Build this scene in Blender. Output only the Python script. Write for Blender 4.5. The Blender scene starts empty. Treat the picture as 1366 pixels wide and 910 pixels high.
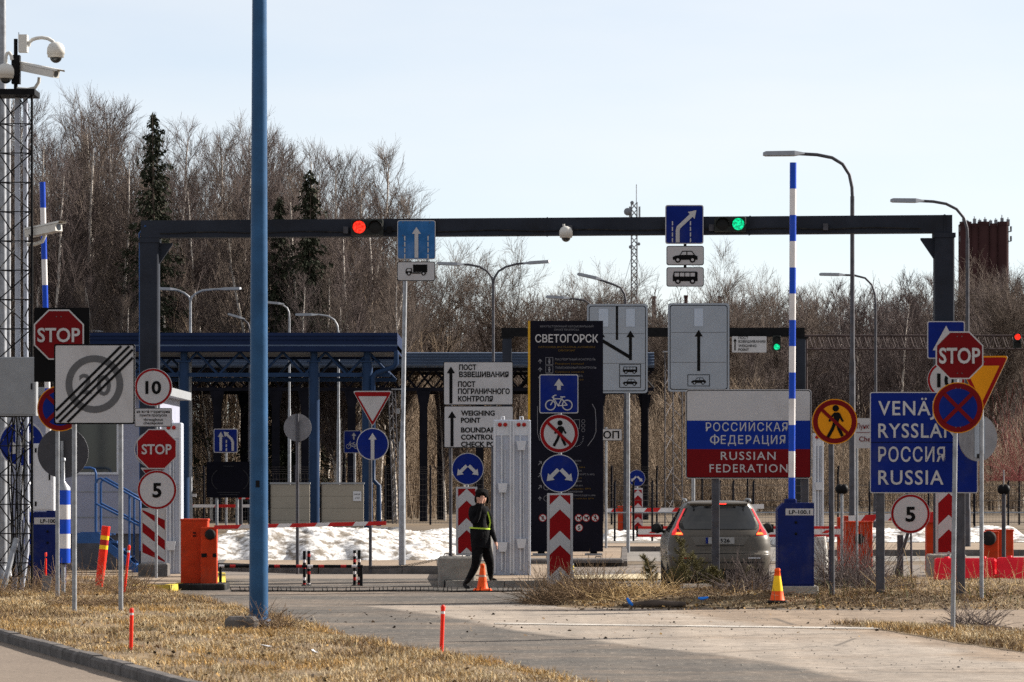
import bpy, bmesh, math, random
import numpy as np
from mathutils import Vector, Matrix
random.seed(7)
SC = bpy.context.scene
COL = SC.collection
PI = math.pi
# ---- measured camera: focal length in photo pixels, eye height, principal column, horizon row
F, EYE, CX, YH = 5122.0, 2.1, 683.0, 638.0
def D_of(yb, z=0.0): return (EYE - z) * F / (yb - YH)       # distance of a point of height z seen at row yb
def wx(px, D): return (px - CX) * D / F
def wz(py, D): return EYE - (py - YH) * D / F
def G(px, py, z=0.0):
    D = D_of(py, z); return (wx(px, D), D)

# ------------------------------------------------------------------ materials
MATS = {}
def mat(name, rgb, rough=.5, metal=0., var=.12, scale=6., bump=0., spec=.09, dirt=None, dirt_amt=.0, emit=None, estr=0., coat=0., bscale=None, coord='Object', dpos=(.5, .72), led=False):
    if name in MATS: return MATS[name]
    m = bpy.data.materials.new(name); m.use_nodes = True
    nt = m.node_tree; N = nt.nodes; L = nt.links
    b = N['Principled BSDF']
    b.inputs['Roughness'].default_value = rough
    b.inputs['Metallic'].default_value = metal
    b.inputs['Specular IOR Level'].default_value = spec
    if coat: b.inputs['Coat Weight'].default_value = coat
    tc = N.new('ShaderNodeTexCoord')
    no = N.new('ShaderNodeTexNoise'); no.inputs['Scale'].default_value = scale; no.inputs['Detail'].default_value = 6
    L.new(tc.outputs[coord], no.inputs['Vector'])
    cr = N.new('ShaderNodeValToRGB')
    cr.color_ramp.elements[0].position = .3; cr.color_ramp.elements[1].position = .7
    cr.color_ramp.elements[0].color = (*[c * (1 - var) for c in rgb], 1)
    cr.color_ramp.elements[1].color = (*[min(1, c * (1 + var)) for c in rgb], 1)
    L.new(no.outputs['Fac'], cr.inputs['Fac'])
    out = cr.outputs['Color']
    if dirt is not None:
        n2 = N.new('ShaderNodeTexNoise'); n2.inputs['Scale'].default_value = scale * .45; n2.inputs['Detail'].default_value = 8; n2.inputs['Roughness'].default_value = .7
        L.new(tc.outputs[coord], n2.inputs['Vector'])
        r2 = N.new('ShaderNodeValToRGB'); r2.color_ramp.elements[0].position = dpos[0]; r2.color_ramp.elements[1].position = dpos[1]
        r2.color_ramp.elements[0].color = (0, 0, 0, 1); r2.color_ramp.elements[1].color = (dirt_amt,) * 3 + (1,)
        L.new(n2.outputs['Fac'], r2.inputs['Fac'])
        mx = N.new('ShaderNodeMix'); mx.data_type = 'RGBA'
        L.new(r2.outputs['Color'], mx.inputs[0]); L.new(out, mx.inputs[6]); mx.inputs[7].default_value = (*dirt, 1)
        out = mx.outputs[2]
    L.new(out, b.inputs['Base Color'])
    if bump:
        nb = N.new('ShaderNodeTexNoise'); nb.inputs['Scale'].default_value = bscale or scale * 6; nb.inputs['Detail'].default_value = 5
        L.new(tc.outputs[coord], nb.inputs['Vector'])
        bp = N.new('ShaderNodeBump'); bp.inputs['Strength'].default_value = bump; bp.inputs['Distance'].default_value = .02
        L.new(nb.outputs['Fac'], bp.inputs['Height']); L.new(bp.outputs['Normal'], b.inputs['Normal'])
    if emit is not None:
        b.inputs['Emission Color'].default_value = (*emit, 1); b.inputs['Emission Strength'].default_value = estr
        if led:      # a cluster of small bright diodes behind the lens
            vo = N.new('ShaderNodeTexVoronoi'); vo.inputs['Scale'].default_value = 26; L.new(tc.outputs['Object'], vo.inputs['Vector'])
            mr = N.new('ShaderNodeMapRange'); mr.inputs[1].default_value = .15; mr.inputs[2].default_value = .7; mr.inputs[3].default_value = estr * 1.5; mr.inputs[4].default_value = estr * .35
            L.new(vo.outputs['Distance'], mr.inputs[0]); L.new(mr.outputs[0], b.inputs['Emission Strength'])
    MATS[name] = m
    return m

DIRT = (.16, .13, .10)
white = mat('sign white sheeting', (.38, .375, .385), .65, var=.04, scale=2, dirt=DIRT, dirt_amt=.38, spec=.07)
blue = mat('sign blue sheeting', (.0035, .0135, .135), .65, var=.12, scale=2, dirt=(.05, .055, .08), dirt_amt=.4, spec=.07)
blue2 = mat('faded blue sheeting', (.022, .10, .26), .55, var=.25, scale=3, dirt=(.2, .24, .3), dirt_amt=.3, spec=.07)
red = mat('sign red sheeting', (.20, .005, .007), .65, var=.1, scale=2, spec=.07)
darkred = mat('flag red sheeting', (.12, .004, .006), .65, var=.08, scale=2, spec=.07)
flagblue = mat('flag blue sheeting', (.004, .020, .19), .65, var=.08, scale=2, spec=.07)
yellow = mat('sign yellow sheeting', (.52, .20, .006), .5, var=.06, scale=2, spec=.07)
black = mat('sign black film', (.004, .004, .0045), .7, var=.1, scale=4, spec=.07)
grey_sym = mat('grey sign film', (.09, .09, .095), .5, var=.08, spec=.07)
galv = mat('galvanised steel', (.24, .25, .27), .5, .55, var=.2, scale=10, dirt=(.12, .10, .08), dirt_amt=.35)
galv_dark = mat('weathered dark steel', (.065, .065, .075), .55, .4, var=.25, scale=7, dirt=(.10, .07, .05), dirt_amt=.4)
back_grey = mat('bare aluminium sign back', (.17, .17, .185), .55, .3, var=.15, scale=5)
blacksteel = mat('black painted steel', (.006, .006, .007), .55, .0, var=.3, scale=8, spec=.07)
gantry_m = mat('grey gantry paint', (.020, .0235, .033), .65, .0, var=.25, scale=1.2, dirt=(.012, .012, .014), dirt_amt=.9, bump=.1, spec=.07)
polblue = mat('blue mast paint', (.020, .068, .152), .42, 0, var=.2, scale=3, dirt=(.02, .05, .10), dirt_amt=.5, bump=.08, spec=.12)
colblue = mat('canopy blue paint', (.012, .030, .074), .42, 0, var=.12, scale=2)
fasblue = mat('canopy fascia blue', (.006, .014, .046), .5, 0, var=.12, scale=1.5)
roofgrey = mat('blue grey roof sheet', (.075, .10, .15), .5, .3, var=.15, scale=.5)
darkframe = mat('dark truss steel', (.006, .006, .010), .7, .0, var=.3, scale=2, spec=.07)
stripe_b = mat('barrier blue film', (.010, .055, .40), .42, var=.06, scale=4, dirt=DIRT, dirt_amt=.15)
stripe_w = mat('barrier white film', (.58, .56, .56), .5, var=.05, scale=4, dirt=DIRT, dirt_amt=.3)
cab_blue = mat('cabinet navy paint', (.005, .012, .085), .5, var=.18, scale=3, dirt=(.07, .065, .065), dirt_amt=.5, bump=.05)
orange = mat('barrier orange paint', (.40, .034, .008), .5, var=.2, scale=4, dirt=(.13, .05, .03), dirt_amt=.75, bump=.05)
cone_o = mat('cone orange rubber', (.80, .09, .015), .5, var=.08, scale=9, dirt=(.2, .08, .04), dirt_amt=.3)
cone_y = mat('cone yellow sleeve', (.85, .50, .02), .45, var=.06, scale=9)
stake_o = mat('red plastic marker', (.75, .03, .015), .4, var=.08, scale=9)
redplast = mat('red plastic barrier shell', (.74, .018, .035), .35, var=.12, scale=2, dirt=(.45, .14, .13), dirt_amt=.45)
bar_red = mat('barrier arm red', (.45, .022, .02), .45, var=.1, scale=5)
concrete = mat('rough concrete', (.25, .235, .21), .9, var=.22, scale=4, dirt=(.10, .085, .07), dirt_amt=.6, bump=.5)
concrete_d = mat('dark stained and shaded concrete', (.11, .10, .095), .9, var=.3, scale=4, dirt=(.05, .045, .04), dirt_amt=.6, bump=.5)
kerbyel = mat('kerb yellow paint', (.45, .34, .05), .75, var=.25, scale=5, dirt=(.14, .12, .09), dirt_amt=.7, bump=.3)
kerbblk = mat('kerb black paint', (.015, .015, .016), .8, var=.3, scale=5, dirt=(.10, .09, .08), dirt_amt=.5, bump=.3)
pylon = mat('pale grey enamel', (.36, .385, .45), .42, var=.07, scale=3, dirt=(.22, .20, .18), dirt_amt=.35, coat=.1)
pylon_w = mat('white enamel', (.50, .51, .54), .4, var=.05, scale=4, dirt=(.3, .28, .25), dirt_amt=.25)
kiosk_w = mat('kiosk lilac cladding', (.25, .26, .33), .6, var=.07, scale=2, dirt=(.22, .2, .2), dirt_amt=.3)
kiosk_d = mat('kiosk dark plinth', (.09, .09, .105), .8, var=.2, scale=3)
railblue = mat('handrail blue paint', (.03, .08, .22), .45, .1, var=.15, scale=5)
glassdark = mat('dark window glass', (.012, .016, .018), .08, 0, var=.1, spec=.6)
boxgrey = mat('grey cabinet paint', (.22, .23, .245), .5, .1, var=.08, scale=4, dirt=(.18, .16, .14), dirt_amt=.3)
camwhite = mat('camera housing white', (.52, .51, .48), .4, var=.05, scale=6, dirt=(.35, .3, .24), dirt_amt=.3)
rubber = mat('black rubber', (.014, .014, .015), .75, var=.3, scale=10, dirt=(.09, .075, .06), dirt_amt=.35)
beige = mat('beige wall panel', (.26, .235, .195), .7, var=.06, scale=1.5, dirt=(.2, .18, .15), dirt_amt=.3)
infoblk = mat('info board black', (.004, .004, .009), .6, var=.25, scale=1.2, spec=.07)
infogold = mat('info board gold edge', (.42, .24, .02), .5, var=.1)
txtgrey = mat('info grey lettering', (.13, .13, .145), .5, var=.03)
txtgold = mat('info gold lettering', (.10, .06, .01), .5, var=.03)
snowm = mat('old snow', (.60, .59, .58), .8, var=.42, scale=7., dirt=(.15, .122, .092), dirt_amt=.95, dpos=(.46, .58), bump=1., bscale=7, spec=.3)
soil = mat('dry soil', (.13, .095, .065), .95, var=.35, scale=3, dirt=(.06, .045, .03), dirt_amt=.6, bump=.8)
redlamp = mat('red signal lamp', (.5, .02, .01), .3, var=.02, emit=(1, .03, .015), estr=.75, led=True)
greenlamp = mat('green signal lamp', (.02, .4, .25), .3, var=.02, emit=(.0, .80, .30), estr=.42, led=True)
redlens = mat('dull red lens', (.30, .015, .012), .25, var=.15, scale=20)
darklens = mat('unlit signal lens', (.012, .012, .012), .25, var=.2)
hiviz = mat('fluorescent yellow fabric', (.40, .55, .06), .6, var=.06, scale=20)
cloth = mat('black uniform cloth', (.007, .007, .008), .95, var=.4, scale=9, bump=1., bscale=14, spec=.08)
skin = mat('skin', (.45, .25, .18), .55, var=.08, scale=20)
hatm = mat('black fur hat', (.010, .009, .009), .95, var=.4, scale=40, bump=1., bscale=90, spec=.05)

# ------------------------------------------------------------------ objects
def root_of(o):
    while o.parent is not None: o = o.parent
    return o
def thing(name, label, cat, loc=(0, 0, 0), group=None):
    o = bpy.data.objects.new(name, None); COL.objects.link(o)
    o.location = loc; o['label'] = label; o['category'] = cat; o.empty_display_size = .1
    if group: o['group'] = group
    return o
def tag(o, label, cat, group=None):
    o['label'] = label; o['category'] = cat
    if group: o['group'] = group
    return o
def copy_tree(o, parent=None):
    c = o.copy(); COL.objects.link(c)
    if parent is not None: c.parent = parent
    for ch in list(o.children): copy_tree(ch, c)
    return c

class MB:
    """collects faces in WORLD metres; build() moves them into the parent's space"""
    def __init__(s): s.v = []; s.f = []; s.m = []; s.sm = []; s.mats = []
    def mi(s, m):
        if m not in s.mats: s.mats.append(m)
        return s.mats.index(m)
    def add(s, vs, fs, m, smooth=False):
        b = len(s.v); s.v.extend(vs); k = s.mi(m)
        for f in fs: s.f.append([b + i for i in f]); s.m.append(k); s.sm.append(smooth)
        return s
    def box(s, x0, x1, y0, y1, z0, z1, m):
        vs = [(x0, y0, z0), (x1, y0, z0), (x1, y1, z0), (x0, y1, z0), (x0, y0, z1), (x1, y0, z1), (x1, y1, z1), (x0, y1, z1)]
        return s.add(vs, [(0, 3, 2, 1), (4, 5, 6, 7), (0, 1, 5, 4), (1, 2, 6, 5), (2, 3, 7, 6), (3, 0, 4, 7)], m)
    def cbox(s, x0, x1, y0, y1, z0, z1, m, c=.015):
        """box with chamfered vertical and top edges"""
        def ring(x0, x1, y0, y1, z, c): return [(x0 + c, y0, z), (x1 - c, y0, z), (x1, y0 + c, z), (x1, y1 - c, z), (x1 - c, y1, z), (x0 + c, y1, z), (x0, y1 - c, z), (x0, y0 + c, z)]
        r = [ring(x0, x1, y0, y1, z0, c), ring(x0, x1, y0, y1, z1 - c, c), ring(x0 + c, x1 - c, y0 + c, y1 - c, z1, c * .6)]
        vs = sum(r, []); fs = [tuple(range(7, -1, -1)), tuple(range(16, 24))]
        for k in range(2):
            for i in range(8): fs.append((k * 8 + i, k * 8 + (i + 1) % 8, k * 8 + 8 + (i + 1) % 8, k * 8 + 8 + i))
        return s.add(vs, fs, m)
    def tube(s, pts, r, m, n=10, caps=True):
        P = [Vector(p) for p in pts]; R = r if isinstance(r, (list, tuple)) else [r] * len(P)
        vs = []; fs = []; ref = None
        for i, p in enumerate(P):
            t = (P[min(i + 1, len(P) - 1)] - P[max(i - 1, 0)]).normalized()
            if ref is None:
                ref = Vector((1, 0, 0)) if abs(t.x) < .9 else Vector((0, 1, 0))
            a = (ref - t * ref.dot(t)).normalized(); b = t.cross(a); ref = a
            for k in range(n):
                g = 2 * PI * k / n; q = p + (a * math.cos(g) + b * math.sin(g)) * R[i]; vs.append(tuple(q))
        for i in range(len(P) - 1):
            for k in range(n): fs.append((i * n + k, i * n + (k + 1) % n, (i + 1) * n + (k + 1) % n, (i + 1) * n + k))
        s.add(vs, fs, m, n >= 6)
        if caps:
            s.add(vs[:n], [tuple(range(n - 1, -1, -1))], m); s.add(vs[-n:], [tuple(range(n))], m)
        return s
    def beam(s, a, b, w, h, m):
        """square bar from a to b"""
        return s.tube([a, b], max(w, h) * .62, m, 4) if abs(w - h) < 1e-6 else s.tube([a, b], (w + h) * .35, m, 4)
    def lathe(s, prof, c, m, n=20, axis='z'):
        """prof: (radius, height) pairs along axis from centre c"""
        vs = []; fs = []
        for r, h in prof:
            for k in range(n):
                g = 2 * PI * k / n; a, b = r * math.cos(g), r * math.sin(g)
                vs.append((c[0] + a, c[1] + b, c[2] + h) if axis == 'z' else (c[0] + a, c[1] + h, c[2] + b) if axis == 'y' else (c[0] + h, c[1] + a, c[2] + b))
        for i in range(len(prof) - 1):
            for k in range(n): fs.append((i * n + k, i * n + (k + 1) % n, (i + 1) * n + (k + 1) % n, (i + 1) * n + k))
        return s.add(vs, fs, m, True)
    def sphere(s, c, r, m, n=16, k=10, sc=(1, 1, 1), lo=-90, hi=90):
        pr = []
        for i in range(k + 1):
            a = math.radians(lo + (hi - lo) * i / k); pr.append((math.cos(a) * r * sc[0] + 1e-5, math.sin(a) * r * sc[2]))
        return s.lathe(pr, c, m, n)
    def prism(s, poly, y0, y1, m, side=None):
        """poly in (x,z), front at y0"""
        n = len(poly); vs = [(x, y0, z) for x, z in poly] + [(x, y1, z) for x, z in poly]
        s.add(vs, [tuple(range(n))], m); k = side or m
        s.add(vs, [tuple(range(2 * n - 1, n - 1, -1))] + [(i, n + i, n + (i + 1) % n, (i + 1) % n) for i in range(n)], k)
        return s
    def build(s, name, parent=None, origin=None, smooth_angle=None, bevel=0.):
        me = bpy.data.meshes.new(name)
        o0 = Vector(root_of(parent).location) if parent is not None else Vector(origin or (0, 0, 0))
        me.from_pydata([(x - o0.x, y - o0.y, z - o0.z) for x, y, z in s.v], [], s.f)
        for m in s.mats: me.materials.append(m)
        me.polygons.foreach_set('material_index', s.m); me.polygons.foreach_set('use_smooth', s.sm)
        me.update()
        o = bpy.data.objects.new(name, me); COL.objects.link(o)
        if parent is not None: o.parent = parent
        else: o.location = o0
        if bevel:
            b = o.modifiers.new('edge', 'BEVEL'); b.width = bevel; b.segments = 2; b.limit_method = 'ANGLE'
        return o

def np_mesh(name, verts, faces4, mats, midx=None, parent=None, loc=None, smooth=False, k=4):
    """fast mesh from numpy arrays (all faces with k corners)"""
    me = bpy.data.meshes.new(name)
    nv, nf = len(verts), len(faces4)
    me.vertices.add(nv); me.vertices.foreach_set('co', np.asarray(verts, np.float32).ravel())
    me.loops.add(nf * k); me.loops.foreach_set('vertex_index', np.asarray(faces4, np.int32).ravel())
    me.polygons.add(nf); me.polygons.foreach_set('loop_start', np.arange(0, nf * k, k, dtype=np.int32))
    me.polygons.foreach_set('loop_total', np.full(nf, k, np.int32))
    for m in mats: me.materials.append(m)
    if midx is not None: me.polygons.foreach_set('material_index', np.asarray(midx, np.int32))
    if smooth: me.polygons.foreach_set('use_smooth', np.ones(nf, bool))
    me.update(calc_edges=True); me.validate()
    o = bpy.data.objects.new(name, me); COL.objects.link(o)
    if parent is not None: o.parent = parent
    if loc is not None: o.location = loc
    return o

# ------------------------------------------------------------------ flat sign work, in photo-pixel units about a plate's centre
def circ(r, n=40, cx=0, cy=0, ry=None): return [(cx + r * math.cos(2 * PI * i / n), cy + (ry or r) * math.sin(2 * PI * i / n)) for i in range(n)]
def rect(w, h, cx=0, cy=0, r=0):
    if r <= 0: return [(cx - w / 2, cy - h / 2), (cx + w / 2, cy - h / 2), (cx + w / 2, cy + h / 2), (cx - w / 2, cy + h / 2)]
    o = []
    for sx, sy, a in ((1, -1, -90), (1, 1, 0), (-1, 1, 90), (-1, -1, 180)):
        for k in range(5):
            g = math.radians(a + k * 22.5); o.append((cx + sx * (w / 2 - r) + r * math.cos(g), cy + sy * (h / 2 - r) + r * math.sin(g)))
    return o
def octa(r): return [(r / math.cos(PI / 8) * math.cos(PI / 8 + k * PI / 4), r / math.cos(PI / 8) * math.sin(PI / 8 + k * PI / 4)) for k in range(8)]
def tri_down(w, h, r=2.0):
    P = [(-w / 2, h / 2), (0, -h / 2), (w / 2, h / 2)]; o = []
    for i in range(3):
        p, a, b = Vector(P[i]), Vector(P[i - 1]), Vector(P[(i + 1) % 3])
        u = (a - p).normalized() * r; v = (b - p).normalized() * r
        for t in (0, .25, .5, .75, 1): o.append(tuple(p + u * (1 - t) ** 2 + v * t ** 2))
    return o
def arrow(x0, y0, x1, y1, w, hw, hl):
    d = Vector((x1 - x0, y1 - y0)); l = d.length; d /= l; n = Vector((-d.y, d.x)); a = Vector((x0, y0)); b = a + d * (l - hl)
    return [tuple(a - n * w / 2), tuple(b - n * w / 2), tuple(b - n * hw / 2), (x1, y1), tuple(b + n * hw / 2), tuple(b + n * w / 2), tuple(a + n * w / 2)]
def stroke(pts, w, closed=False):
    """polyline as mitred quads"""
    P = [Vector(p) for p in pts]; n = len(P); L = []; R = []
    for i in range(n):
        a = P[i - 1] if (i or closed) else None; b = P[(i + 1) % n] if (i < n - 1 or closed) else None
        ns = [Vector((-d.y, d.x)) for d in [(q - p).normalized() for p, q in ((a, P[i]), (P[i], b)) if p is not None and q is not None]]
        m = sum(ns, Vector((0, 0))); m = m.normalized() if m.length > 1e-6 else ns[0]
        k = w / 2 / max(.5, m.dot(ns[0])); L.append(P[i] + m * k); R.append(P[i] - m * k)
    return [[tuple(R[i]), tuple(R[(i + 1) % n]), tuple(L[(i + 1) % n]), tuple(L[i])] for i in range(n if closed else n - 1)]
def annulus(r0, r1, n=32, cx=0, cy=0, a0=0, a1=360):
    q = []
    for i in range(n):
        a, b = math.radians(a0 + (a1 - a0) * i / n), math.radians(a0 + (a1 - a0) * (i + 1) / n)
        q.append([(cx + r0 * math.cos(a), cy + r0 * math.sin(a)), (cx + r1 * math.cos(a), cy + r1 * math.sin(a)), (cx + r1 * math.cos(b), cy + r1 * math.sin(b)), (cx + r0 * math.cos(b), cy + r0 * math.sin(b))])
    return q

_tx = {}
def text_mesh(body, off, sp=1.):
    key = (body, off, sp)
    if key in _tx: return _tx[key]
    c = bpy.data.curves.new('t', 'FONT'); c.body = body; c.offset = off; c.resolution_u = 3; c.space_character = sp
    o = bpy.data.objects.new('t', c); COL.objects.link(o)
    bpy.context.view_layer.update()
    ev = o.evaluated_get(bpy.context.evaluated_depsgraph_get()); me = ev.to_mesh()
    vs = [(v.co.x, v.co.y) for v in me.vertices]; fs = [tuple(p.vertices) for p in me.polygons]
    ev.to_mesh_clear(); bpy.data.objects.remove(o); bpy.data.curves.remove(c)
    _tx[key] = (vs, fs); return _tx[key]

class Plate:
    """a sign face standing at distance D, facing the road; pixel units u right, v up from (cx, cy)"""
    def __init__(s, cx, cy, D, yaw=0., tilt=0.):
        s.cx, s.cy, s.D, s.S = cx, cy, D, D / F
        s.X, s.Z = wx(cx, D), wz(cy, D); s.c, s.sn = math.cos(yaw), math.sin(yaw); s.ct, s.st = math.cos(tilt), math.sin(tilt)
    def pt(s, u, v, y):
        u, v = u * s.ct - v * s.st, u * s.st + v * s.ct
        return (s.X + u * s.S * s.c - y * s.sn, s.D + u * s.S * s.sn + y * s.c, s.Z + v * s.S)
    def board(s, mb, poly, m, side=back_grey, th=.03):
        n = len(poly)
        vs = [s.pt(u, v, 0) for u, v in poly] + [s.pt(u, v, th) for u, v in poly]
        mb.add(vs, [tuple(range(n))], m)
        mb.add(vs, [tuple(range(2 * n - 1, n - 1, -1))] + [(i, n + i, n + (i + 1) % n, (i + 1) % n) for i in range(n)], side)
        return mb
    def sheet(s, mb, poly, m, layer=1):
        mb.add([s.pt(u, v, -.004 * layer) for u, v in poly], [tuple(range(len(poly)))], m); return mb
    def sheets(s, mb, polys, m, layer=1):
        for k, p in enumerate(polys): s.sheet(mb, p, m, layer + .19 * (k % 5))
        return mb
    def text(s, mb, body, u, v, h, m, layer=2, w=None, align='c', bold=.012, slant=0, sp=1.):
        """h: capital height in px units; (u, v) centre (or left/right) of the line's capitals"""
        vs, fs = text_mesh(body, bold, sp)
        if not vs: return mb
        xs = [p[0] for p in vs]; x0, x1 = min(xs), max(xs); k = h / .727
        kx = k if w is None else w / (x1 - x0)
        W = (x1 - x0) * kx; off = u - W / 2 if align == 'c' else u if align == 'l' else u - W
        V, Fc = [], []           # faces of overlapping strokes are kept a hair apart
        for j, f in enumerate(fs):
            Fc.append(tuple(range(len(V), len(V) + len(f)))); V += [s.pt(off + (vs[i][0] - x0) * kx, v + vs[i][1] * k - h / 2, -.004 * layer - .0001 * (j % 31)) for i in f]
        mb.add(V, Fc, m)
        return mb
# ================================================================== SETTING: ground, roads, verges
def ground_mat(name, c0, c1, dust, dust_amt, scale=.5, speck=.35, stretch=(1, 1, 1), rough=.95, bump=.35):
    m = bpy.data.materials.new(name); m.use_nodes = True; nt = m.node_tree; N = nt.nodes; L = nt.links; b = N['Principled BSDF']
    b.inputs['Roughness'].default_value = rough; b.inputs['Specular IOR Level'].default_value = .25
    tc = N.new('ShaderNodeTexCoord'); mp = N.new('ShaderNodeMapping'); mp.inputs['Scale'].default_value = stretch
    L.new(tc.outputs['Object'], mp.inputs['Vector'])
    def noise(s, d=6, r=.6):
        n = N.new('ShaderNodeTexNoise'); n.inputs['Scale'].default_value = s; n.inputs['Detail'].default_value = d; n.inputs['Roughness'].default_value = r
        L.new(mp.outputs['Vector'], n.inputs['Vector']); return n.outputs['Fac']
    def ramp(f, a, b_, ca, cb):
        r = N.new('ShaderNodeValToRGB'); r.color_ramp.elements[0].position = a; r.color_ramp.elements[1].position = b_
        r.color_ramp.elements[0].color = (*ca, 1); r.color_ramp.elements[1].color = (*cb, 1); L.new(f, r.inputs['Fac']); return r.outputs['Color']
    def mix(f, a, b_, bt='MIX', fv=None):
        x = N.new('ShaderNodeMix'); x.data_type = 'RGBA'; x.blend_type = bt
        if f is None: x.inputs[0].default_value = fv
        else: L.new(f, x.inputs[0])
        L.new(a, x.inputs[6])
        if isinstance(b_, tuple): x.inputs[7].default_value = (*b_, 1)
        else: L.new(b_, x.inputs[7])
        return x.outputs[2]
    base = ramp(noise(scale), .32, .68, c0, c1)
    dmask = ramp(noise(scale * .55, 9, .68), .44, .66, (0, 0, 0), (dust_amt,) * 3)
    col = mix(dmask, base, dust)
    sp = ramp(noise(9, 4, .8), .3, .7, (1 - speck,) * 3, (1 + speck,) * 3)
    col = mix(None, col, sp, 'MULTIPLY', 1.)
    st = ramp(noise(28, 2, .5), .66, .70, (0, 0, 0), (.8, .8, .8))     # loose stones and grit
    col = mix(st, col, tuple(min(.5, c * 1.9) for c in c1))
    L.new(col, b.inputs['Base Color'])
    bp = N.new('ShaderNodeBump'); bp.inputs['Strength'].default_value = bump; bp.inputs['Distance'].default_value = .03
    L.new(noise(5, 8, .75), bp.inputs['Height']); L.new(bp.outputs['Normal'], b.inputs['Normal'])
    return m
m_ground = ground_mat('dead grass and soil', (.085, .060, .038), (.16, .115, .07), (.06, .05, .04), .8, .25)
m_road = ground_mat('dusty dark asphalt', (.105, .092, .082), (.150, .128, .110), (.22, .165, .12), .55, .35, stretch=(.35, 1, 1))
m_pale = ground_mat('worn pale asphalt', (.22, .19, .165), (.29, .255, .22), (.25, .19, .14), .6, .4, .25, stretch=(.35, 1, 1))
m_dirt = ground_mat('sandy roadside dirt', (.19, .14, .10), (.25, .19, .135), (.13, .095, .065), .6, .5, stretch=(.5, 1, 1))
m_path = ground_mat('brown paved path', (.135, .105, .082), (.17, .135, .105), (.11, .085, .068), .4, .5, .2)
m_far = ground_mat('far asphalt', (.12, .112, .105), (.17, .155, .14), (.22, .19, .155), .5, .2)
m_turf = ground_mat('dead turf soil', (.12, .085, .05), (.20, .14, .075), (.085, .06, .04), .6, .8)
m_paint = ground_mat('worn white road paint', (.36, .33, .30), (.45, .42, .38), (.2, .175, .15), 1., 2.6, .3)

def sheet(name, pts, z, m, label=None):
    me = bpy.data.meshes.new(name); bm = bmesh.new()
    bm.faces.new([bm.verts.new((x, y, z)) for x, y in pts]); bm.normal_update()
    for f in bm.faces:
        if f.normal.z < 0: f.normal_flip()
    bm.to_mesh(me); bm.free(); me.materials.append(m)
    o = bpy.data.objects.new(name, me); COL.objects.link(o); o['kind'] = 'structure'
    return o
sheet('ground', [(-2500, -400), (2500, -400), (2500, 4000), (-2500, 4000)], 0, m_ground)
sheet('road', [(-60, -60), (60, -60), (60, 93), (-60, 93)], .004, m_road)
sheet('road', [(-60, 97), (60, 97), (60, 142), (-60, 142)], .004, m_far)
def smooth_line(pts, n=6):
    o = []
    P = [Vector(p) for p in pts]
    for i in range(len(P) - 1):
        a, b, c, d = P[max(i - 1, 0)], P[i], P[i + 1], P[min(i + 2, len(P) - 1)]
        for k in range(n):
            t = k / n
            o.append(tuple(.5 * ((2 * b) + (c - a) * t + (2 * a - 5 * b + 4 * c - d) * t * t + (3 * b - a - 3 * c + d) * t ** 3)))
    o.append(tuple(P[-1])); return o
def ragged(pts, amp, seed):
    r = random.Random(seed); return [(x + r.uniform(-amp, amp), y + r.uniform(-amp * 2, amp * 2)) for x, y in pts]
edge_lo = smooth_line([G(490, 809), G(600, 823), G(680, 840), G(830, 860), G(1000, 880), G(1150, 910), (4.6, 34), (6.5, 25)])
edge_hi = smooth_line([(26, 25), (26, 60), (12, 59.5), G(1100, 824), G(900, 813), G(735, 807.5), G(600, 807), G(490, 809)])
pale_poly = edge_lo + edge_hi[:-1]
dirt_poly = smooth_line([G(900, 812), G(960, 826), G(1060, 837), G(1160, 846), G(1280, 866), G(1400, 884), (14, 46), (24, 50), (24, 60), (12, 61), G(1100, 815), G(1000, 813)], 5)
def inside(P, poly):
    x, y = P[:, 0], P[:, 1]; r = np.zeros(len(P), bool); n = len(poly)
    for i in range(n):
        (x0, y0), (x1, y1) = poly[i], poly[(i + 1) % n]
        c = ((y0 > y) != (y1 > y)) & (x < (x1 - x0) * (y - y0) / (y1 - y0 + 1e-12) + x0); r ^= c
    return r
def sdist(P, poly):
    """signed distance, positive inside"""
    d = np.full(len(P), 1e9); n = len(poly)
    for i in range(n):
        a, b = np.array(poly[i]), np.array(poly[(i + 1) % n]); ab = b - a; t = np.clip(((P - a) @ ab) / (ab @ ab + 1e-9), 0, 1)
        d = np.minimum(d, np.hypot(*(P - a - t[:, None] * ab).T))
    return np.where(inside(P, poly), d, -d)
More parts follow.
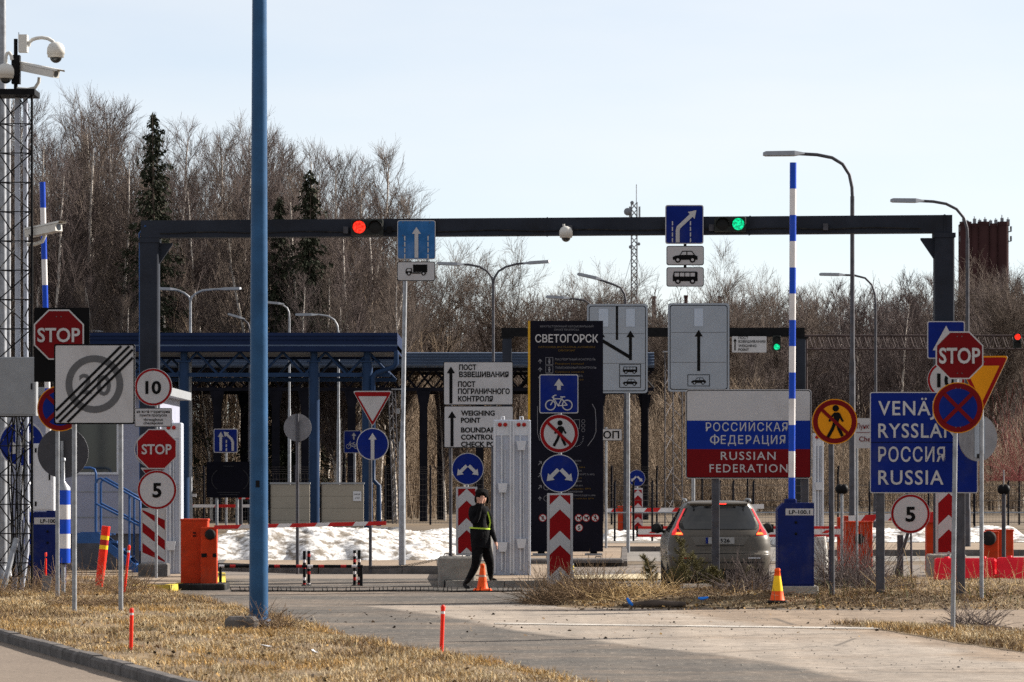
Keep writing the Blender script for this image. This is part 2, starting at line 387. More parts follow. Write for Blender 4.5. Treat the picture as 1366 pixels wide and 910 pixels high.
def zone_material():
    """the near asphalt: dark, worn pale and sandy zones, mixed by surface attributes and broken up by noise"""
    m = bpy.data.materials.new('near road surface'); m.use_nodes = True; nt = m.node_tree; N = nt.nodes; L = nt.links; b = N['Principled BSDF']
    b.inputs['Roughness'].default_value = .95; b.inputs['Specular IOR Level'].default_value = .2
    tc = N.new('ShaderNodeTexCoord'); mp = N.new('ShaderNodeMapping'); mp.inputs['Scale'].default_value = (.4, 1, 1); L.new(tc.outputs['Object'], mp.inputs['Vector'])
    def noise(s, d=6, r=.6, v=None):
        n = N.new('ShaderNodeTexNoise'); n.inputs['Scale'].default_value = s; n.inputs['Detail'].default_value = d; n.inputs['Roughness'].default_value = r; L.new((v or mp).outputs['Vector' if v is None else 'Object'], n.inputs['Vector']); return n.outputs['Fac']
    def ramp(f, a, c, ca, cb):
        r = N.new('ShaderNodeValToRGB'); r.color_ramp.elements[0].position = a; r.color_ramp.elements[1].position = c; r.color_ramp.elements[0].color = (*ca, 1); r.color_ramp.elements[1].color = (*cb, 1); L.new(f, r.inputs['Fac']); return r.outputs['Color']
    def mix(f, a, c, bt='MIX', fv=1.):
        x = N.new('ShaderNodeMix'); x.data_type = 'RGBA'; x.blend_type = bt
        if f is None: x.inputs[0].default_value = fv
        else: L.new(f, x.inputs[0])
        L.new(a, x.inputs[6])
        if isinstance(c, tuple): x.inputs[7].default_value = (*c, 1)
        else: L.new(c, x.inputs[7])
        return x.outputs[2]
    def mask(attr, amp, lo, hi):
        at = N.new('ShaderNodeAttribute'); at.attribute_name = attr; ma = N.new('ShaderNodeMath'); ma.operation = 'MULTIPLY_ADD'; L.new(noise(1.1, 8, .7), ma.inputs[0]); ma.inputs[1].default_value = amp; L.new(at.outputs['Fac'], ma.inputs[2]); return ramp(ma.outputs[0], lo + amp / 2, hi + amp / 2, (0, 0, 0), (1, 1, 1))
    dark = ramp(noise(.5), .32, .68, (.056, .051, .047), (.088, .078, .069)); dark = mix(ramp(noise(.45, 9, .7), .47, .62, (0, 0, 0), (.6, .6, .6)), dark, (.185, .140, .105))
    pale = ramp(noise(.6), .32, .68, (.215, .182, .152), (.29, .248, .21)); pale = mix(ramp(noise(.4, 9, .7), .48, .64, (0, 0, 0), (.6, .6, .6)), pale, (.205, .155, .115))
    sand = ramp(noise(.9), .3, .7, (.165, .122, .088), (.255, .195, .145))
    col = mix(mask('pale', .5, .35, .6), dark, pale); col = mix(mask('dirt', .8, .3, .75), col, sand)
    col = mix(None, col, ramp(noise(8, 4, .8), .3, .7, (.52,) * 3, (1.45,) * 3), 'MULTIPLY')
    col = mix(ramp(noise(24, 2, .5), .655, .70, (0, 0, 0), (.8, .8, .8)), col, (.40, .34, .28)); col = mix(ramp(noise(17, 2, .5), .31, .36, (.8, .8, .8), (0, 0, 0)), col, (.05, .04, .033))
    # long tyre tracks, darker damp smears
    m2 = N.new('ShaderNodeMapping'); m2.inputs['Scale'].default_value = (1.5, .07, 1); m2.inputs['Rotation'].default_value = (0, 0, .12); L.new(tc.outputs['Object'], m2.inputs['Vector'])
    n2 = N.new('ShaderNodeTexNoise'); n2.inputs['Scale'].default_value = 1.; n2.inputs['Detail'].default_value = 5; L.new(m2.outputs['Vector'], n2.inputs['Vector']); col = mix(None, col, ramp(n2.outputs['Fac'], .36, .62, (.86, .86, .86), (1.07, 1.06, 1.04)), 'MULTIPLY')
    # cracks
    vo = N.new('ShaderNodeTexVoronoi'); vo.feature = 'DISTANCE_TO_EDGE'; vo.inputs['Scale'].default_value = .42; L.new(mp.outputs['Vector'], vo.inputs['Vector']); col = mix(ramp(vo.outputs['Distance'], .0, .009, (.8, .8, .8), (0, 0, 0)), col, (.05, .042, .036))
    L.new(col, b.inputs['Base Color']); bp = N.new('ShaderNodeBump'); bp.inputs['Strength'].default_value = .4; bp.inputs['Distance'].default_value = .03; L.new(noise(6, 8, .75), bp.inputs['Height']); L.new(bp.outputs['Normal'], b.inputs['Normal']); return m
gx, gy_ = np.arange(-9, 20.1, .2), np.arange(27, 80.1, .2); GXX, GYY = np.meshgrid(gx, gy_); GP = np.column_stack([GXX.ravel(), GYY.ravel()]); nxg = len(gx)
gf = np.array([(j * nxg + i, j * nxg + i + 1, (j + 1) * nxg + i + 1, (j + 1) * nxg + i) for j in range(len(gy_) - 1) for i in range(nxg - 1)])
near = np_mesh('road', np.column_stack([GP, np.full(len(GP), .008)]), gf, [zone_material()]); near['kind'] = 'structure'
for nm, poly, soft in (('pale', pale_poly, .9), ('dirt', dirt_poly, 1.6)):
    at = near.data.attributes.new(nm, 'FLOAT', 'POINT'); at.data.foreach_set('value', np.clip(.5 + sdist(GP, poly) / soft, 0, 1).astype(np.float32))
sheet('road_paint', [G(660, 832.2), G(1000, 836.5), G(1366, 841), G(1366, 843), G(1000, 838.2), G(660, 833.8)], .016, m_paint)
# left verge: raised turf behind a kerb
kerb = [(-16.0, 83.5), (-9.9, 61.8), (-6.7, 50.3), (-5.05, 44.4), (-3.47, 38.8), (-1.6, 32.0)]
v_top = [(-16.0, 83.5), (-13.5, 78.5), G(60, 777), G(150, 780), G(190, 790), G(240, 803), G(290, 816), G(330, 826), G(420, 850), G(530, 878), G(640, 897), (.2, 39.3), (1.1, 35), (1.6, 32)]
v_edge = smooth_line(v_top)
VZ = .10
verge_poly = [(x, y) for x, y in kerb[1:]] + v_edge[::-1]
sheet('verge', ragged(verge_poly, .03, 3), VZ, m_turf)
skirt = MB()
for a, b in zip(v_edge, v_edge[1:]):
    skirt.add([(a[0], a[1], VZ), (b[0], b[1], VZ), (b[0] + .22, b[1] + .1, 0), (a[0] + .22, a[1] + .1, 0)], [(0, 1, 2, 3)], m_turf)
o = skirt.build('verge_edge'); o['kind'] = 'structure'
kb = MB()
for a, b in zip(kerb[1:], kerb[2:]):
    A, B = Vector(a), Vector(b); n = int((B - A).length / 1.0) + 1
    d = (B - A).normalized(); q = Vector((d.y, -d.x))      # towards the path
    if q.x > 0: q = -q
    for k in range(n):
        p0 = A + (B - A) * (k / n) + d * .012; p1 = A + (B - A) * ((k + 1) / n) - d * .012
        w = q * .15; h = VZ + .035 + random.uniform(-.008, .008)
        c = [p0, p1, p1 + w, p0 + w]; e = q * .03
        vs = [(p.x, p.y, -.02) for p in c] + [(p.x, p.y, h - .03) for p in c] + [(p0.x, p0.y, h), (p1.x, p1.y, h), ((p1 + w - e).x, (p1 + w - e).y, h), ((p0 + w - e).x, (p0 + w - e).y, h)]
        kb.add(vs, [(0, 1, 5, 4), (1, 2, 6, 5), (2, 3, 7, 6), (3, 0, 4, 7), (4, 5, 9, 8), (5, 6, 10, 9), (6, 7, 11, 10), (7, 4, 8, 11), (8, 9, 10, 11)], concrete_d)  # dark concrete tone also stands in for the shade on the kerb face
o = kb.build('kerb'); o['kind'] = 'structure'
off = [(x - .15, y - .05) for x, y in kerb[1:]]
sheet('footpath', off + [(-30, 32), (-30, 61.8)], .009, m_path)

# ---- right berm: a low mound between the road and the gate lane
def berm_h(x, y):
    """height of the mound at world (x, y)"""
    # front edge about 60.6, back edge 67.3 (deeper further right)
    if x < .6: return 0.
    fx = min(1, (x - .6) / 1.6)
    y0 = 61.4 - min(1.5, max(0, (x - 4) * .18)); y1 = 67.2 + min(9, max(0, (x - 5.1) * 6)) ; y1 = y1 if x > 2.2 else 67.2 + (2.2 - x) * 4.5
    t = (y - y0) / (y1 - y0)
    if t <= 0 or t >= 1: return 0.
    s = min(1, (y - y0) / 2.2, (y1 - y) / 1.4 + .25)
    return .17 * fx * (s * s * (3 - 2 * s)) + .02 * math.sin(x * 3.1 + y) * s * fx
nx, ny = 150, 70
bx = np.linspace(.5, 18, nx); by = np.linspace(59, 79, ny)
rv = [(x + .03 * math.sin(y * 9), y, berm_h(x, y) + (.012 * math.sin(x * 17) * math.sin(y * 13) if berm_h(x, y) > .02 else 0) - (.0 if berm_h(x, y) > .003 else .02)) for y in by for x in bx]
rf = [(j * nx + i, j * nx + i + 1, (j + 1) * nx + i + 1, (j + 1) * nx + i) for j in range(ny - 1) for i in range(nx - 1)]
berm = np_mesh('berm', rv, rf, [m_turf], smooth=True); berm['kind'] = 'structure'
# small grass wedge beside the right-hand pole
w_edge = smooth_line([G(1105, 834), G(1180, 842), G(1260, 856), G(1340, 868), G(1440, 884)])
w_back = smooth_line([G(1440, 846), G(1340, 842), G(1260, 837), G(1180, 833), G(1105, 834)])
wedge_poly = w_edge + w_back[:-1]
sheet('verge', ragged(wedge_poly, .05, 5), .013, m_turf)

# ---- traffic islands with kerbs
def island(name, pts, h, top, side, seg=None):
    mb = MB(); n = len(pts)
    mb.add([(x, y, h) for x, y in pts], [tuple(range(n))], top)
    for i in range(n):
        a, b = Vector(pts[i]), Vector(pts[(i + 1) % n]); L = (b - a).length; k = max(1, round(L / .95)) if seg else 1
        for j in range(k):
            p, q = a + (b - a) * j / k, a + (b - a) * (j + 1) / k; d = (q - p).normalized() * .006
            p, q = p + d, q - d; nn = Vector((d.y, -d.x)).normalized()
            c = Vector((sum(x for x, _ in pts) / n, sum(y for _, y in pts) / n))
            if (c - p).dot(nn) > 0: nn = -nn
            o_ = nn * .02; i_ = -nn * .13; m = seg[j % len(seg)] if seg else side; hh = h + .012
            mb.add([((p + o_).x, (p + o_).y, -.01), ((q + o_).x, (q + o_).y, -.01), ((q + o_ * .5).x, (q + o_ * .5).y, hh), ((p + o_ * .5).x, (p + o_ * .5).y, hh), ((q + i_).x, (q + i_).y, hh), ((p + i_).x, (p + i_).y, hh)], [(0, 1, 2, 3), (3, 2, 4, 5)], m)
    o = mb.build(name); o['kind'] = 'structure'; return o
y0 = 73.45
island('traffic_island', [(wx(594, y0), y0), (wx(752, y0), y0), (wx(765, 80), 80), (wx(765, 88), 88), (wx(590, 88), 88), (wx(585, 80), 80)], .13, m_dirt, concrete, [concrete, concrete, kerbyel, kerbblk, kerbyel, kerbyel, kerbblk])
y0 = D_of(790)
island('traffic_island', [(wx(110, y0), y0), (wx(226, y0), y0), (wx(300, 76.5), 76.5), (wx(300, 80), 80), (wx(180, 90), 90), (wx(20, 90), 90), (wx(20, 78), 78)], .12, m_dirt, concrete, [kerbyel, kerbyel, kerbblk, kerbyel])
y0 = D_of(766)
island('traffic_island', [(wx(425, y0), y0), (wx(592, y0), y0), (wx(590, 93), 93), (wx(300, 95), 95), (wx(290, y0 + 3), y0 + 3)], .17, m_dirt, concrete_d, [concrete_d])
y0 = D_of(756)
island('traffic_island', [(wx(700, y0), y0), (wx(836, y0), y0), (wx(836, 112), 112), (wx(690, 112), 112)], .12, m_dirt, concrete_d, [concrete_d])
sheet('road_paint', [G(765, 768), G(900, 765), G(900, 774), G(760, 778)], .008, mat('sandy pale strip', (.42, .36, .25), .9, var=.15, scale=1.))
y0 = D_of(736)
island('traffic_island', [(wx(790, y0), y0), (wx(1000, y0), y0), (wx(1000, 116), 116), (wx(790, 116), 116)], .14, m_dirt, concrete_d, [concrete_d])
y0 = D_of(742)
island('traffic_island', [(wx(1060, y0), y0), (wx(1420, y0), y0), (wx(1420, 116), 116), (wx(1060, 116), 116)], .16, m_dirt, concrete_d, [concrete_d])

# ---- old snow
def snow(name, x0, x1, y0, y1, hfun, label, seed, z0=.0):
    nx, ny = 240, 80; rnd = np.random.default_rng(seed); ph = rnd.uniform(0, 6, 12)
    vs = []
    for j in range(ny + 1):
        for i in range(nx + 1):
            u, v = i / nx, j / ny; x = x0 + (x1 - x0) * u; y = y0 + (y1 - y0) * v
            e = min(1, v / .22, (1 - v) / .3, u / .06, (1 - u) / .06); e = max(0, e) ** .6
            n = sum(math.sin(x * f + ph[k]) * math.sin(y * f * .8 + ph[k + 5]) / (f ** .8) for k, f in enumerate((1.3, 2.9, 5.3, 9.7, 17., 29., 47.)))
            vs.append((x, y + .15 * math.sin(x * 5 + ph[1]), z0 - .03 + e * max(.02, hfun(u) + .13 * n)))
    fs = [(j * (nx + 1) + i, j * (nx + 1) + i + 1, (j + 1) * (nx + 1) + i + 1, (j + 1) * (nx + 1) + i) for j in range(ny) for i in range(nx)]
    o = np_mesh(name, vs, fs, [snowm], smooth=True); o['kind'] = 'stuff'
    o['label'] = label; return o
snow('snow_bank', wx(262, 91), wx(628, 91), 90.3, 99, lambda u: .92 - .50 * abs(u - .40) * 1.2 - .25 * max(0, u - .72) / .28, 'dirty white snow bank ploughed up behind the red and white barrier arm', 4)
snow('snow_bank', wx(500, 118), wx(630, 118), 120, 128, lambda u: .35, 'low snow patches behind the snow bank by the canopy', 5)
snow('snow_bank', wx(800, 130), wx(1000, 130), 128, 136, lambda u: .22, 'low strip of snow before the far fence behind the car', 6)
snow('snow_bank', wx(1060, 112), wx(1420, 112), 116.5, 124, lambda u: .5, 'grey snow bank behind the orange barrier boxes', 7)

# ================================================================== TREES
bark_birch = mat('birch bark', (.52, .47, .42), .85, var=.4, scale=3.5, dirt=(.04, .032, .028), dirt_amt=.7)
bark_dark = mat('dark bark', (.075, .058, .048), .9, var=.3, scale=4)
twig = mat('purple brown twigs', (.094, .074, .070), .9, var=.25, scale=.8, spec=.1)
twig2 = mat('grey brown twigs', (.112, .088, .074), .9, var=.25, scale=.8, spec=.1)
spruce_m = mat('spruce needles', (.020, .023, .013), .9, var=.4, scale=1.2, spec=.15)
pine_m = mat('pine needles', (.115, .10, .038), .8, var=.35, scale=6, spec=.2)

def segs_mesh(segs, n=3):
    """segs: array rows p0(3) p1(3) r0 r1 -> prism verts, quads"""
    S = np.asarray(segs, float); p0, p1, r0, r1 = S[:, :3], S[:, 3:6], S[:, 6:7], S[:, 7:8]
    d = p1 - p0; d /= np.linalg.norm(d, axis=1, keepdims=True) + 1e-9
    ref = np.where(np.abs(d[:, 2:3]) < .9, [[0, 0, 1.]], [[1., 0, 0]])
    a = np.cross(d, ref); a /= np.linalg.norm(a, axis=1, keepdims=True); b = np.cross(d, a)
    vs = []
    for P, R in ((p0, r0), (p1, r1)):
        for k in range(n):
            g = 2 * PI * k / n; vs.append(P + (a * math.cos(g) + b * math.sin(g)) * R)
    V = np.stack(vs, 1).reshape(-1, 3); base = np.arange(len(S))[:, None] * 2 * n
    Fs = np.concatenate([base + np.array([[k, (k + 1) % n, n + (k + 1) % n, n + k]]) for k in range(n)], 0)
    return V, Fs

def grow(rng, p, d, L, r, nseg, up, wob, tip=.25):
    """a curved limb: list of (p0, p1, r0, r1)"""
    out = []; p = np.array(p, float); d = np.array(d, float)
    for i in range(nseg):
        d = d + rng.normal(0, wob, 3); d[2] += up; d /= np.linalg.norm(d)
        q = p + d * L / nseg; ra = r * (1 - (1 - tip) * i / nseg); rb = r * (1 - (1 - tip) * (i + 1) / nseg)
        out.append((*p, *q, ra, rb)); p = q
    return out
def along(limb, t):
    i = min(len(limb) - 1, int(t * len(limb))); f = t * len(limb) - i; s = limb[i]
    p0, p1 = np.array(s[:3]), np.array(s[3:6]); return p0 + (p1 - p0) * f, (p1 - p0) / (np.linalg.norm(p1 - p0) + 1e-9), s[6] + (s[7] - s[6]) * f
def side_dir(rng, d, ang):
    a = rng.normal(0, 1, 3); a -= d * a.dot(d); a /= np.linalg.norm(a)
    return d * math.cos(ang) + a * math.sin(ang)

def bare_tree(seed, H, kind='birch', nb=46, dense=1., t0=.28, tw=.009):
    """returns trunk segments and crown segments"""
    rng = np.random.default_rng(seed); trunk = []
    r0 = H * .0105 if kind == 'birch' else H * .013
    stems = [grow(rng, (0, 0, -.1), (rng.normal(0, .03), rng.normal(0, .03), 1), H * .97, r0, 14, .05, .035, .12)]
    if kind == 'broad':
        stems = [grow(rng, (0, 0, -.1), (0, 0, 1), H * .75, r0, 10, .05, .06, .3)]
        for k in range(5):
            p, d, r = along(stems[0], rng.uniform(.28, .75)); stems.append(grow(rng, p, side_dir(rng, d, rng.uniform(.35, .6)), H * rng.uniform(.35, .5), r * .6, 8, .09, .06, .2))
    crown = []
    for si, st in enumerate(stems):
        trunk += st
        n1 = int(nb * (1 if len(stems) == 1 else .38))
        for k in range(n1):
            t = t0 + (1 - t0) * (k + rng.random()) / n1 if si == 0 else rng.uniform(.2, 1)
            p, d, r = along(st, min(.995, t))
            prof = (1 - t) ** .65 * 1.0 + .16 if kind == 'birch' else .6 + .3 * rng.random()
            L1 = H * .26 * prof * rng.uniform(.65, 1.15) if kind == 'birch' else H * .16 * rng.uniform(.6, 1.2)
            b1 = grow(rng, p, side_dir(rng, d, rng.uniform(.5, .95)), L1, max(.010, min(r * .6, .014 + L1 * .012)), 5, .13 if kind == 'birch' else .06, .05)
            crown += b1
            n2 = int(max(3, (5 + L1 * 2.6) * dense))
            for j in range(n2):
                p2, d2, r2 = along(b1, rng.uniform(.18, 1)); L2 = L1 * rng.uniform(.22, .5) + .15
                b2 = grow(rng, p2, side_dir(rng, d2, rng.uniform(.4, .8)), L2, max(tw * .9, r2 * .5), 3, .13 if kind == 'birch' else .07, .07, .45)
                crown += b2
                for i in range(int(max(3, (3 + L2 * 4.5) * dense))):
                    p3, d3, r3 = along(b2, rng.uniform(.15, 1)); L3 = rng.uniform(.25, .75)
                    crown += grow(rng, p3, side_dir(rng, d3, rng.uniform(.3, .75)), L3, tw * .6, 2, .12 if kind == 'birch' else .04, .09, .6)
    return np.array(trunk), np.array(crown)
def make_tree(name, label, cat, group, trunk, crown, bm_, tm_):
    t = thing(name, label, cat, (0, 0, 0), group)
    V, f = segs_mesh(trunk, 8); np_mesh('trunk', V, f, [bm_], parent=t, smooth=True)
    V, f = segs_mesh(crown, 3); np_mesh('crown', V, f, [tm_], parent=t)
    return t
def spruce(seed, H, W):
    rng = np.random.default_rng(seed); V = []; z = H * .06
    while z < H - .05:
        f = 1 - z / H; L = W * (f ** .62) * rng.uniform(.35, 1.3) + .06
        for k in range(3):
            a = rng.uniform(0, 2 * PI); l = L * rng.uniform(.5, 1.15); c, s = math.cos(a), math.sin(a); sag = rng.uniform(.15, .6); z0 = z + rng.uniform(-.15, .15)
            nt = int(6 + l * 21)
            for i in range(nt):
                t = rng.uniform(.05, 1) ; x = l * t; dz = -sag * x + .22 * x * x / max(l, .3) + rng.normal(0, .04)
                w = rng.normal(0, .06 + .15 * t * l)
                p = np.array([c * x - s * w, s * x + c * w, z0 + dz - abs(w) * .5]); u = np.array([c * .6 - s * w, s * .6 + c * w, -.5 + rng.normal(0, .3)]) * rng.uniform(.12, .26); v = rng.normal(0, .07, 3)
                V.append(np.stack([p - u * .5, p + u * .3 + v, p + u]))
        z += rng.uniform(.05, .13)
    V = np.concatenate(V, 0); n = len(V) // 3
    tr = np.array(grow(rng, (0, 0, -.1), (0, 0, 1), H, H * .011, 10, .05, .004, .05))
    return tr, V, np.arange(n * 3).reshape(-1, 3)
def make_spruce(name, label, cat, group, seed, H, W, m=None):
    tr, V, f = spruce(seed, H, W); t = thing(name, label, cat, (0, 0, 0), group)
    TV, tf = segs_mesh(tr, 7); np_mesh('trunk', TV, tf, [bark_dark], parent=t, smooth=True)
    np_mesh('crown', V, f, [m or spruce_m], parent=t, k=3); return t

GW1 = 'bare birches in the wood behind the canopies'
GW2 = 'bare trees in the far wood'
GB = 'big bare trees between the woods'
LBL1 = 'bare leafless birch standing in the dense wood behind the blue canopies'
LBL2 = 'small hazy bare tree in the far brown wood behind the lane gate'
bir = [make_tree('birch_tree', LBL1, 'tree', GW1, *bare_tree(100 + i, 19.5, 'birch', 50, .95, tw=.0105), bark_birch, twig if i % 2 else twig2) for i in range(6)]
brd = [make_tree('broadleaf_tree', 'tall open crowned bare tree between the two woods', 'tree', GB, *bare_tree(200 + i, 15, 'broad', 60, 1.0, tw=.011), bark_dark, twig2) for i in range(3)]
far = [make_tree('bare_tree', LBL2, 'tree', GW2, *bare_tree(300 + i, 15, 'birch', 40, .9, tw=.016), bark_birch if i == 0 else bark_dark, twig) for i in range(3)]
used = set()
def plant(src, i, x, y, h, hs, rng, label=None):
    s = src[i % len(src)]
    o = s if s.name not in used else copy_tree(s)
    used.add(s.name)
    k = h / hs; o.location = (x, y, 0); w = k * rng.uniform(.9, 1.15); o.scale = (w, w, k); o.rotation_euler = (0, 0, rng.uniform(0, 6.28))
    if label: o['label'] = label
    return o
rng = random.Random(11)
# top of the left wood along the photograph (column, row)
PROF = [(-60, 140), (0, 150), (60, 138), (130, 140), (180, 165), (230, 175), (300, 172), (330, 180), (370, 195), (420, 205), (470, 208), (505, 225), (530, 265), (545, 300)]
def prof(px):
    for (a, ya), (b, yb) in zip(PROF, PROF[1:]):
        if a <= px <= b: return ya + (yb - ya) * (px - a) / (b - a)
    return PROF[0][1] if px < PROF[0][0] else PROF[-1][1]
n = 0
for row, D in enumerate((197, 204, 212, 221, 231)):
    x = -31.5 + row * .5
    while x < wx(516, D):
        px = CX + x * F / D; h = (YH - prof(px)) * D / F + EYE
        h *= rng.uniform(.86, 1.03) if row else rng.uniform(.80, 1.01)
        plant(bir, n, x, D + rng.uniform(-2.5, 2.5), h, 19.5, rng); n += 1
        x += rng.uniform(1.25, 2.15)
for k in range(16):      # slim pale birches along the front edge of the wood
    px = rng.uniform(30, 640); D = rng.uniform(189, 194); plant(bir, k, wx(px, D), D, rng.uniform(8, 13.5) if px < 540 else rng.uniform(6, 9), 19.5, rng, 'slim pale young birch at the front edge of the wood behind the canopies')
# spruces in the left wood
for i, (px, py, D, W) in enumerate([(205, 152, 192, 2.6), (412, 228, 193, 2.5), (372, 262, 194, 2.3)]):
    h = (YH - py) * D / F + EYE
    s = make_spruce('spruce_tree', ['tall dark spruce rising above the bare birches', 'dark spruce half hidden in the birches right of the blue mast', 'shorter dark spruce just right of the blue mast'][i], 'tree', None, 40 + i, h, W)
    s.location = (wx(px, D), D, 0)
# big open trees and young growth mid picture
BL = ['bare slender tree directly behind the truck lane sign', 'tall bare tree left of the double street lamp', 'widest bare tree behind the double street lamp', 'small bare tree beyond the dark information board', 'bare tree beside the antenna mast', 'bare tree behind the lane board with the single arrow', 'wide bare tree between the lane board and the striped raised arm', 'bare tree directly behind the striped raised arm', 'bare tree in front of the brick silo', 'slim bare tree right of the brick silo', 'bare tree left of the brick silo']
for i, (px, py, D) in enumerate([(566, 322, 235), (622, 335, 226), (690, 322, 224), (770, 392, 260), (812, 362, 262), (902, 388, 250), (968, 365, 250), (1030, 372, 262), (1322, 345, 250), (1358, 330, 245), (1262, 362, 275)]):
    o = plant(brd, i, wx(px, D), D, (YH - py) * D / F + EYE, 15, rng, BL[i]); o['group'] = GB
# far wood on the right, and thinner young growth in the middle
n = 0
for row, D in enumerate((262, 280, 300, 320, 340)):
    x = wx(560, D)
    while x < wx(1400, D):
        px = CX + x * F / D
        top = 425 if px < 720 else 405 if px < 1000 else 392 if px < 1130 else 372
        h = ((YH - top) * D / F + EYE) * rng.uniform(.80, 1.04)
        plant(far, n, x, D + rng.uniform(-8, 8), h, 15, rng); n += 1
        x += rng.uniform(1.6, 2.7)
# a thick mass of thinner stems and undergrowth behind everything (nobody could count it)
under_m = mat('brown undergrowth stems', (.22, .168, .122), .9, var=.3, scale=.8, spec=.1)
def wood_mass(name, label, x0, x1, y0, y1, count, hlo, hhi, seed, m, tw=.012, twn=26):
    r = np.random.default_rng(seed); S = []
    for _ in range(count):
        x, y = r.uniform(x0, x1), r.uniform(y0, y1); H = r.uniform(hlo, hhi)
        st = grow(r, (x, y, -.05), (r.normal(0, .06), 0, 1), H, .014 + H * .0045, 6, .05, .05, .2); S += st
        for k in range(twn):
            p, d, rr = along(st, r.uniform(.05, 1)); L = r.uniform(.4, 1.6)
            b = grow(r, p, side_dir(r, d, r.uniform(.4, .9)), L, tw, 2, .1, .12, .5); S += b
            for q in range(2):
                p2, d2, _r = along(b, r.uniform(.3, 1)); S += grow(r, p2, side_dir(r, d2, .6), L * .5, tw * .7, 1, .05, .1, .6)
    V, f = segs_mesh(np.array(S), 3); o = np_mesh(name, V, f, [m]); o['kind'] = 'stuff'; o['label'] = label; return o
wood_mass('undergrowth', 'brown leafless undergrowth filling the wood behind the canopies', -32, -4, 194, 236, 1100, 3, 11, 1, under_m)
wood_mass('undergrowth', 'brown young growth behind the information board and the fence', -9, 16, 226, 262, 800, 3, 8, 2, under_m, .014)
wood_mass('far_wood', 'purple brown leafless wood filling the distance', -10, 60, 300, 370, 3200, 9, 17.5, 3, twig, .024, 30)
wood_mass('undergrowth', 'thin brown scrub before the far wood', 8, 46, 215, 300, 900, 2, 6, 5, under_m, .014, 22)
# ================================================================== STRUCTURES
def gz(D): return berm_h(0, D)
# ---- gantry over the lanes
GL, GR = 81.3, 79.7                      # distance of the left and right column
def gy(px): return GL + (GR - GL) * (px - 200) / 1060.
t = thing('gantry', 'grey steel portal gantry spanning the lanes with two square columns', 'gantry', (wx(730, 80.5), 80.5, 0))
b = MB(); x0, x1 = wx(189, GL), wx(1269, GR); zt0, zb0, zt1, zb1 = wz(295, GL), wz(318, GL), wz(287.5, GR), wz(311, GR); w = .19
vs = [(x0, GL - w, zb0), (x1, GR - w, zb1), (x1, GR + w, zb1), (x0, GL + w, zb0), (x0, GL - w, zt0), (x1, GR - w, zt1), (x1, GR + w, zt1), (x0, GL + w, zt0)]
b.add(vs, [(0, 3, 2, 1), (4, 5, 6, 7), (0, 1, 5, 4), (1, 2, 6, 5), (2, 3, 7, 6), (3, 0, 4, 7)], gantry_m)
for px in (201, 470, 730, 1000, 1259):     # splice plates on the joints
    X = wx(px, gy(px)); z0 = zb0 + (zb1 - zb0) * (px - 189) / 1080; z1 = zt0 + (zt1 - zt0) * (px - 189) / 1080
    b.box(X - .012, X + .012, gy(px) - w - .012, gy(px) + w + .012, z0 - .012, z1 + .012, gantry_m)
b.build('beam', t)
c = MB(); c.tube([(wx(px, gy(px)), gy(px) - w - .03, zb0 + .10 + (zb1 - zb0) * (px - 189) / 1080 + .015 * math.sin(px * .05)) for px in range(215, 1250, 23)], .014, rubber, 6); c.build('cable', t)
for px in (462, 520, 760, 948, 1100): c = MB(); X = wx(px, gy(px)); z = zb0 + .06 + (zb1 - zb0) * (px - 189) / 1080; c.box(X - .05, X + .05, gy(px) - w - .10, gy(px) - w - .003, z, z + .14, galv_dark if px != 520 else blacksteel); c.build('junction_box', t)
c = MB(); X = wx(189, GL); c.tube([(X - .03, GL, .3), (X - .04, GL, zb0 - .2), (X - .05, GL, zb0 + .1), (X + .1, GL - w - .02, zb0 + .25)], .02, railblue, 6); c.build('cable', t)
for px, D, wpx, zb in ((200, GL, 25, zb0), (1259, GR, 26, zb1)):
    X = wx(px, D); h = wpx / 2 * D / F; c = MB(); c.cbox(X - h, X + h, D - h, D + h, 0, zb - .03, gantry_m, .03)
    c.box(X - h - .02, X + h + .02, D - h - .02, D + h + .02, zb - .10, zb - .004, gantry_m)
    s = 1 if px < 700 else -1
    c.prism([(X + s * h, zb - .105), (X + s * (h + .28), zb - .105), (X + s * (h + .28), zb - .14), (X + s * h, zb - .55)][::s], D - .05, D + .05, gantry_m)
    c.box(X - h - .08, X + h + .08, D - h - .08, D + h + .08, 0, .14, gantry_m)
    c.build('column', t)

# ---- second gantry beyond the lane boards
D2 = 138.
t = thing('gantry', 'dark steel portal gantry behind the lane boards carrying the small weighing sign', 'gantry', (wx(870, D2), D2, 0))
b = MB(); b.box(wx(669, D2), wx(1073, D2), D2 - .2, D2 + .2, wz(449.5, D2), wz(437.5, D2), blacksteel); b.build('beam', t)
for px in (676.5, 1068):
    c = MB(); X = wx(px, D2); c.cbox(X - .17, X + .17, D2 - .17, D2 + .17, 0, wz(450, D2), gantry_m, .02); c.box(X - .25, X + .25, D2 - .2, D2 + .2, wz(452, D2), wz(449.8, D2), blacksteel); c.build('column', t)

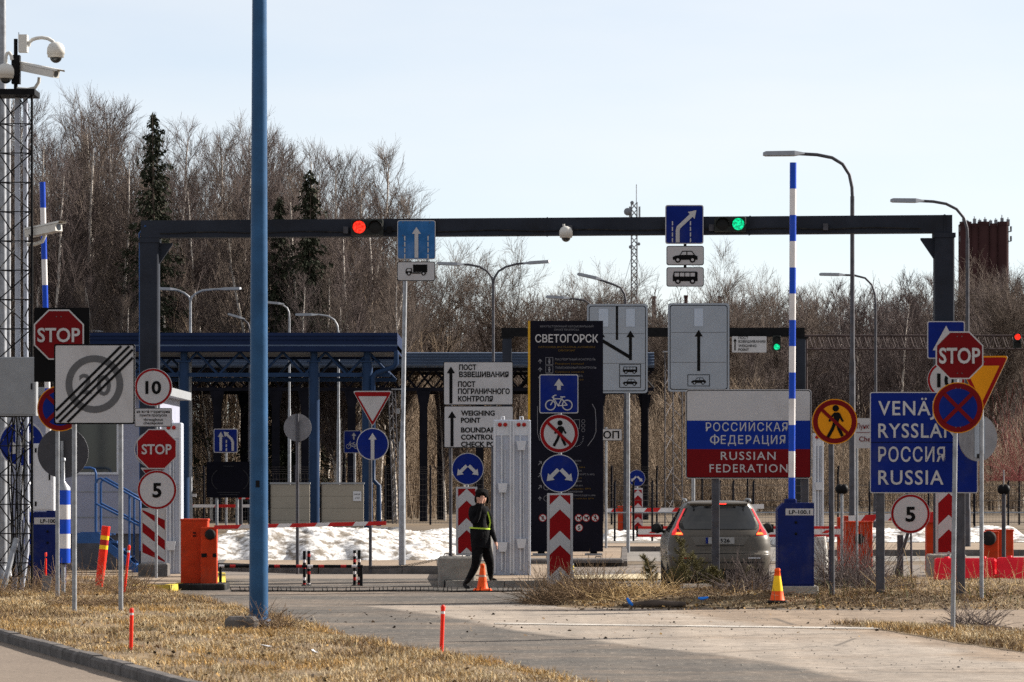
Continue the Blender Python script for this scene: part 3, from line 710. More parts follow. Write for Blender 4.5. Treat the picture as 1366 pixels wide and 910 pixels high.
# ---- horizontal lattice gantry on the right
DL = 165.
t = thing('lattice_gantry', 'thin brown horizontal lattice truss reaching from the second gantry past the street lamps', 'gantry', (wx(1220, DL), DL, 0))
b = MB(); zt, zb = wz(448, DL), wz(466, DL); xa, xb = wx(1072, DL), wx(1440, DL)
rust = mat('rusty lattice paint', (.06, .045, .045), .7, .2, var=.3, scale=2)
for y in (DL - .3, DL + .3):
    for z in (zt, zb): b.tube([(xa, y, z), (xb, y, z)], .035, rust, 5)
n = 30
for i in range(n):
    xa_, xb_ = xa + (xb - xa) * i / n, xa + (xb - xa) * (i + 1) / n; xm = (xa_ + xb_) / 2
    b.tube([(xa_, DL - .3, zb), (xm, DL - .3, zt)], .02, rust, 4); b.tube([(xm, DL - .3, zt), (xb_, DL - .3, zb)], .02, rust, 4)
    b.tube([(xa_, DL + .3, zt), (xm, DL + .3, zb)], .016, rust, 4); b.tube([(xm, DL + .3, zb), (xb_, DL + .3, zt)], .016, rust, 4)
b.build('truss', t)
for X in (xa + .1, xb - .2):
    c = MB()
    for dy in (-.3, .3): c.tube([(X, DL + dy, 0), (X, DL + dy, zt)], .05, rust, 6)
    for k in range(10): c.tube([(X, DL - .3, zt * k / 10), (X, DL + .3, zt * (k + 1) / 10)], .018, rust, 4)
    c.build('column', t)

# ---- traffic lights
def signal(label, cx, cy, D, w, h, vert, lit, order, beamside=True):
    """two-lamp signal head; order: which lamp (0 first) is lit"""
    S = D / F; X, Z = wx(cx, D), wz(cy, D); W, H = w * S, h * S
    t = thing('traffic_light', label, 'traffic light', (X, D, Z))
    b = MB(); b.cbox(X - W / 2, X + W / 2, D - .10, D + .10, Z - H / 2, Z + H / 2, mat('signal housing', (.022, .024, .022), .55, var=.2), .02)
    b.box(X - .04, X + .04, D + .10, D + .24, Z - .06, Z + .06, blacksteel); b.build('housing', t)
    for k in (0, 1):
        o_ = (-.25 + .5 * k); cx_, cz_ = (X, Z - o_ * H) if vert else (X + o_ * W, Z); r = (min(W, H / 2) if vert else min(W / 2, H)) * .40
        l = MB(); m = lit if k == order else darklens
        n = 20; vs = [(cx_, D - .125, cz_)] + [(cx_ + r * math.cos(2 * PI * i / n), D - .112, cz_ + r * math.sin(2 * PI * i / n)) for i in range(n)]
        l.add(vs, [(0, 1 + i, 1 + (i + 1) % n) for i in range(n)], m, True); l.build('lamp', t)
        v = MB(); vs = []; fs = []; q = 14
        for i in range(q + 1):
            a = math.radians(-20 + 220 * i / q)
            for y, rr in ((D - .10, r * 1.12), (D - .10 - r * 1.3, r * 1.06 if math.sin(a) > 0 else r * 1.1)): vs.append((cx_ + rr * math.cos(a), y if math.sin(a) > .2 else max(y, D - .10 - r * .5), cz_ + rr * math.sin(a)))
        for i in range(q): fs.append((2 * i, 2 * i + 1, 2 * i + 3, 2 * i + 2))
        v.add(vs, fs, blacksteel, True); v.build('visor', t)
    return t
signal('red lit two lamp signal on the gantry beam above the blue canopy', 490, 303.5, gy(490) - .31, 43, 21, False, redlamp, 0)
signal('green lit two lamp signal on the gantry beam beside the diverging arrow sign', 974, 299.5, gy(974) - .31, 42, 20, False, greenlamp, 1)
signal('small green lit signal hanging under the second gantry by the weighing sign', 1036, 458, D2 - .4, 11, 20, True, greenlamp, 1)
signal('small red lit signal on the lattice truss above the red twigs', 1357, 454.5, DL - .6, 10.5, 20, True, redlamp, 0)

# ---- cameras
def dome_camera(label, cx, cy, D, r, mount, group=None):
    """r: dome radius px; mount: 'arm' swan neck going left to px list, 'hang' from above"""
    S = D / F; X, Z = wx(cx, D), wz(cy, D); R = r * S
    t = thing('dome_camera', label, 'camera', (X, D, Z), group)
    b = MB(); b.lathe([(.001, R * 1.25), (R * .35, R * 1.22), (R * .75, R * 1.0), (R * .98, R * .55), (R * 1.0, -.1 * R), (R * .93, -.12 * R), (R * .92, -R * .45), (R * .7, -R * .5)], (X, D, Z), camwhite, 24); b.build('housing', t)
    g = MB(); g.sphere((X, D, Z - R * .42), R * .68, glassdark, 20, 6, lo=-90, hi=0); g.build('dome_glass', t)
    a = MB(); P = [(wx(px, D), D, wz(py, D)) for px, py in mount]; a.tube(P, R * .2, camwhite, 10)
    a.build('mount_arm', t); return t
DM = 67.6
dome_camera('white dome camera on a swan neck arm atop the lattice mast', 74.5, 71, DM, 12, [(38, 62), (39, 57), (43, 53), (49, 51), (56, 50.2), (64, 51.5), (70, 55), (74, 60)])
dome_camera('white dome camera beside the mast pole below the swan neck arm', 7.5, 99, DM - .3, 11.5, [(16, 80), (15, 74), (12, 70), (9.5, 71), (8, 75), (7.5, 87)])
dome_camera('white dome camera hanging from the middle of the gantry beam', 755, 313, gy(755) - .36, 9, [(752, 299), (752, 301), (754, 303)])
def bullet_camera(label, a, b_, D, r, yaw, bracket):
    """a, b_: pixel ends of the housing axis"""
    S = D / F; A = Vector((wx(a[0], D), D + .12, wz(a[1], D))); B = Vector((wx(b_[0], D), D - yaw, wz(b_[1], D)))
    t = thing('bullet_camera', label, 'camera', tuple(A)); R = r * S; d = (B - A).normalized(); u = Vector((0, 0, 1)); s = d.cross(u).normalized(); u = s.cross(d)
    def sec(c, k): return [tuple(c + s * (R * k * x) + u * (R * k * z)) for x, z in ((-1, -.75), (1, -.75), (1, .55), (.8, .8), (-.8, .8), (-1, .55))]
    m = MB(); vs = sec(A, .9) + sec(A + d * .04, 1) + sec(B - d * .02, 1) + sec(B, .93)
    fs = [(5, 4, 3, 2, 1, 0), tuple(range(18, 24))]
    for k in range(3):
        for i in range(6): fs.append((k * 6 + i, k * 6 + (i + 1) % 6, k * 6 + 6 + (i + 1) % 6, k * 6 + 6 + i))
    m.add(vs, fs, camwhite); m.build('housing', t)
    h = MB(); A2, B2 = A + u * R * .95, B + u * R * .95 + d * .10
    vs = [tuple(p + s * R * x + u * z * R) for p in (A2, B2) for x, z in ((-1.12, -.35), (-.95, 0), (.95, 0), (1.12, -.35))]
    h.add(vs, [(0, 1, 5, 4), (1, 2, 6, 5), (2, 3, 7, 6)], camwhite); h.build('sun_shield', t)
    g = MB(); c = B + d * .004; n = 16; g.add([tuple(c + s * R * .6 * math.cos(2 * PI * i / n) + u * R * .6 * math.sin(2 * PI * i / n)) for i in range(n)], [tuple(range(n))], glassdark); g.build('lens_glass', t)
    k = MB(); P = [(wx(px, D), D + .05, wz(py, D)) for px, py in bracket]; k.tube(P, R * .32, camwhite, 8); k.build('bracket', t)
    return t
bullet_camera('white bullet camera tilted down atop the lattice mast below the dome', (27, 88), (78, 101.5), DM - .05, 7.2, .35, [(52, 103), (51, 110), (46, 117), (36, 119), (22, 118)])
bullet_camera('white bullet camera in front of the striped raised arm on the mast', (36, 311), (81, 304.5), DM - .1, 7.5, .30, [(60, 313), (56, 322), (46, 326), (36, 326)])

# ---- lattice mast at the left edge
X0, X1 = wx(1, DM), wx(45, DM); W = X1 - X0; XC = (X0 + X1) / 2
t = thing('lattice_mast', 'dark lattice camera mast at the edge of the grass beside the grey cabinets', 'mast', (XC, DM, VZ))
b = MB(); zt = wz(128, DM); legs = [(X0, DM - .25), (X1, DM - .25), (XC, DM + .32)]
for x, y in legs: b.tube([(x, y, VZ - .05), (x, y, zt)], .022, blacksteel, 6)
n = 17; hz = (zt - VZ) / n
for k in range(n):
    for i in range(3):
        (xa, ya), (xb, yb) = legs[i], legs[(i + 1) % 3]; za, zb = VZ + hz * k, VZ + hz * (k + 1)
        if k % 2: xa, ya, xb, yb = xb, yb, xa, ya
        b.tube([(xa, ya, za), (xb, yb, zb)], .011, blacksteel, 5); b.tube([(xa, ya, zb), (xb, yb, zb)], .010, blacksteel, 5)
b.build('lattice_frame', t)
p = MB(); p.box(X0 - .12, X1 + .06, DM - .36, DM + .40, zt - .01, zt + .09, blacksteel); p.build('platform', t)
p = MB(); p.tube([(wx(21, DM), DM, zt), (wx(21, DM), DM, wz(52, DM))], .035, blacksteel, 8); p.box(wx(16, DM), wx(27, DM), DM - .09, DM + .09, wz(112, DM), wz(74, DM), blacksteel); p.box(wx(25.5, DM), wx(37, DM), DM - .12, DM + .08, wz(70, DM), wz(47, DM), camwhite); p.tube([(wx(25, DM), DM, wz(47, DM)), (wx(25, DM), DM, wz(43, DM))], .006, blacksteel, 5); p.build('camera_post', t)
for px, pb, r in ((22, 40, .055), (33, 47, .05)):
    c = MB(); c.tube([(wx(px, DM), DM + .10, wz(130, DM)), (wx(px + .5, DM), DM + .10, wz(420, DM)), (wx(px + 2, DM), DM + .1, wz(735, DM)), (wx(px - 5, DM), DM + .05, VZ)], r * .85, pylon, 10); c.build('cable_duct', t)
c = MB(); rr = random.Random(3)
for k in range(7):
    px = 20 + rr.uniform(-8, 12); c.tube([(wx(px + rr.uniform(-5, 5), DM), DM - .05 + rr.uniform(-.1, .1), wz(yy, DM)) for yy in (556, 575, 600, 640, 700, 770)], .014, rubber, 5)
c.build('cable', t)
c = MB(); c.tube([(wx(3, DM - .6), DM - .6, VZ), (wx(22, DM - .3), DM - .3, wz(718, DM))], .05, galv, 8); c.build('stay_bar', t)
def cabinet(label, px0, px1, py0, py1, D, d, m, hinge=True):
    t = thing('control_cabinet', label, 'cabinet', (wx((px0 + px1) / 2, D), D, wz(py1, D)))
    b = MB(); b.cbox(wx(px0, D), wx(px1, D), D - d, D, wz(py1, D), wz(py0, D), m, .012); b.build('body', t)
    c = MB(); g = 2.2; c.cbox(wx(px0 + g, D), wx(px1 - g, D), D - d - .012, D - d - .001, wz(py1 - g, D), wz(py0 + g, D), m, .004)
    c.build('door', t)
    h = MB()
    for py in (py0 + 9, py1 - 9): h.box(wx(px0 + 2.5, D), wx(px0 + 5, D), D - d - .02, D - d - .012, wz(py + 3, D), wz(py - 3, D), blacksteel)
    h.box(wx(px1 - 7, D), wx(px1 - 5, D), D - d - .025, D - d - .012, wz((py0 + py1) / 2 + 4, D), wz((py0 + py1) / 2 - 4, D), blacksteel); h.build('latch', t)
    b2 = MB(); b2.box(wx(px0 + 4, D), wx(px1 - 4, D), D, D + .08, wz(py0 + 14, D), wz(py0 + 10, D), blacksteel); b2.build('bracket', t)
    return t
cabinet('wide grey control cabinet on the lattice mast beside the stop sign', -4, 51, 477, 555, DM - .38, .28, boxgrey)
cabinet('narrow pale grey control cabinet low on the lattice mast', 47, 75, 592, 681, DM + .05, .32, pylon_w)

# ---- tall grey pole at the very left edge, two more pale poles
def plain_pole(label, px, ytop, yb, r0, r1, m, z=0., D=None, pxt=None, cat='pole', name='pole', group=None):
    D = D or D_of(yb, z); X = wx(px, D); XT = wx(pxt if pxt is not None else px, D)
    t = thing(name, label, cat, (X, D, z), group)
    b = MB(); b.tube([(X, D, z - .1), ((X + XT) / 2, D, (z + wz(ytop, D)) / 2), (XT, D, wz(ytop, D))], [r0, (r0 + r1) / 2, r1], m, 16); b.build('shaft', t)
    f = MB(); f.lathe([(r0 * 1.9, 0), (r0 * 1.9, .05), (r0 * 1.15, .10), (r0 * 1.12, .3), (r0 * .9, .31)], (X, D, z), m, 14); f.build('foot', t); return t
plain_pole('tall galvanised pole standing behind the lattice mast', 3, -320, 775, .10, .06, galv, VZ, 74.)
plain_pole('galvanised tube standing inside the lattice mast outline', 11, 128, 770, .055, .05, galv, VZ, 77.)
# ---- the blue mast
DB = D_of(838, VZ)
t = thing('blue_mast', 'tall blue painted round steel mast standing in the grass verge', 'mast', (wx(344.5, DB), DB, VZ))
b = MB(); X = wx(345, DB); top = wz(-260, DB); b.tube([(X, DB, VZ - .2), (X + .005, DB, wz(420, DB)), (wx(346.5, DB), DB, top)], [.128, .115, .086], polblue, 28); b.build('shaft', t)
c = MB(); c.box(X - .03, X + .02, DB - .128, DB - .10, wz(650, DB), wz(641, DB), blacksteel); c.build('hatch_lock', t)
c = MB(); c.box(X - .05, X + .05, DB - .1205, DB - .09, wz(690, DB), wz(620, DB), polblue); c.build('hatch', t)
for py in (722, 560, 300): c = MB(); rr_ = .126 if py > 600 else .119 if py > 400 else .108; c.tube([(X, DB, wz(py + 1.2, DB)), (X, DB, wz(py, DB))], rr_, polblue, 28); c.build('weld_ring', t)
c = MB(); c.cbox(X - .42, X + .02, DB - .5, DB - .16, VZ - .05, VZ + .17, concrete_d, .05); c.cbox(X - .13, X + .14, DB - .24, DB + .2, VZ - .05, VZ + .09, concrete_d, .04); c.build('footing', t)
c = MB(); c.lathe([(.16, 0), (.16, .02), (.135, .025), (.13, .05), (.11, .051)], (X, DB, VZ + .095), polblue, 20); c.build('flange', t)

# ---- street lamps
lamp_m = mat('lamp head grey', (.22, .23, .25), .4, .4, var=.1)
def street_lamp(label, px, ybend, D, heads, m=galv_dark, thin=.055, group=None):
    """heads: list of pixel paths starting at the pole top and ending at the lamp tip"""
    t = thing('street_lamp', label, 'street lamp', (wx(px, D), D, 0), group); X = wx(px, D)
    zb = wz(ybend, D); b = MB(); b.tube([(X, D, -.1), (X, D, 1.2), (X, D, 1.25), (X, D, zb * .55), (X, D, zb * .56), (X, D, zb)], [thin * 1.75, thin * 1.7, thin * 1.45, thin * 1.3, thin, thin * .92], m, 12); b.build('pole', t)
    for path, hl in heads:
        P = [(wx(a, D), D, wz(c, D)) for a, c in path]; P = [(X, D, zb)] + P
        a = MB(); a.tube(P[:-1] + [tuple(Vector(P[-1]) * .35 + Vector(P[-2]) * .65)], thin * .75, m, 10); a.build('arm', t)
        A, B = Vector(P[-2]), Vector(P[-1]); d = (B - A).normalized(); s = Vector((0, 1, 0)); u = d.cross(s); u = u if u.z > 0 else -u; W = .20; Hh = .085
        A = B - d * hl; h = MB()
        vs = []
        for q, k in ((A - d * .25, .35), (A, 1.), (B - d * .06, .95), (B, .6)):
            for x, z in ((-1, -.6), (1, -.6), (.8, .7), (-.8, .7)): vs.append(tuple(q + s * W * k * x + u * Hh * k * z))
        fs = [(3, 2, 1, 0), (12, 13, 14, 15)]
        for k in range(3):
            for i in range(4): fs.append((k * 4 + i, k * 4 + (i + 1) % 4, k * 4 + 4 + (i + 1) % 4, k * 4 + 4 + i))
        h.add(vs, fs, lamp_m); hd = h.build('lamp_head', t)
        g = MB(); C = B - d * hl * .5 - u * Hh * .62
        g.add([tuple(C + d * x * hl * .38 + s * y * W * .7) for x, y in ((-1, -1), (1, -1), (1, 1), (-1, 1))], [(0, 1, 2, 3)], boxgrey); g.build('lens', hd)
    return t
street_lamp('tallest street lamp, its curved arm reaching over the striped raised arm', 1137, 262, 93., [([(1136.5, 250), (1133, 233), (1124, 219), (1110, 210.5), (1090, 206.5), (1062, 205), (1018, 205.5)], .75)])
street_lamp('street lamp in front of the brick silo with a curved arm', 1290.5, 318, 109., [([(1290, 305), (1286, 291), (1276, 279), (1262, 272), (1245, 269), (1225, 268), (1188, 267.5)], .7)])
street_lamp('shorter street lamp behind the tallest one, above the country name sign', 1168, 405, 149., [([(1167, 392), (1163, 380), (1154, 371), (1140, 367.5), (1118, 366.5), (1093, 366)], .75)])
street_lamp('double armed street lamp behind the weighing point boards', 658, 378, 142., [([(656, 370), (650, 362), (640, 356), (625, 353), (608, 352.5), (583, 351.5)], .75), ([(660, 370), (665, 362), (675, 356), (690, 352), (705, 351), (734, 349)], .75)])
street_lamp('street lamp with a straight sloping arm above the lane boards', 834.5, 400, 140., [([(833, 392), (828, 384), (818, 379.5), (805, 375), (790, 370), (770, 365.5)], .7)])
street_lamp('street lamp with a low curved arm over the information board', 790, 415, 150., [([(787, 406), (780, 401), (768, 399), (755, 398), (745, 397), (728, 396)], .7)])
street_lamp('double armed pale street lamp behind the first canopy column', 254, 402, 157., [([(252, 396), (246, 391), (238, 387.5), (228, 386), (220, 385.5), (205, 385)], .7), ([(256, 396), (262, 391), (270, 387.5), (285, 386), (300, 385.5), (322, 385)], .7)], galv)
street_lamp('pale street lamp between the two canopy columns right of the blue mast', 451.5, 445, 165., [([(450, 434), (446, 427), (438, 422), (425, 420), (412, 420), (394, 420)], .7)], galv)
street_lamp('small pale street lamp with its arm touching the blue mast', 386, 425, 180., [([(385.5, 417), (383, 411), (377, 407), (370, 405), (362, 404), (352, 403)], .7)], galv)
street_lamp('street lamp far off above the canopy roof left of the gantry column', 142, 455, 190., [([(141, 450), (138, 446), (133, 443), (127, 442), (122, 441.5), (112, 441)], .7)], galv)
street_lamp('short street lamp with a drooping arm left of the blue mast', 333, 440, 185., [([(331, 432), (327, 428), (322, 425.5), (316, 423), (311, 421), (304, 419)], .6)], galv_dark)

# ---- canopies
D1 = 152.
t = thing('canopy', 'dark blue canopy with a deep fascia on round blue columns', 'canopy', (wx(325, D1), D1, 0))
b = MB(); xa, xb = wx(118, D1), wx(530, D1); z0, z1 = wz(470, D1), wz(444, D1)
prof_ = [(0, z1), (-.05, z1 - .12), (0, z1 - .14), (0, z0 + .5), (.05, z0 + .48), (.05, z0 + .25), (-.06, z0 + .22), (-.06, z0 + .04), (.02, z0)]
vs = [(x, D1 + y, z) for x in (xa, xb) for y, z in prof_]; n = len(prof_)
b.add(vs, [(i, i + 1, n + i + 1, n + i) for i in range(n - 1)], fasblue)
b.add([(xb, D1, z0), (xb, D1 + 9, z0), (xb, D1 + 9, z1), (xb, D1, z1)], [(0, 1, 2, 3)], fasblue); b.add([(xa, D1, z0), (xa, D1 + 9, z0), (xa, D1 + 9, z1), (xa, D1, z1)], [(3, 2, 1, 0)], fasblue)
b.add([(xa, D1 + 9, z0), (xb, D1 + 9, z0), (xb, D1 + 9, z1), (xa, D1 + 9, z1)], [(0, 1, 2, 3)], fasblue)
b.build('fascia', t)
r = MB(); r.box(xa, xb, D1 + .03, D1 + 8.97, z0 + .1, z0 + .3, roofgrey); r.build('roof', t)
zc = wz(500, D1)
for yy in (D1 + .5, D1 + 8.3):
    tr = MB(); zt = z0 + .02; tr.box(xa, xb - .3, yy - .06, yy + .06, zc - .07, zc + .09, colblue)
    n = 7; L = (xb - .3 - xa) / n
    for i in range(n):
        a_ = xa + L * i; m_ = a_ + L / 2
        tr.tube([(a_, yy, zc), (m_, yy, zt)], .055, colblue, 6); tr.tube([(m_, yy, zt), (a_ + L, yy, zc)], .055, colblue, 6)
    tr.build('truss', t)
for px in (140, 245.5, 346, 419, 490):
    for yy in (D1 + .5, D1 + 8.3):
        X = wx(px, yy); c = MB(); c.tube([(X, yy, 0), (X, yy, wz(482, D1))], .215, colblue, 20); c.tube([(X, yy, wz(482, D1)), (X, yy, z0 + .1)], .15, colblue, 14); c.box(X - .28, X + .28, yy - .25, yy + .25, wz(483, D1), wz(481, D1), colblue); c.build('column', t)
c = MB(); c.tube([(wx(528.5, D1), D1 - .02, z0 + .05), (wx(528.5, D1), D1 - .02, wz(485, D1)), (wx(525, D1), D1 - .02, wz(490, D1)), (wx(502, D1), D1 + .3, wz(497, D1)), (wx(497, D1), D1 + .3, wz(503, D1)), (wx(497, D1), D1 + .3, wz(640, D1)), (wx(505, D1), D1 + .3, wz(648, D1)), (wx(505, D1), D1 + .3, .2)], .10, colblue, 8); c.build('drain_pipe', t)
D3 = 186.
t = thing('canopy', 'long low canopy with a ribbed grey roof on dark lattice trusses', 'canopy', (wx(480, D3), D3, 0))
xa, xb = wx(100, D3), wx(873, D3); z0, z1 = wz(489, D3), wz(469.5, D3)
b = MB(); nr = 5
for k in range(nr):
    za, zb = z0 + (z1 - z0) * k / nr, z0 + (z1 - z0) * (k + 1) / nr
    b.add([(xa, D3 + k * .12, za), (xb, D3 + k * .12, za), (xb, D3 + k * .12 - .05, zb - .04), (xa, D3 + k * .12 - .05, zb - .04), (xa, D3 + (k + 1) * .12, zb), (xb, D3 + (k + 1) * .12, zb)], [(0, 1, 2, 3), (3, 2, 5, 4)], roofgrey)
b.add([(xa, D3 + .6, z1), (xb, D3 + .6, z1), (xb, D3 + 9, z1 + .1), (xa, D3 + 9, z1 + .1)], [(0, 1, 2, 3)], roofgrey)
b.box(xa, xb, D3 + .3, D3 + 9, z0 - .05, z0, roofgrey); b.build('roof', t)
zc = wz(518, D3)
for yy in (D3 + .6, D3 + 8):
    b = MB(); b.box(xa, xb, yy - .07, yy + .07, zc - .12, zc + .05, darkframe); b.box(xa, xb, yy - .07, yy + .07, z0 - .20, z0 - .055, darkframe)
    n = 34; L = (xb - xa) / n
    for i in range(n):
        a_ = xa + L * i
        b.tube([(a_, yy, zc), (a_ + L, yy, z0 - .06)], .05, darkframe, 4); b.tube([(a_, yy, z0 - .06), (a_ + L, yy, zc)], .05, darkframe, 4)
    b.build('truss', t)
for j, px in enumerate((150, 199, 290, 326, 368, 379, 407, 456, 469, 520, 565, 588, 640, 720, 800, 860)):
    yy = D3 + (.6 if j % 2 == 0 else 8); X = wx(px, yy); c = MB(); c.cbox(X - .19, X + .19, yy - .19, yy + .19, 0, zc - .1, darkframe, .03)
    c.prism([(X - .19, zc - .9), (X + .19, zc - .9), (X + .34, zc - .13), (X - .34, zc - .13)], yy - .16, yy + .16, darkframe); c.build('column', t)
# ---- beige barrier walls under the canopy
def wallpanel(label, px0, px1, py0, D):
    t = thing('windbreak_wall', label, 'wall', (wx((px0 + px1) / 2, D), D, 0))
    b = MB(); z1 = wz(py0, D); h = z1 / 4
    for k in range(4): b.box(wx(px0, D), wx(px1, D), D, D + .2, h * k + .006, h * (k + 1) - .006, beige)
    b.box(wx(px0, D) + .02, wx(px1, D) - .02, D + .02, D + .18, .02, z1 - .02, beige); b.build('panel', t)
    c = MB(); c.box(wx(px0, D) - .03, wx(px1, D) + .03, D - .03, D + .23, z1, z1 + .07, boxgrey); c.build('coping', t)
    p = MB(); p.box(wx(px0, D) - .06, wx(px0, D) - .006, D - .05, D + .25, 0, z1, blacksteel); p.build('post', t); return t
wallpanel('beige planked wall panel behind the round sign back', 361, 413, 646, 149.)
o = wallpanel('beige planked wall panel with a small white notice on it', 429, 485, 646, 149.)
p = Plate(476.5, 662, 148.97); m = MB(); p.board(m, rect(11, 13), pylon_w, th=.02); p.text(m, 'ВНИМАНИЕ', 0, 2.5, 2, grey_sym, 1, 8); p.text(m, 'СТОЙ', 0, -2.5, 2, grey_sym, 1, 6); m.build('notice', o)

# ---- white kiosk with steps at the left
DK = 83.
t = thing('guard_kiosk', 'pale lilac guard kiosk with a dark window behind the end of limit sign', 'kiosk', (wx(150, DK), DK, 0))
b = MB(); xa, xb, za, zb = wx(-40, DK), wx(213, DK), wz(712, DK), wz(528, DK)
wx0, wx1, wz0, wz1 = wx(97, DK), wx(157, DK), wz(630, DK), wz(556, DK)
b.box(xa, wx0, DK, DK + .15, za, zb, kiosk_w); b.box(wx1, xb, DK, DK + .15, za, zb, kiosk_w); b.box(wx0, wx1, DK, DK + .15, za, wz0, kiosk_w); b.box(wx0, wx1, DK, DK + .15, wz1, zb, kiosk_w)
b.box(xb - .15, xb, DK + .15, DK + 5, za, zb, kiosk_w); b.box(xa, xa + .15, DK + .15, DK + 5, za, zb, kiosk_w); b.box(xa + .15, xb - .15, DK + 4.85, DK + 5, za, zb, kiosk_w); b.box(xa + .15, xb - .15, DK + .15, DK + 4.85, za, za + .1, kiosk_d)
for py in (656, 690): b.box(xa, xb, DK - .012, DK - .001, wz(py + .6, DK), wz(py - .6, DK), boxgrey)
b.build('wall', t)
b = MB(); b.box(xa - .2, xb + .25, DK - .3, DK + 5.2, zb, zb + .18, boxgrey); b.build('roof', t)
b = MB(); b.box(xa + .1, xb - .1, DK + .1, DK + 4.9, 0, za - .002, kiosk_d); b.build('plinth', t)
w = MB(); f = .05
w.box(wx0 - .02, wx1 + .02, DK - .03, DK + .02, wz0 - .05, wz0 + .0, pylon_w); w.box(wx0 - .02, wx1 + .02, DK - .03, DK - .001, wz1 - .0, wz1 + .05, pylon_w); w.box(wx0 - .03, wx0 + .02, DK - .029, DK - .001, wz0, wz1, pylon_w); w.box(wx1 - .02, wx1 + .03, DK - .029, DK - .001, wz0, wz1, pylon_w)
wf = w.build('window', t); g = MB(); g.box(wx0, wx1, DK + .06, DK + .08, wz0, wz1, glassdark); g.build('pane', wf)
DS = 80.5
t = thing('steps', 'blue steel steps with handrails leading up to the guard kiosk', 'steps', (wx(150, DS), DS, 0))
b = MB(); n = 6; xa, xb = wx(132, DS), wx(184, DS); zl = wz(712, DS)
for k in range(n):
    x = xa + (xb - xa) * k / n; z = zl * (1 - k / n)
    b.box(x, x + .24, DS + .02, DS + 1.0, z - .04, z, railblue)
b.box(wx(100, DS), xa, DS + .02, DS + 1.6, zl - .06, zl, railblue); b.build('tread', t)
for yy in (DS, DS + 1.02):
    b = MB(); b.prism([(xa, zl - .22), (xb + .1, -.02), (xb + .3, -.02), (xa, zl + .02)], yy - .02, yy + .02, railblue); b.box(wx(100, DS), xa, yy - .02, yy + .02, zl - .2, zl + .02, railblue); b.build('stringer', t)
    r = MB(); q = [(127.5, 708), (127.5, 645), (130, 640), (134, 638), (187, 668), (187, 735)]
    r.tube([(wx(a, DS), yy, wz(c, DS)) for a, c in q], .025, railblue, 8); r.tube([(wx(128, DS), yy, wz(672, DS)), (wx(187, DS), yy, wz(702, DS))], .022, railblue, 8); r.tube([(wx(172.5, DS), yy, wz(660, DS)), (wx(172.5, DS), yy, wz(752, DS))], .022, railblue, 8)
    if yy > DS: r.tube([(wx(a, DS), yy, wz(c, DS)) for a, c in [(121, 712), (121, 632), (119, 626), (114, 624), (95, 624)]], .025, railblue, 8)
    r.build('handrail', t)

# ---- white housings of the raised gates (pylons)
def gate_pylon(label, px0, px1, py0, yb, D, cols=2, d=.55):
    t = thing('gate_pylon', label, 'gate post', (wx((px0 + px1) / 2, D), D, 0)); b = MB(); xa, xb = wx(px0, D), wx(px1, D); z1 = wz(py0, D); z0 = .13
    b.cbox(xa, xb, D, D + d, z0, z1, pylon, .02)
    b.box(xa - .015, xb + .015, D - .015, D + d + .015, z0 - .13, z0, galv); W = (xb - xa) / cols
    b.build('housing', t)
    for k in range(cols):
        xc = xa + W * (k + .5); c = MB()
        c.box(xa + W * k + .008, xa + W * k + .05, D - .03, D - .001, z0 + .03, z1 - .02, pylon_w); c.box(xa + W * (k + 1) - .05, xa + W * (k + 1) - .008, D - .03, D - .001, z0 + .03, z1 - .02, pylon_w)
        c.box(xa + W * k + .05, xa + W * (k + 1) - .05, D - .012, D - .002, z1 - .32, z1 - .03, pylon_w); c.build('door_leaf', t)
        r = MB(); r.tube([(xc - .02, D - .03, z0 + .1), (xc - .02, D - .03, z1 - .32)], .02, pylon_w, 8)
        r.tube([(xc + .05, D - .02, z0 + .02), (xc + .06, D - .03, z0 + .5), (xc + .045, D - .02, z0 + 1.2), (xc + .05, D - .02, z1 - .6)], .012, pylon_w, 6); r.build('cable_duct', t)
        for zz in ((z0 + .55, z0 + 1.75) if k == 0 else (z0 + .62, z1 - .55)):
            e = MB(); e.prism([(xc - .1, zz + .12), (xc - .07, zz - .07), (xc + .07, zz - .07), (xc + .1, zz + .12)], D - .11, D - .004, pylon_w); e.build('junction_box', t)
        for s in (-.055, .055):
            l = MB(); l.lathe([(.042, 0), (.042, -.02), (.03, -.035), (.001, -.042)], (xc + s, D - .014, z1 - .10), redlens, 16, 'y'); l.build('marker_lamp', t)
        l = MB(); l.tube([(xc - .03, D + .1, z1), (xc - .03, D + .1, z1 + .06), (xc + .03, D + .1, z1 + .06), (xc + .03, D + .1, z1)], .014, pylon_w, 6); l.build('lifting_eye', t)
    return t
gate_pylon('pale gate pylon with four red marker lamps behind the walking guard', 658, 708, 560, 770, 78.)
gate_pylon('pale gate pylon half hidden behind the speed ten sign', 215, 242, 564, 776, 79.5, 1)
gate_pylon('pale tall gate pylon beyond the striped arm cabinet', 1086, 1099, 578, 705, 95., 1)

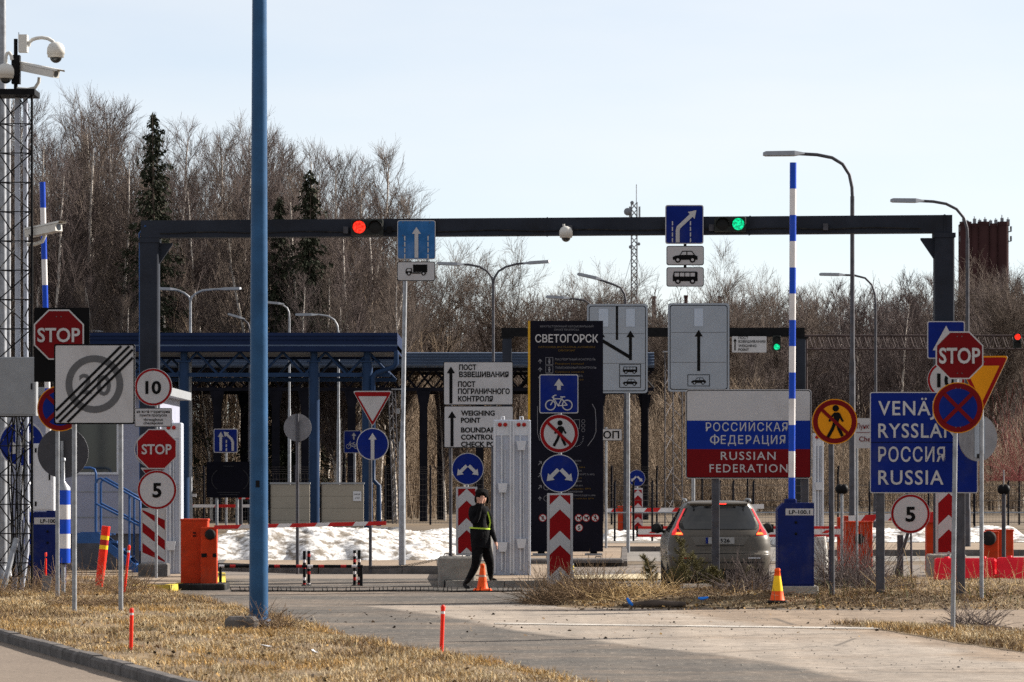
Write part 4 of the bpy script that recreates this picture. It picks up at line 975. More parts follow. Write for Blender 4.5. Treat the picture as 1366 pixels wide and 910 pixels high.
# ---- mesh fence along the back
DF = 173.
t = thing('mesh_fence', 'tall wire mesh fence with dark posts running across the whole back', 'fence', (0, DF, 0))
xa, xb = wx(-30, DF), wx(1420, DF); zt = wz(632, DF)
n = 24
for i in range(n + 1):
    X = xa + (xb - xa) * i / n; c = MB(); c.tube([(X, DF, 0), (X, DF, zt + .02), (X, DF - .25, zt + .35)], .045, darkframe, 6); c.build('post', t)
b = MB(); wire = mat('fence wire', (.10, .09, .085), .6, .3, var=.1)
for k in range(10): z = .1 + (zt - .1) * k / 9; b.tube([(xa, DF, z), (xb, DF, z)], .007, wire, 3, False)
for k in range(3): z = zt + .1 + .1 * k; b.tube([(xa, DF - .06 - .08 * k, z), (xb, DF - .06 - .08 * k, z)], .006, wire, 3, False)
m = int((xb - xa) / .14)
for k in range(m): X = xa + (xb - xa) * k / m; b.add([(X - .0035, DF, .05), (X + .0035, DF, .05), (X + .0035, DF, zt), (X - .0035, DF, zt)], [(0, 1, 2, 3)], wire)
b.build('wire_mesh', t)
# nearer fence posts with curled heads on the right half
DN = 128.
t = thing('mesh_fence', 'low wire fence with dark posts just beyond the car and the red white arms', 'fence', (wx(1000, DN), DN, 0))
xs = [820, 845, 870, 925, 960, 978, 1005, 1060, 1110, 1160, 1210, 1262, 1300, 1345, 1400]
b = MB()
for px in xs:
    c = MB(); X = wx(px, DN); c.tube([(X, DN, 0), (X, DN, wz(644, DN)), (X + .03, DN, wz(641, DN))], .035, darkframe, 6); c.build('post', t)
for k in range(8): z = .15 + 1.7 * k / 7; b.tube([(wx(812, DN), DN, z), (wx(1400, DN), DN, z)], .008, wire, 3, False)
b.tube([(wx(812, DN), DN, wz(684, DN)), (wx(1400, DN), DN, wz(684, DN))], .03, galv, 6)
b.build('wire_mesh', t)

# ---- thin lattice posts
def lattice_post(label, px0, px1, ytop, D, lean=0.):
    t = thing('lattice_post', label, 'mast', (wx((px0 + px1) / 2, D), D, 0)); b = MB(); zt = wz(ytop, D); xa, xb = wx(px0, D), wx(px1, D); w = (xb - xa)
    L = [(xa, D), (xb, D), ((xa + xb) / 2, D + w * .85)]
    for x, y in L: b.tube([(x, y, 0), (x + lean, y, zt)], .024, galv_dark, 6)
    n = max(6, int(zt / (w * .9)))
    for k in range(n):
        for i in range(3):
            (x0_, y0_), (x1_, y1_) = L[i], L[(i + 1) % 3]; f0, f1 = lean * k / n, lean * (k + 1) / n
            if k % 2: x0_, y0_, x1_, y1_ = x1_, y1_, x0_, y0_
            b.tube([(x0_ + f0, y0_, zt * k / n), (x1_ + f1, y1_, zt * (k + 1) / n)], .010, galv_dark, 4)
    b.build('lattice_frame', t)
    c = MB(); c.box(xa - .06, xb + .06, D - .06, D + w, zt, zt + .05, galv); c.build('head_plate', t); return t
lattice_post('pale lattice post between the arrow lane board and the flag coloured sign', 887, 910, 470, 150.)
lattice_post('slim leaning lattice post behind the tall grey pole by the canopy', 524, 533, 520, 176., -.2)

# ---- antenna mast far away
DA = 520.
t = thing('antenna_mast', 'slim pale antenna mast with dishes far behind the gantry beam', 'mast', (wx(846, DA), DA, 0)); b = MB()
mast_m = mat('pale mast paint', (.17, .18, .20), .6, .2, var=.1)
zt = wz(270, DA); w = .38; X = wx(846, DA); L = [(X - w, DA - w), (X + w, DA - w), (X + w, DA + w), (X - w, DA + w)]
for x, y in L: b.tube([(x, y, 0), (x, y, zt)], .09, mast_m, 5)
n = 42
for k in range(n):
    for i in range(4):
        (x0_, y0_), (x1_, y1_) = L[i], L[(i + 1) % 4]; b.tube([(x0_, y0_, zt * k / n), (x1_, y1_, zt * (k + 1) / n)], .055, mast_m, 4); b.tube([(x1_, y1_, zt * k / n), (x0_, y0_, zt * (k + 1) / n)], .055, mast_m, 4)
b.build('lattice_frame', t)
for dx, py, r in ((-.9, 283, .52), (-.3, 271, .25), (.6, 326, .22), (-.5, 330, .25)):
    c = MB(); c.lathe([(.02, .15), (r * .7, .05), (r, -.1), (r, -.2), (.02, -.22)], (X + dx, DA - w - .2, wz(py, DA)), mast_m, 16, 'y'); c.build('dish', t)
for dx in (-.6, .7):
    c = MB(); c.box(X + dx - .12, X + dx + .12, DA - w - .2, DA - w, wz(290, DA), wz(276, DA), boxgrey); c.build('panel_antenna', t)
c = MB(); c.tube([(X + .3, DA, zt), (X + .3, DA, wz(246, DA))], .06, mast_m, 5); c.build('whip_antenna', t)
for s in (-1, 1):
    c = MB(); c.tube([(X, DA, wz(330, DA)), (X + s * 2.6, DA, wz(420, DA)), (X + s * 6.5, DA, 0)], .035, mast_m, 3); c.build('guy_wire', t)

# ---- brick silo far away
DT = 900.
brick = mat('dark red brick', (.042, .020, .021), .9, var=.3, scale=.12, dirt=(.05, .025, .025), dirt_amt=.6)
t = thing('brick_silo', 'dark red silo block of clustered round towers with aerials on top', 'silo', (wx(1315, DT), DT + 5, 0)); zt = wz(296, DT)
xs_ = [1288, 1300, 1312, 1325, 1338]
for i, px in enumerate(xs_):
    c = MB(); r = 7.6 * DT / F; X = wx(px, DT); yy = DT + (.5 if i % 2 else 0); zz = zt - (.4 if i % 2 else 0)
    c.tube([(X, yy, 0), (X, yy, zz - .8)], r, brick, 24); c.tube([(X, yy, zz - .8), (X, yy, zz)], r * 1.06, brick, 24); c.build('tower', t)
    c = MB(); c.tube([(X, yy + 3, 0), (X, yy + 3, zz - .5)], r, brick, 24); c.build('tower', t)
c = MB(); c.box(wx(1288, DT), wx(1338, DT), DT + .2, DT + 4, 0, zt - .6, brick); c.build('core', t)
rr = random.Random(2)
for k in range(9):
    px = 1284 + k * 7.4 + rr.uniform(-1.5, 1.5); c = MB(); X = wx(px, DT); h = rr.uniform(.4, 1.8); c.box(X - .35, X + .35, DT - .6, DT + .1, zt - 1, zt + h * .5, mast_m); c.tube([(X, DT, zt - 1), (X, DT, zt + h * .9)], .12, mast_m, 4); c.build('aerial', t)
for px in (1281.5, 1348.5):
    for py in (305, 318):
        c = MB(); X = wx(px, DT); c.box(X - .2, X + .2, DT - .3, DT + .3, wz(py + 4, DT), wz(py - 3, DT), mast_m); c.tube([(X, DT, wz(py + 4, DT)), (wx(1315, DT), DT + 1, wz(py + 4, DT))], .12, mast_m, 4); c.build('panel_antenna', t)
CH = ['tapering chimney', ]
for i, (px, py) in enumerate(((872, 395), (915, 394), (960, 395))):
    t = thing('chimney', ['slim far chimney stub left of the arrow lane board top', 'slim far chimney stub above the arrow lane board', 'slim far chimney stub right of the arrow lane board top'][i], 'chimney', (wx(px, 700), 700, 0)); b = MB(); X = wx(px, 700); b.tube([(X, 700, 0), (X, 700, wz(py + 3, 700))], [.42, .34], brick, 14); b.build('stack', t); b = MB(); b.tube([(X, 700, wz(py + 3, 700)), (X, 700, wz(py, 700))], .42, brick, 14); b.build('cap', t)
# far red white booms and lit vehicles beyond the canopy
# ================================================================== SIGNS
def pole_part(t, px, D, z0, ytop, r=.03, m=galv, pxt=None, name='pole', dy=.035, square=False):
    X = wx(px, D); XT = wx(pxt if pxt is not None else px, D); b = MB()
    if square: b.cbox(X - r, X + r, D + dy, D + dy + 2 * r, z0 - .1, wz(ytop, D), m, .008)
    else:
        b.tube([(X, D + dy + r, z0 - .1), (XT, D + dy + r, wz(ytop, D))], r, m, 12)
        b.tube([(XT, D + dy + r, wz(ytop, D)), (XT, D + dy + r, wz(ytop, D) + .012)], r * 1.12, blacksteel, 12)
    return b.build(name, t)
def clamps(b, p, ys, r=.04):
    for v in ys:
        X, Y, Z = p.pt(0, v, .03); b.box(X - r - .03, X + r + .03, Y + .002, Y + .03, Z - .02, Z + .02, galv)
def bolts(b, p, pts):
    for u, v in pts: p.sheet(b, circ(.8, 8, u, v), grey_sym, 4)
def post_sign(label, px, D, z0=0., cat='road sign', name='road_sign', group=None):
    return thing(name, label, cat, (wx(px, D), D, z0), group)
def panel(t, name, cx, cy, D, layers, side=back_grey, th=.022, yaw=0., bolt=None, label=None, tilt=0.):
    """layers: [(poly, mat), ...] stacked front; first one is the board"""
    p = Plate(cx, cy, D, yaw, tilt); b = MB(); p.board(b, layers[0][0], layers[0][1], side, th)
    for i, (poly, m) in enumerate(layers[1:]): p.sheet(b, poly, m, i + 1)
    h = max(v for _, v in layers[0][0]); clamps(b, p, (h * .45, -h * .45))
    if bolt: bolts(b, p, bolt)
    o = b.build(name, t)
    if label: o['label'] = label
    return p, o
def symbol(p, o, polys, m, layer=4, name='symbol'):
    b = MB(); p.sheets(b, polys, m, layer); return b.build(name, o)
def letters(p, o, lines, m, layer=4, name='lettering', sp=1.):
    """lines: (text, u, v, cap height, width or None, align, bold); large lines become parts of their own"""
    b = MB()
    for L in lines:
        L = tuple(L) + (None, 'c')[len(L) - 4:] if len(L) < 6 else L
        p.text(b, L[0], L[1], L[2], L[3], m, layer, L[4], L[5], L[6] if len(L) > 6 else .014, sp=sp)
        if L[3] > 5.9: b.build(name, o); b = MB()
    return b.build(name, o) if b.v else None

def ped(k=1., m=1):
    """walking figure about 40k tall, facing left (m=1)"""
    P = [circ(3.6 * k, 16, 1 * k * m, 14.5 * k),
         [(-1 * k, 10 * k), (4.5 * k, 10 * k), (5.5 * k, 4 * k), (3.5 * k, -2 * k), (-1.5 * k, -2 * k), (-1 * k, 4 * k)]]
    P += stroke([(0, 9 * k), (-4.5 * k, 4 * k), (-6 * k, 0)], 2.3 * k) + stroke([(4.5 * k, 9 * k), (7 * k, 3.5 * k), (9 * k, 0)], 2.3 * k)
    P += stroke([(0, -1 * k), (-2.5 * k, -8 * k), (-7.5 * k, -17 * k)], 3.6 * k) + stroke([(2.5 * k, -1 * k), (4.5 * k, -8 * k), (8.5 * k, -16 * k)], 3.4 * k)
    return [[(x * m, y) for x, y in q][::m] for q in P]
def bike(k=1.):
    P = annulus(6.2 * k, 7.8 * k, 24, -12 * k, 0) + annulus(6.2 * k, 7.8 * k, 24, 12 * k, 0)
    w = 1.5 * k
    for pts in ([(-12, 0), (-7, 9), (4, 9), (12, 0)], [(-7, 9), (-1, -1), (4, 9)], [(-1, -1), (12, 0)], [(4, 9), (5, 11.5)], [(2, 11.8), (9, 11.8)], [(-7, 9), (-8, 13), (-5, 14.2), (-3.5, 14.2)], [(-7, 9), (-10, 12)]):
        P += stroke([(a * k, b * k) for a, b in pts], w)
    return P
def car_sym(k=1.):
    body = [(-11, -1), (-11, 1.5), (-9, 2.6), (-5, 3.2), (-2.5, 7), (6, 7), (9, 3), (11, 2.2), (11, -1)]
    return [[(a * k, b * k) for a, b in body], circ(2.6 * k, 16, -6.5 * k, -1 * k), circ(2.6 * k, 16, 6.5 * k, -1 * k)], [circ(1.3 * k, 12, -6.5 * k, -1 * k), circ(1.3 * k, 12, 6.5 * k, -1 * k), [(-4 * k, 3.4 * k), (-2 * k, 6.1 * k), (1 * k, 6.1 * k), (1 * k, 3.4 * k)], [(2 * k, 3.4 * k), (2 * k, 6.1 * k), (5.6 * k, 6.1 * k), (7.4 * k, 3.4 * k)]]
def bus_sym(k=1.):
    body = [(-11, -1), (-11, 4), (-10, 7.6), (10, 7.6), (11, 6.8), (11, -1)]
    win = [[(a * k, 3.2 * k), (a * k, 6.4 * k), ((a + 3.9) * k, 6.4 * k), ((a + 3.9) * k, 3.2 * k)] for a in (-9.4, -4.7, 0, 4.7)]
    return [[(a * k, b * k) for a, b in body], circ(2.5 * k, 16, -6.5 * k, -1 * k), circ(2.5 * k, 16, 6.5 * k, -1 * k)], win + [circ(1.2 * k, 12, -6.5 * k, -1 * k), circ(1.2 * k, 12, 6.5 * k, -1 * k)]
def truck_sym(k=1.):
    P = [rect(19 * k, 10 * k, 4.5 * k, 5 * k), [(-15 * k, -2 * k), (-15 * k, 2.2 * k), (-13 * k, 5.2 * k), (-6.5 * k, 5.2 * k), (-6.5 * k, -2 * k)], rect(28 * k, 1.6 * k, -1 * k, -1.3 * k), circ(2.8 * k, 16, -10.5 * k, -2 * k), circ(2.8 * k, 16, 9 * k, -2 * k)]
    return P, [circ(1.3 * k, 12, -10.5 * k, -2 * k), circ(1.3 * k, 12, 9 * k, -2 * k), [(-13.6 * k, 1.2 * k), (-12.4 * k, 4.2 * k), (-8 * k, 4.2 * k), (-8 * k, 1.2 * k)]]
def fork(r):
    return [arrow(-1.5 * r / 20, 4.5 * r / 20, -15 * r / 20, -9 * r / 20, 4.6 * r / 20, 11 * r / 20, 7.5 * r / 20), arrow(1.5 * r / 20, 4.5 * r / 20, 15 * r / 20, -9 * r / 20, 4.6 * r / 20, 11 * r / 20, 7.5 * r / 20)]
def fork_sign(t, cx, cy, D, r, label=None):
    p, o = panel(t, 'fork_arrow_panel', cx, cy, D, [(circ(r), white), (circ(r * .955), blue)], label=label); [symbol(p, o, [q], white, 4, 'arrow') for q in fork(r * .9)]; return p, o
def chevrons(t, cx, y0, y1, D, w, label=None, phase=0.):
    """red board with white upward chevrons"""
    h = y1 - y0; cy = (y0 + y1) / 2; W = w * .80
    p, o = panel(t, 'chevron_board', cx, cy, D, [(rect(w, h), white), (rect(W, h - 5), red)], label=label)
    polys = []; per = w * 1.38; th = w * .55; H2 = (h - 5) / 2
    k = 0; v = H2 - phase
    def clip(poly, lo, hi):
        for s, lim in ((1, hi), (-1, -lo)):
            out = []
            for i in range(len(poly)):
                a, b = poly[i], poly[(i + 1) % len(poly)]; ia, ib = s * a[1] <= lim, s * b[1] <= lim
                if ia: out.append(a)
                if ia != ib:
                    q = (lim - s * a[1]) / (s * b[1] - s * a[1]); out.append((a[0] + (b[0] - a[0]) * q, a[1] + (b[1] - a[1]) * q))
            poly = out
            if len(poly) < 3: return None
        return poly
    while v > -H2 - w:
        for s in (-1, 1):
            q = [(0, v), (s * W / 2, v - W * .48), (s * W / 2, v - W * .48 - th), (0, v - th)]
            q = clip(q if s > 0 else q[::-1], -H2, H2)
            if q: polys.append(q)
        v -= per
    symbol(p, o, polys, white, 2, 'chevron'); return p, o
def speed(t, cx, cy, D, r, num, h, bolt=None, yaw=0., ring=.86, w=None):
    p, o = panel(t, 'speed_panel', cx, cy, D, [(circ(r), white), (circ(r * .975), red), (circ(r * ring), white)], yaw=yaw, bolt=bolt)
    letters(p, o, [(num, 0, 0, h, w, 'c', .03)], black); return p, o
def stop(t, cx, cy, D, r, h, w, edge=.94, m=red, bolt=None):
    p, o = panel(t, 'stop_panel', cx, cy, D, [(octa(r), white), (octa(r * edge), m)], bolt=bolt)
    letters(p, o, [('STOP', 0, 0, h, w, 'c', .022)], white); return p, o

# ---------- left group
D = D_of(816, VZ)
t = post_sign('square end of limit twenty sign on two posts in the verge', 126, D, VZ)
for px, yb in ((98.5, 815), (160.5, 818)): pole_part(t, px, D, VZ, 463, .036)
p, o = panel(t, 'zone_panel', 126, 512.5, D, [(rect(108, 107, r=2.5), black), (rect(104, 103, r=2), white)])
symbol(p, o, annulus(29.5, 38.5, 44), grey_sym, 2, 'ring')
letters(p, o, [('2', -12, 1, 27, 17, 'c', .018), ('0', 12.5, -1, 27, 19, 'c', .018)], grey_sym, 2)
m_ = []
for k in (-11.6, -3.9, 3.9, 11.6):
    a = k * .70
    P0, P1 = (-52 + max(0, a * 2) , -51.5 + max(0, -a * 2)), (52 + min(0, a * 2), 51.5 + min(0, -a * 2))
    m_ += stroke([(P0[0], P0[1]), (P1[0], P1[1])], 4.3)
q = []
for poly in m_: q.append([(max(-52, min(52, x)), max(-51.5, min(51.5, y))) for x, y in poly])
symbol(p, o, q, black, 3, 'diagonal_bar')

D = 64.5
t = post_sign('stop octagon on a black square backing board, partly hidden by the end of limit sign', 80, D, VZ)
pole_part(t, 76, D, VZ, 412, .032, square=True)
p, o = panel(t, 'backing_board', 82.5, 460, D, [(rect(74, 99), black)], blacksteel)
p, o2 = panel(t, 'stop_panel', 78.5, 446.5, D - .035, [(octa(33.5), white), (octa(31.5), darkred)], bolt=[(-3, 24), (3, 24)])
letters(p, o2, [('STOP', 0, 0, 19, 57, 'c', .02)], white)
p, o = panel(t, 'no_parking_panel', 80, 545, D, [(circ(30.5), yellow), (circ(29.3), darkred), (circ(23), blue)])
symbol(p, o, stroke([(-17, 17), (17, -17)], 5) + stroke([(-17, -17), (17, 17)], 5), darkred, 4)
D = 66.2
t = post_sign('round grey sign back low behind the end of limit sign posts', 84, D, VZ, 'sign back', 'sign_back')
pole_part(t, 83, D, VZ, 588, .028, pxt=82)
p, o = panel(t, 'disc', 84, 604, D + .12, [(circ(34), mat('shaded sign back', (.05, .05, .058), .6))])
D = 70.5
t = post_sign('blue disc with white arrow seen through the lattice mast', 28, D, VZ)
pole_part(t, 28, D, VZ, 560, .03)
p, o = panel(t, 'arrow_panel', 29, 592, D, [(circ(31), white), (circ(29), blue)]); symbol(p, o, [arrow(14, 12, -15, -14, 8, 20, 14)], white)

D = 76.2
t = post_sign('sign stack with speed ten, stop octagon and speed five before the gantry column', 207, D, .12)
pole_part(t, 208, D, .12, 492, .028)
speed(t, 204.5, 516.5, D, 25.2, '10', 17, bolt=[(-.5, 22), (-.5, -22)], w=21)
p, o = panel(t, 'text_panel', 204.5, 557, D, [(rect(49.5, 25, r=1.5), grey_sym), (rect(47.5, 23, r=1), white)])
letters(p, o, [('на всей территории', 0, 8, 3.6, 44), ('пункта пропуска', 0, 3.2, 3.6, 36), ('throughout', 0, -2.6, 3.6, 26), ('checkpoint', 0, -7.2, 3.6, 26)], black, 3)
stop(t, 209, 599, D, 26.6, 13.5, 40, .95)
p, o = panel(t, 'blue_disc', 203.5, 599.5, D + .06, [(circ(24.5), white), (circ(23), blue)])
p, o = panel(t, 'yield_panel', 204, 634, D + .05, [(tri_down(34, 20), white), (tri_down(28, 15), red)])
speed(t, 209.5, 653.5, D, 26.3, '5', 19, ring=.87, w=12)
# red white hatched board on a block
D = 77.6
t = thing('hatched_board', 'board with red and white diagonal stripes behind the speed five sign', 'marker board', (wx(205, D), D, .4))
p = Plate(205, 715, D); b = MB(); p.board(b, rect(34, 74), white); W, H = 30, 70; polys = []
for k in range(-3, 4):
    y = k * 27.0 + 5; q = [(-W / 2, y), (W / 2, y - 24), (W / 2, y - 38.0), (-W / 2, y - 14)]
    q = [(a, max(-H / 2, min(H / 2, c))) for a, c in q]
    if max(c for _, c in q) - min(c for _, c in q) > 2: polys.append(q)
p.sheet(b, rect(W, H), red, 1); o = b.build('panel', t); symbol(p, o, polys, white, 2, 'stripe')
b = MB()
for px in (194, 216): X = wx(px, D); b.box(X - .02, X + .02, D + .025, D + .06, .3, wz(682, D), galv)
b.build('bracket', t)
def block(label, px0, px1, py0, yb, D, d, m, z=0., name='concrete_block'):
    b = MB(); x0, x1, z1 = wx(px0, D), wx(px1, D), wz(py0, D); b.cbox(x0, x1, D, D + d, z, z1, m, .03)
    r = random.Random(hash(label) % 999); c = b
    for k in range(2): X = x0 + (x1 - x0) * (.25 + .5 * k); c.tube([(X - .08, D + d / 2, z1 - .02), (X - .06, D + d / 2, z1 + .05), (X + .06, D + d / 2, z1 + .05), (X + .08, D + d / 2, z1 - .02)], .012, galv_dark, 6)
    o = b.build(name, origin=((x0 + x1) / 2, D, z)); tag(o, label, 'concrete block'); return o
block('dark concrete block under the red and white striped board', 184, 223, 752, 778, D - .25, .7, concrete_d, .11)

# ---------- gantry signs
def gantry_sign(label, cx, cy, w, h, layers, name='lane_sign', arms=None):
    D = gy(cx) - .32; t = thing(name, label, 'lane sign', (wx(cx, D), D, wz(cy, D)))
    return t, D
t, D = gantry_sign('faded blue straight ahead lane sign on the gantry beam', 555.5, 320, 50, 52, None)
p, o = panel(t, 'panel', 555.5, 320, D, [(rect(51, 52, r=3), white), (rect(49, 50, r=2.5), blue2)], bolt=[(-18, 23), (18, 23), (-18, 6), (-18, -8), (17, 6), (17, -14)])
symbol(p, o, [arrow(0, -24, 0, 17, 5, 12, 9)] + [rect(1.6, 6, s * 15.5, -22 + 8 * k) for s in (-1, 1) for k in range(4)], white)
t2 = t
t, D = gantry_sign('small white truck plate hanging under the faded blue lane sign', 555.5, 362, 50, 26, None, 'plate_sign')
p, o = panel(t, 'panel', 555, 362, D, [(rect(51, 26, r=3), black), (rect(49, 24, r=2.5), white)])
a, c = truck_sym(1.0); P = lambda L: [[(x + 1, y - 1) for x, y in q] for q in L]
symbol(p, o, P(a), black, 3); symbol(p, o, P(c), white, 4, 'window')
b = MB()
for px in (541, 570): X = wx(px, D); b.box(X - .02, X + .02, D + .024, D + .05, wz(372, D), wz(344, D), galv)
b.build('bracket', t)
t, D = gantry_sign('deep blue diverging lane arrow sign on the gantry beam', 913, 299.5, 51, 52, None)
p, o = panel(t, 'panel', 913, 299.5, D, [(rect(51, 52, r=3), white), (rect(48.5, 49.5, r=2.5), blue)])
symbol(p, o, stroke([(-9, -24), (-9, -8), (-8, -4), (7, 10)], 5.2) + [arrow(4, 7, 16, 19, 5.2, 13, 10)] + [rect(1.5, 5.5, u, -21 + 7.5 * k) for u in (-16, 8) for k in range(4)], white)
for (lab, cy, sym) in (('white plate with a black car hanging under the diverging arrow sign', 341, car_sym), ('white plate with a black minibus, lowest under the diverging arrow sign', 369.5, bus_sym)):
    t, D = gantry_sign(lab, 914, cy, 50, 26, None, 'plate_sign')
    p, o = panel(t, 'panel', 914, cy, D, [(rect(50, 26, r=3), black), (rect(48, 24, r=2.5), white)])
    a, c = sym(1.5); sh = lambda L: [[(x, y - 4.2) for x, y in q] for q in L]
    symbol(p, o, sh(a), black, 3); symbol(p, o, sh(c), white, 4, 'window')
    b = MB(); X = wx(914, D); b.box(X - .03, X + .03, D + .024, D + .05, wz(cy + 10, D), wz(cy - 16, D), blacksteel); b.build('bracket', t)

# ---------- tall grey pole of the truck sign
D = D_of(755, .15)
t = thing('pole', 'tall slim grey pole below the truck plate, foot in the snow bank', 'pole', (wx(538, D), D, .15))
b = MB(); X = wx(536.5, D); b.tube([(X, D, 0), (X, D, wz(590, D)), (X + .01, D, wz(588, D)), (wx(540.5, D), D, wz(372, D))], [.078, .07, .05, .046], galv, 14); b.build('shaft', t)
c = MB(); c.box(X - .12, X - .06, D - .05, D + .05, wz(552, D), wz(545, D), boxgrey); c.build('junction_box', t)

# ---------- mid left small signs
D = D_of(702)
t = post_sign('blue lane merging sign on a pale pole beyond the orange barrier box', 301, D)
pole_part(t, 301.5, D, 0, 574, .05)
p, o = panel(t, 'panel', 301, 588, D, [(rect(32, 32, r=2), white), (rect(30, 30, r=1.5), blue)])
symbol(p, o, [arrow(-6.5, -13.5, -6.5, 12, 3.4, 8, 7)] + stroke([(9.5, -13.5), (9.5, -2), (8, 2), (4, 6)], 3.4) + [arrow(5, 5, -2.5, 12, 3.4, 8.5, 6)] + [rect(1.8, 4, 1, -12 + 5.5 * k) for k in range(3)], white)
D = D_of(760, .1)
t = post_sign('round grey sign back on a dark pole before the beige wall', 397.5, D, .1, 'sign back', 'sign_back')
pole_part(t, 397, D, .1, 552, .036, galv_dark, dy=-.10)
p, o = panel(t, 'disc', 397, 570.5, D, [(circ(18.5), back_grey)]); b = MB(); p.sheets(b, [rect(3.2, 32, -.5, 0)], blacksteel, 2); b.build('bracket', o)
t = post_sign('yield triangle over a blue straight ahead disc before the canopy column', 495, D, .1)
pole_part(t, 494, D, .1, 526, .036, galv_dark)
p, o = panel(t, 'yield_panel', 497, 545.5, D, [(tri_down(53, 48, 4), white), (tri_down(50, 45, 3), red), (tri_down(38.5, 33.5, 1.5), white)])
p, o = panel(t, 'arrow_panel', 497, 592.5, D, [(circ(21.5), white), (circ(20.3), blue)]); symbol(p, o, [arrow(0, -20, 0, 15, 4.8, 11, 9)], white)
D = D_of(704)
t = post_sign('blue bicycle sign half hidden behind the straight ahead disc', 472, D)
pole_part(t, 473, D, 0, 577, .05)
p, o = panel(t, 'panel', 470, 589.5, D, [(rect(23, 30, r=1.5), white), (rect(21.5, 28.5, r=1), blue)])
symbol(p, o, [arrow(2, 3, 2, 12.5, 2, 6, 4.5)] + [[(x, y - 6) for x, y in q] for q in bike(.42)], white)
D = 158.
t = thing('information_board', 'small dark information board under the canopy beyond the merging sign', 'information board', (wx(305, D), D, 0))
p = Plate(305, 640, D); b = MB(); p.board(b, rect(59, 48), infoblk, th=.15); bo = b.build('panel', t)
[symbol(p, bo, q, mat('dim board lettering', (.03, .03, .035), .6), 2) for q in (annulus(14, 15, 12, -8, 0, 120, 240), annulus(14, 15, 12, 12, 0, -60, 60))]
symbol(p, bo, [rect(14, 1, 0, 18), rect(30, 1, 0, -17), rect(24, 1, 0, -20)], mat('dim board lettering', (.03, .03, .035), .6), 2)
for px in (289, 316): b = MB(); b.tube([(wx(px, D), D + .1, 0), (wx(px, D), D + .1, wz(662, D))], .06, galv, 8); b.build('leg', t)

# ---------- weighing boards, blue disc and chevron board, middle left
D = 80.2
t = post_sign('pair of white weighing point direction boards with black up arrows', 638, D, .1)
for px in (601, 661): pole_part(t, px, D, .1, 485, .035, galv_dark)
p, o = panel(t, 'upper_board', 638, 511.5, D, [(rect(93, 58, r=2), black), (rect(91, 56, r=1.5), white)])
letters(p, o, [('ПОСТ', -25.5, 21.5, 7, 23, 'l', .03), ('ВЗВЕШИВАНИЯ', -25.5, 12, 7, 66, 'l', .03), ('ПОСТ', -27, -1, 7, 23, 'l', .03), ('ПОГРАНИЧНОГО', -27, -10.5, 7, 69, 'l', .03), ('КОНТРОЛЯ', -27, -20.5, 7, 46.5, 'l', .03)], black, 3)
symbol(p, o, [arrow(-36.5, -27, -36.5, 22.5, 4, 11, 9)], black, 3, 'arrow')
p, o = panel(t, 'lower_board', 638.5, 569.5, D, [(rect(93, 56, r=2), black), (rect(91, 54, r=1.5), white)])
letters(p, o, [('WEIGHING', -23.5, 18.5, 6.8, 45, 'l', .03), ('POINT', -23.5, 9, 6.8, 26, 'l', .03), ('BOUNDARY', -23.5, -4, 6.8, 52, 'l', .03), ('CONTROL', -23.5, -13.5, 6.8, 44, 'l', .03), ('CHECK POINT', -23.5, -23, 6.8, 62, 'l', .03)], black, 3)
symbol(p, o, [arrow(-35.5, -26, -35.5, 21, 4, 11, 9)], black, 3, 'arrow')
D = 74.4
t = post_sign('blue fork arrow disc above the chevron board left of the walking guard', 623, D, .3)
pole_part(t, 623, D, .5, 605, .03); fork_sign(t, 624, 625.5, D, 21.3); chevrons(t, 622.5, 649.5, 741, D, 28.5)
block('low grey concrete block at the guard\'s rear foot under the chevron board', 584, 634, 743, 782, 74.0, .9, concrete)

# ---------- main middle stack
D = D_of(785, .05)
t = post_sign('sign stack of bicycle, no walking and fork arrow signs over a chevron board', 746, D, 0)
pole_part(t, 747, D, 0, 505, .035)
p, o = panel(t, 'bicycle_panel', 745.5, 525.5, D, [(rect(52, 52, r=2.5), white), (rect(49.5, 49.5, r=2), blue)])
symbol(p, o, [arrow(0, 5, 0, 20.5, 5, 13, 9.5)] + [[(x, y - 15) for x, y in q] for q in bike(.93)], white)
p, o = panel(t, 'no_walking_panel', 746, 578.5, D, [(circ(25.8), white), (circ(25.0), red), (circ(20.6), white)])
symbol(p, o, ped(.98, 1), black, 4); symbol(p, o, stroke([(-16.5, 15.5), (16.5, -15.5)], 4), red, 5, 'slash')
fork_sign(t, 746.5, 631.5, D, 25.3); chevrons(t, 747, 658, 782, D, 34.5)

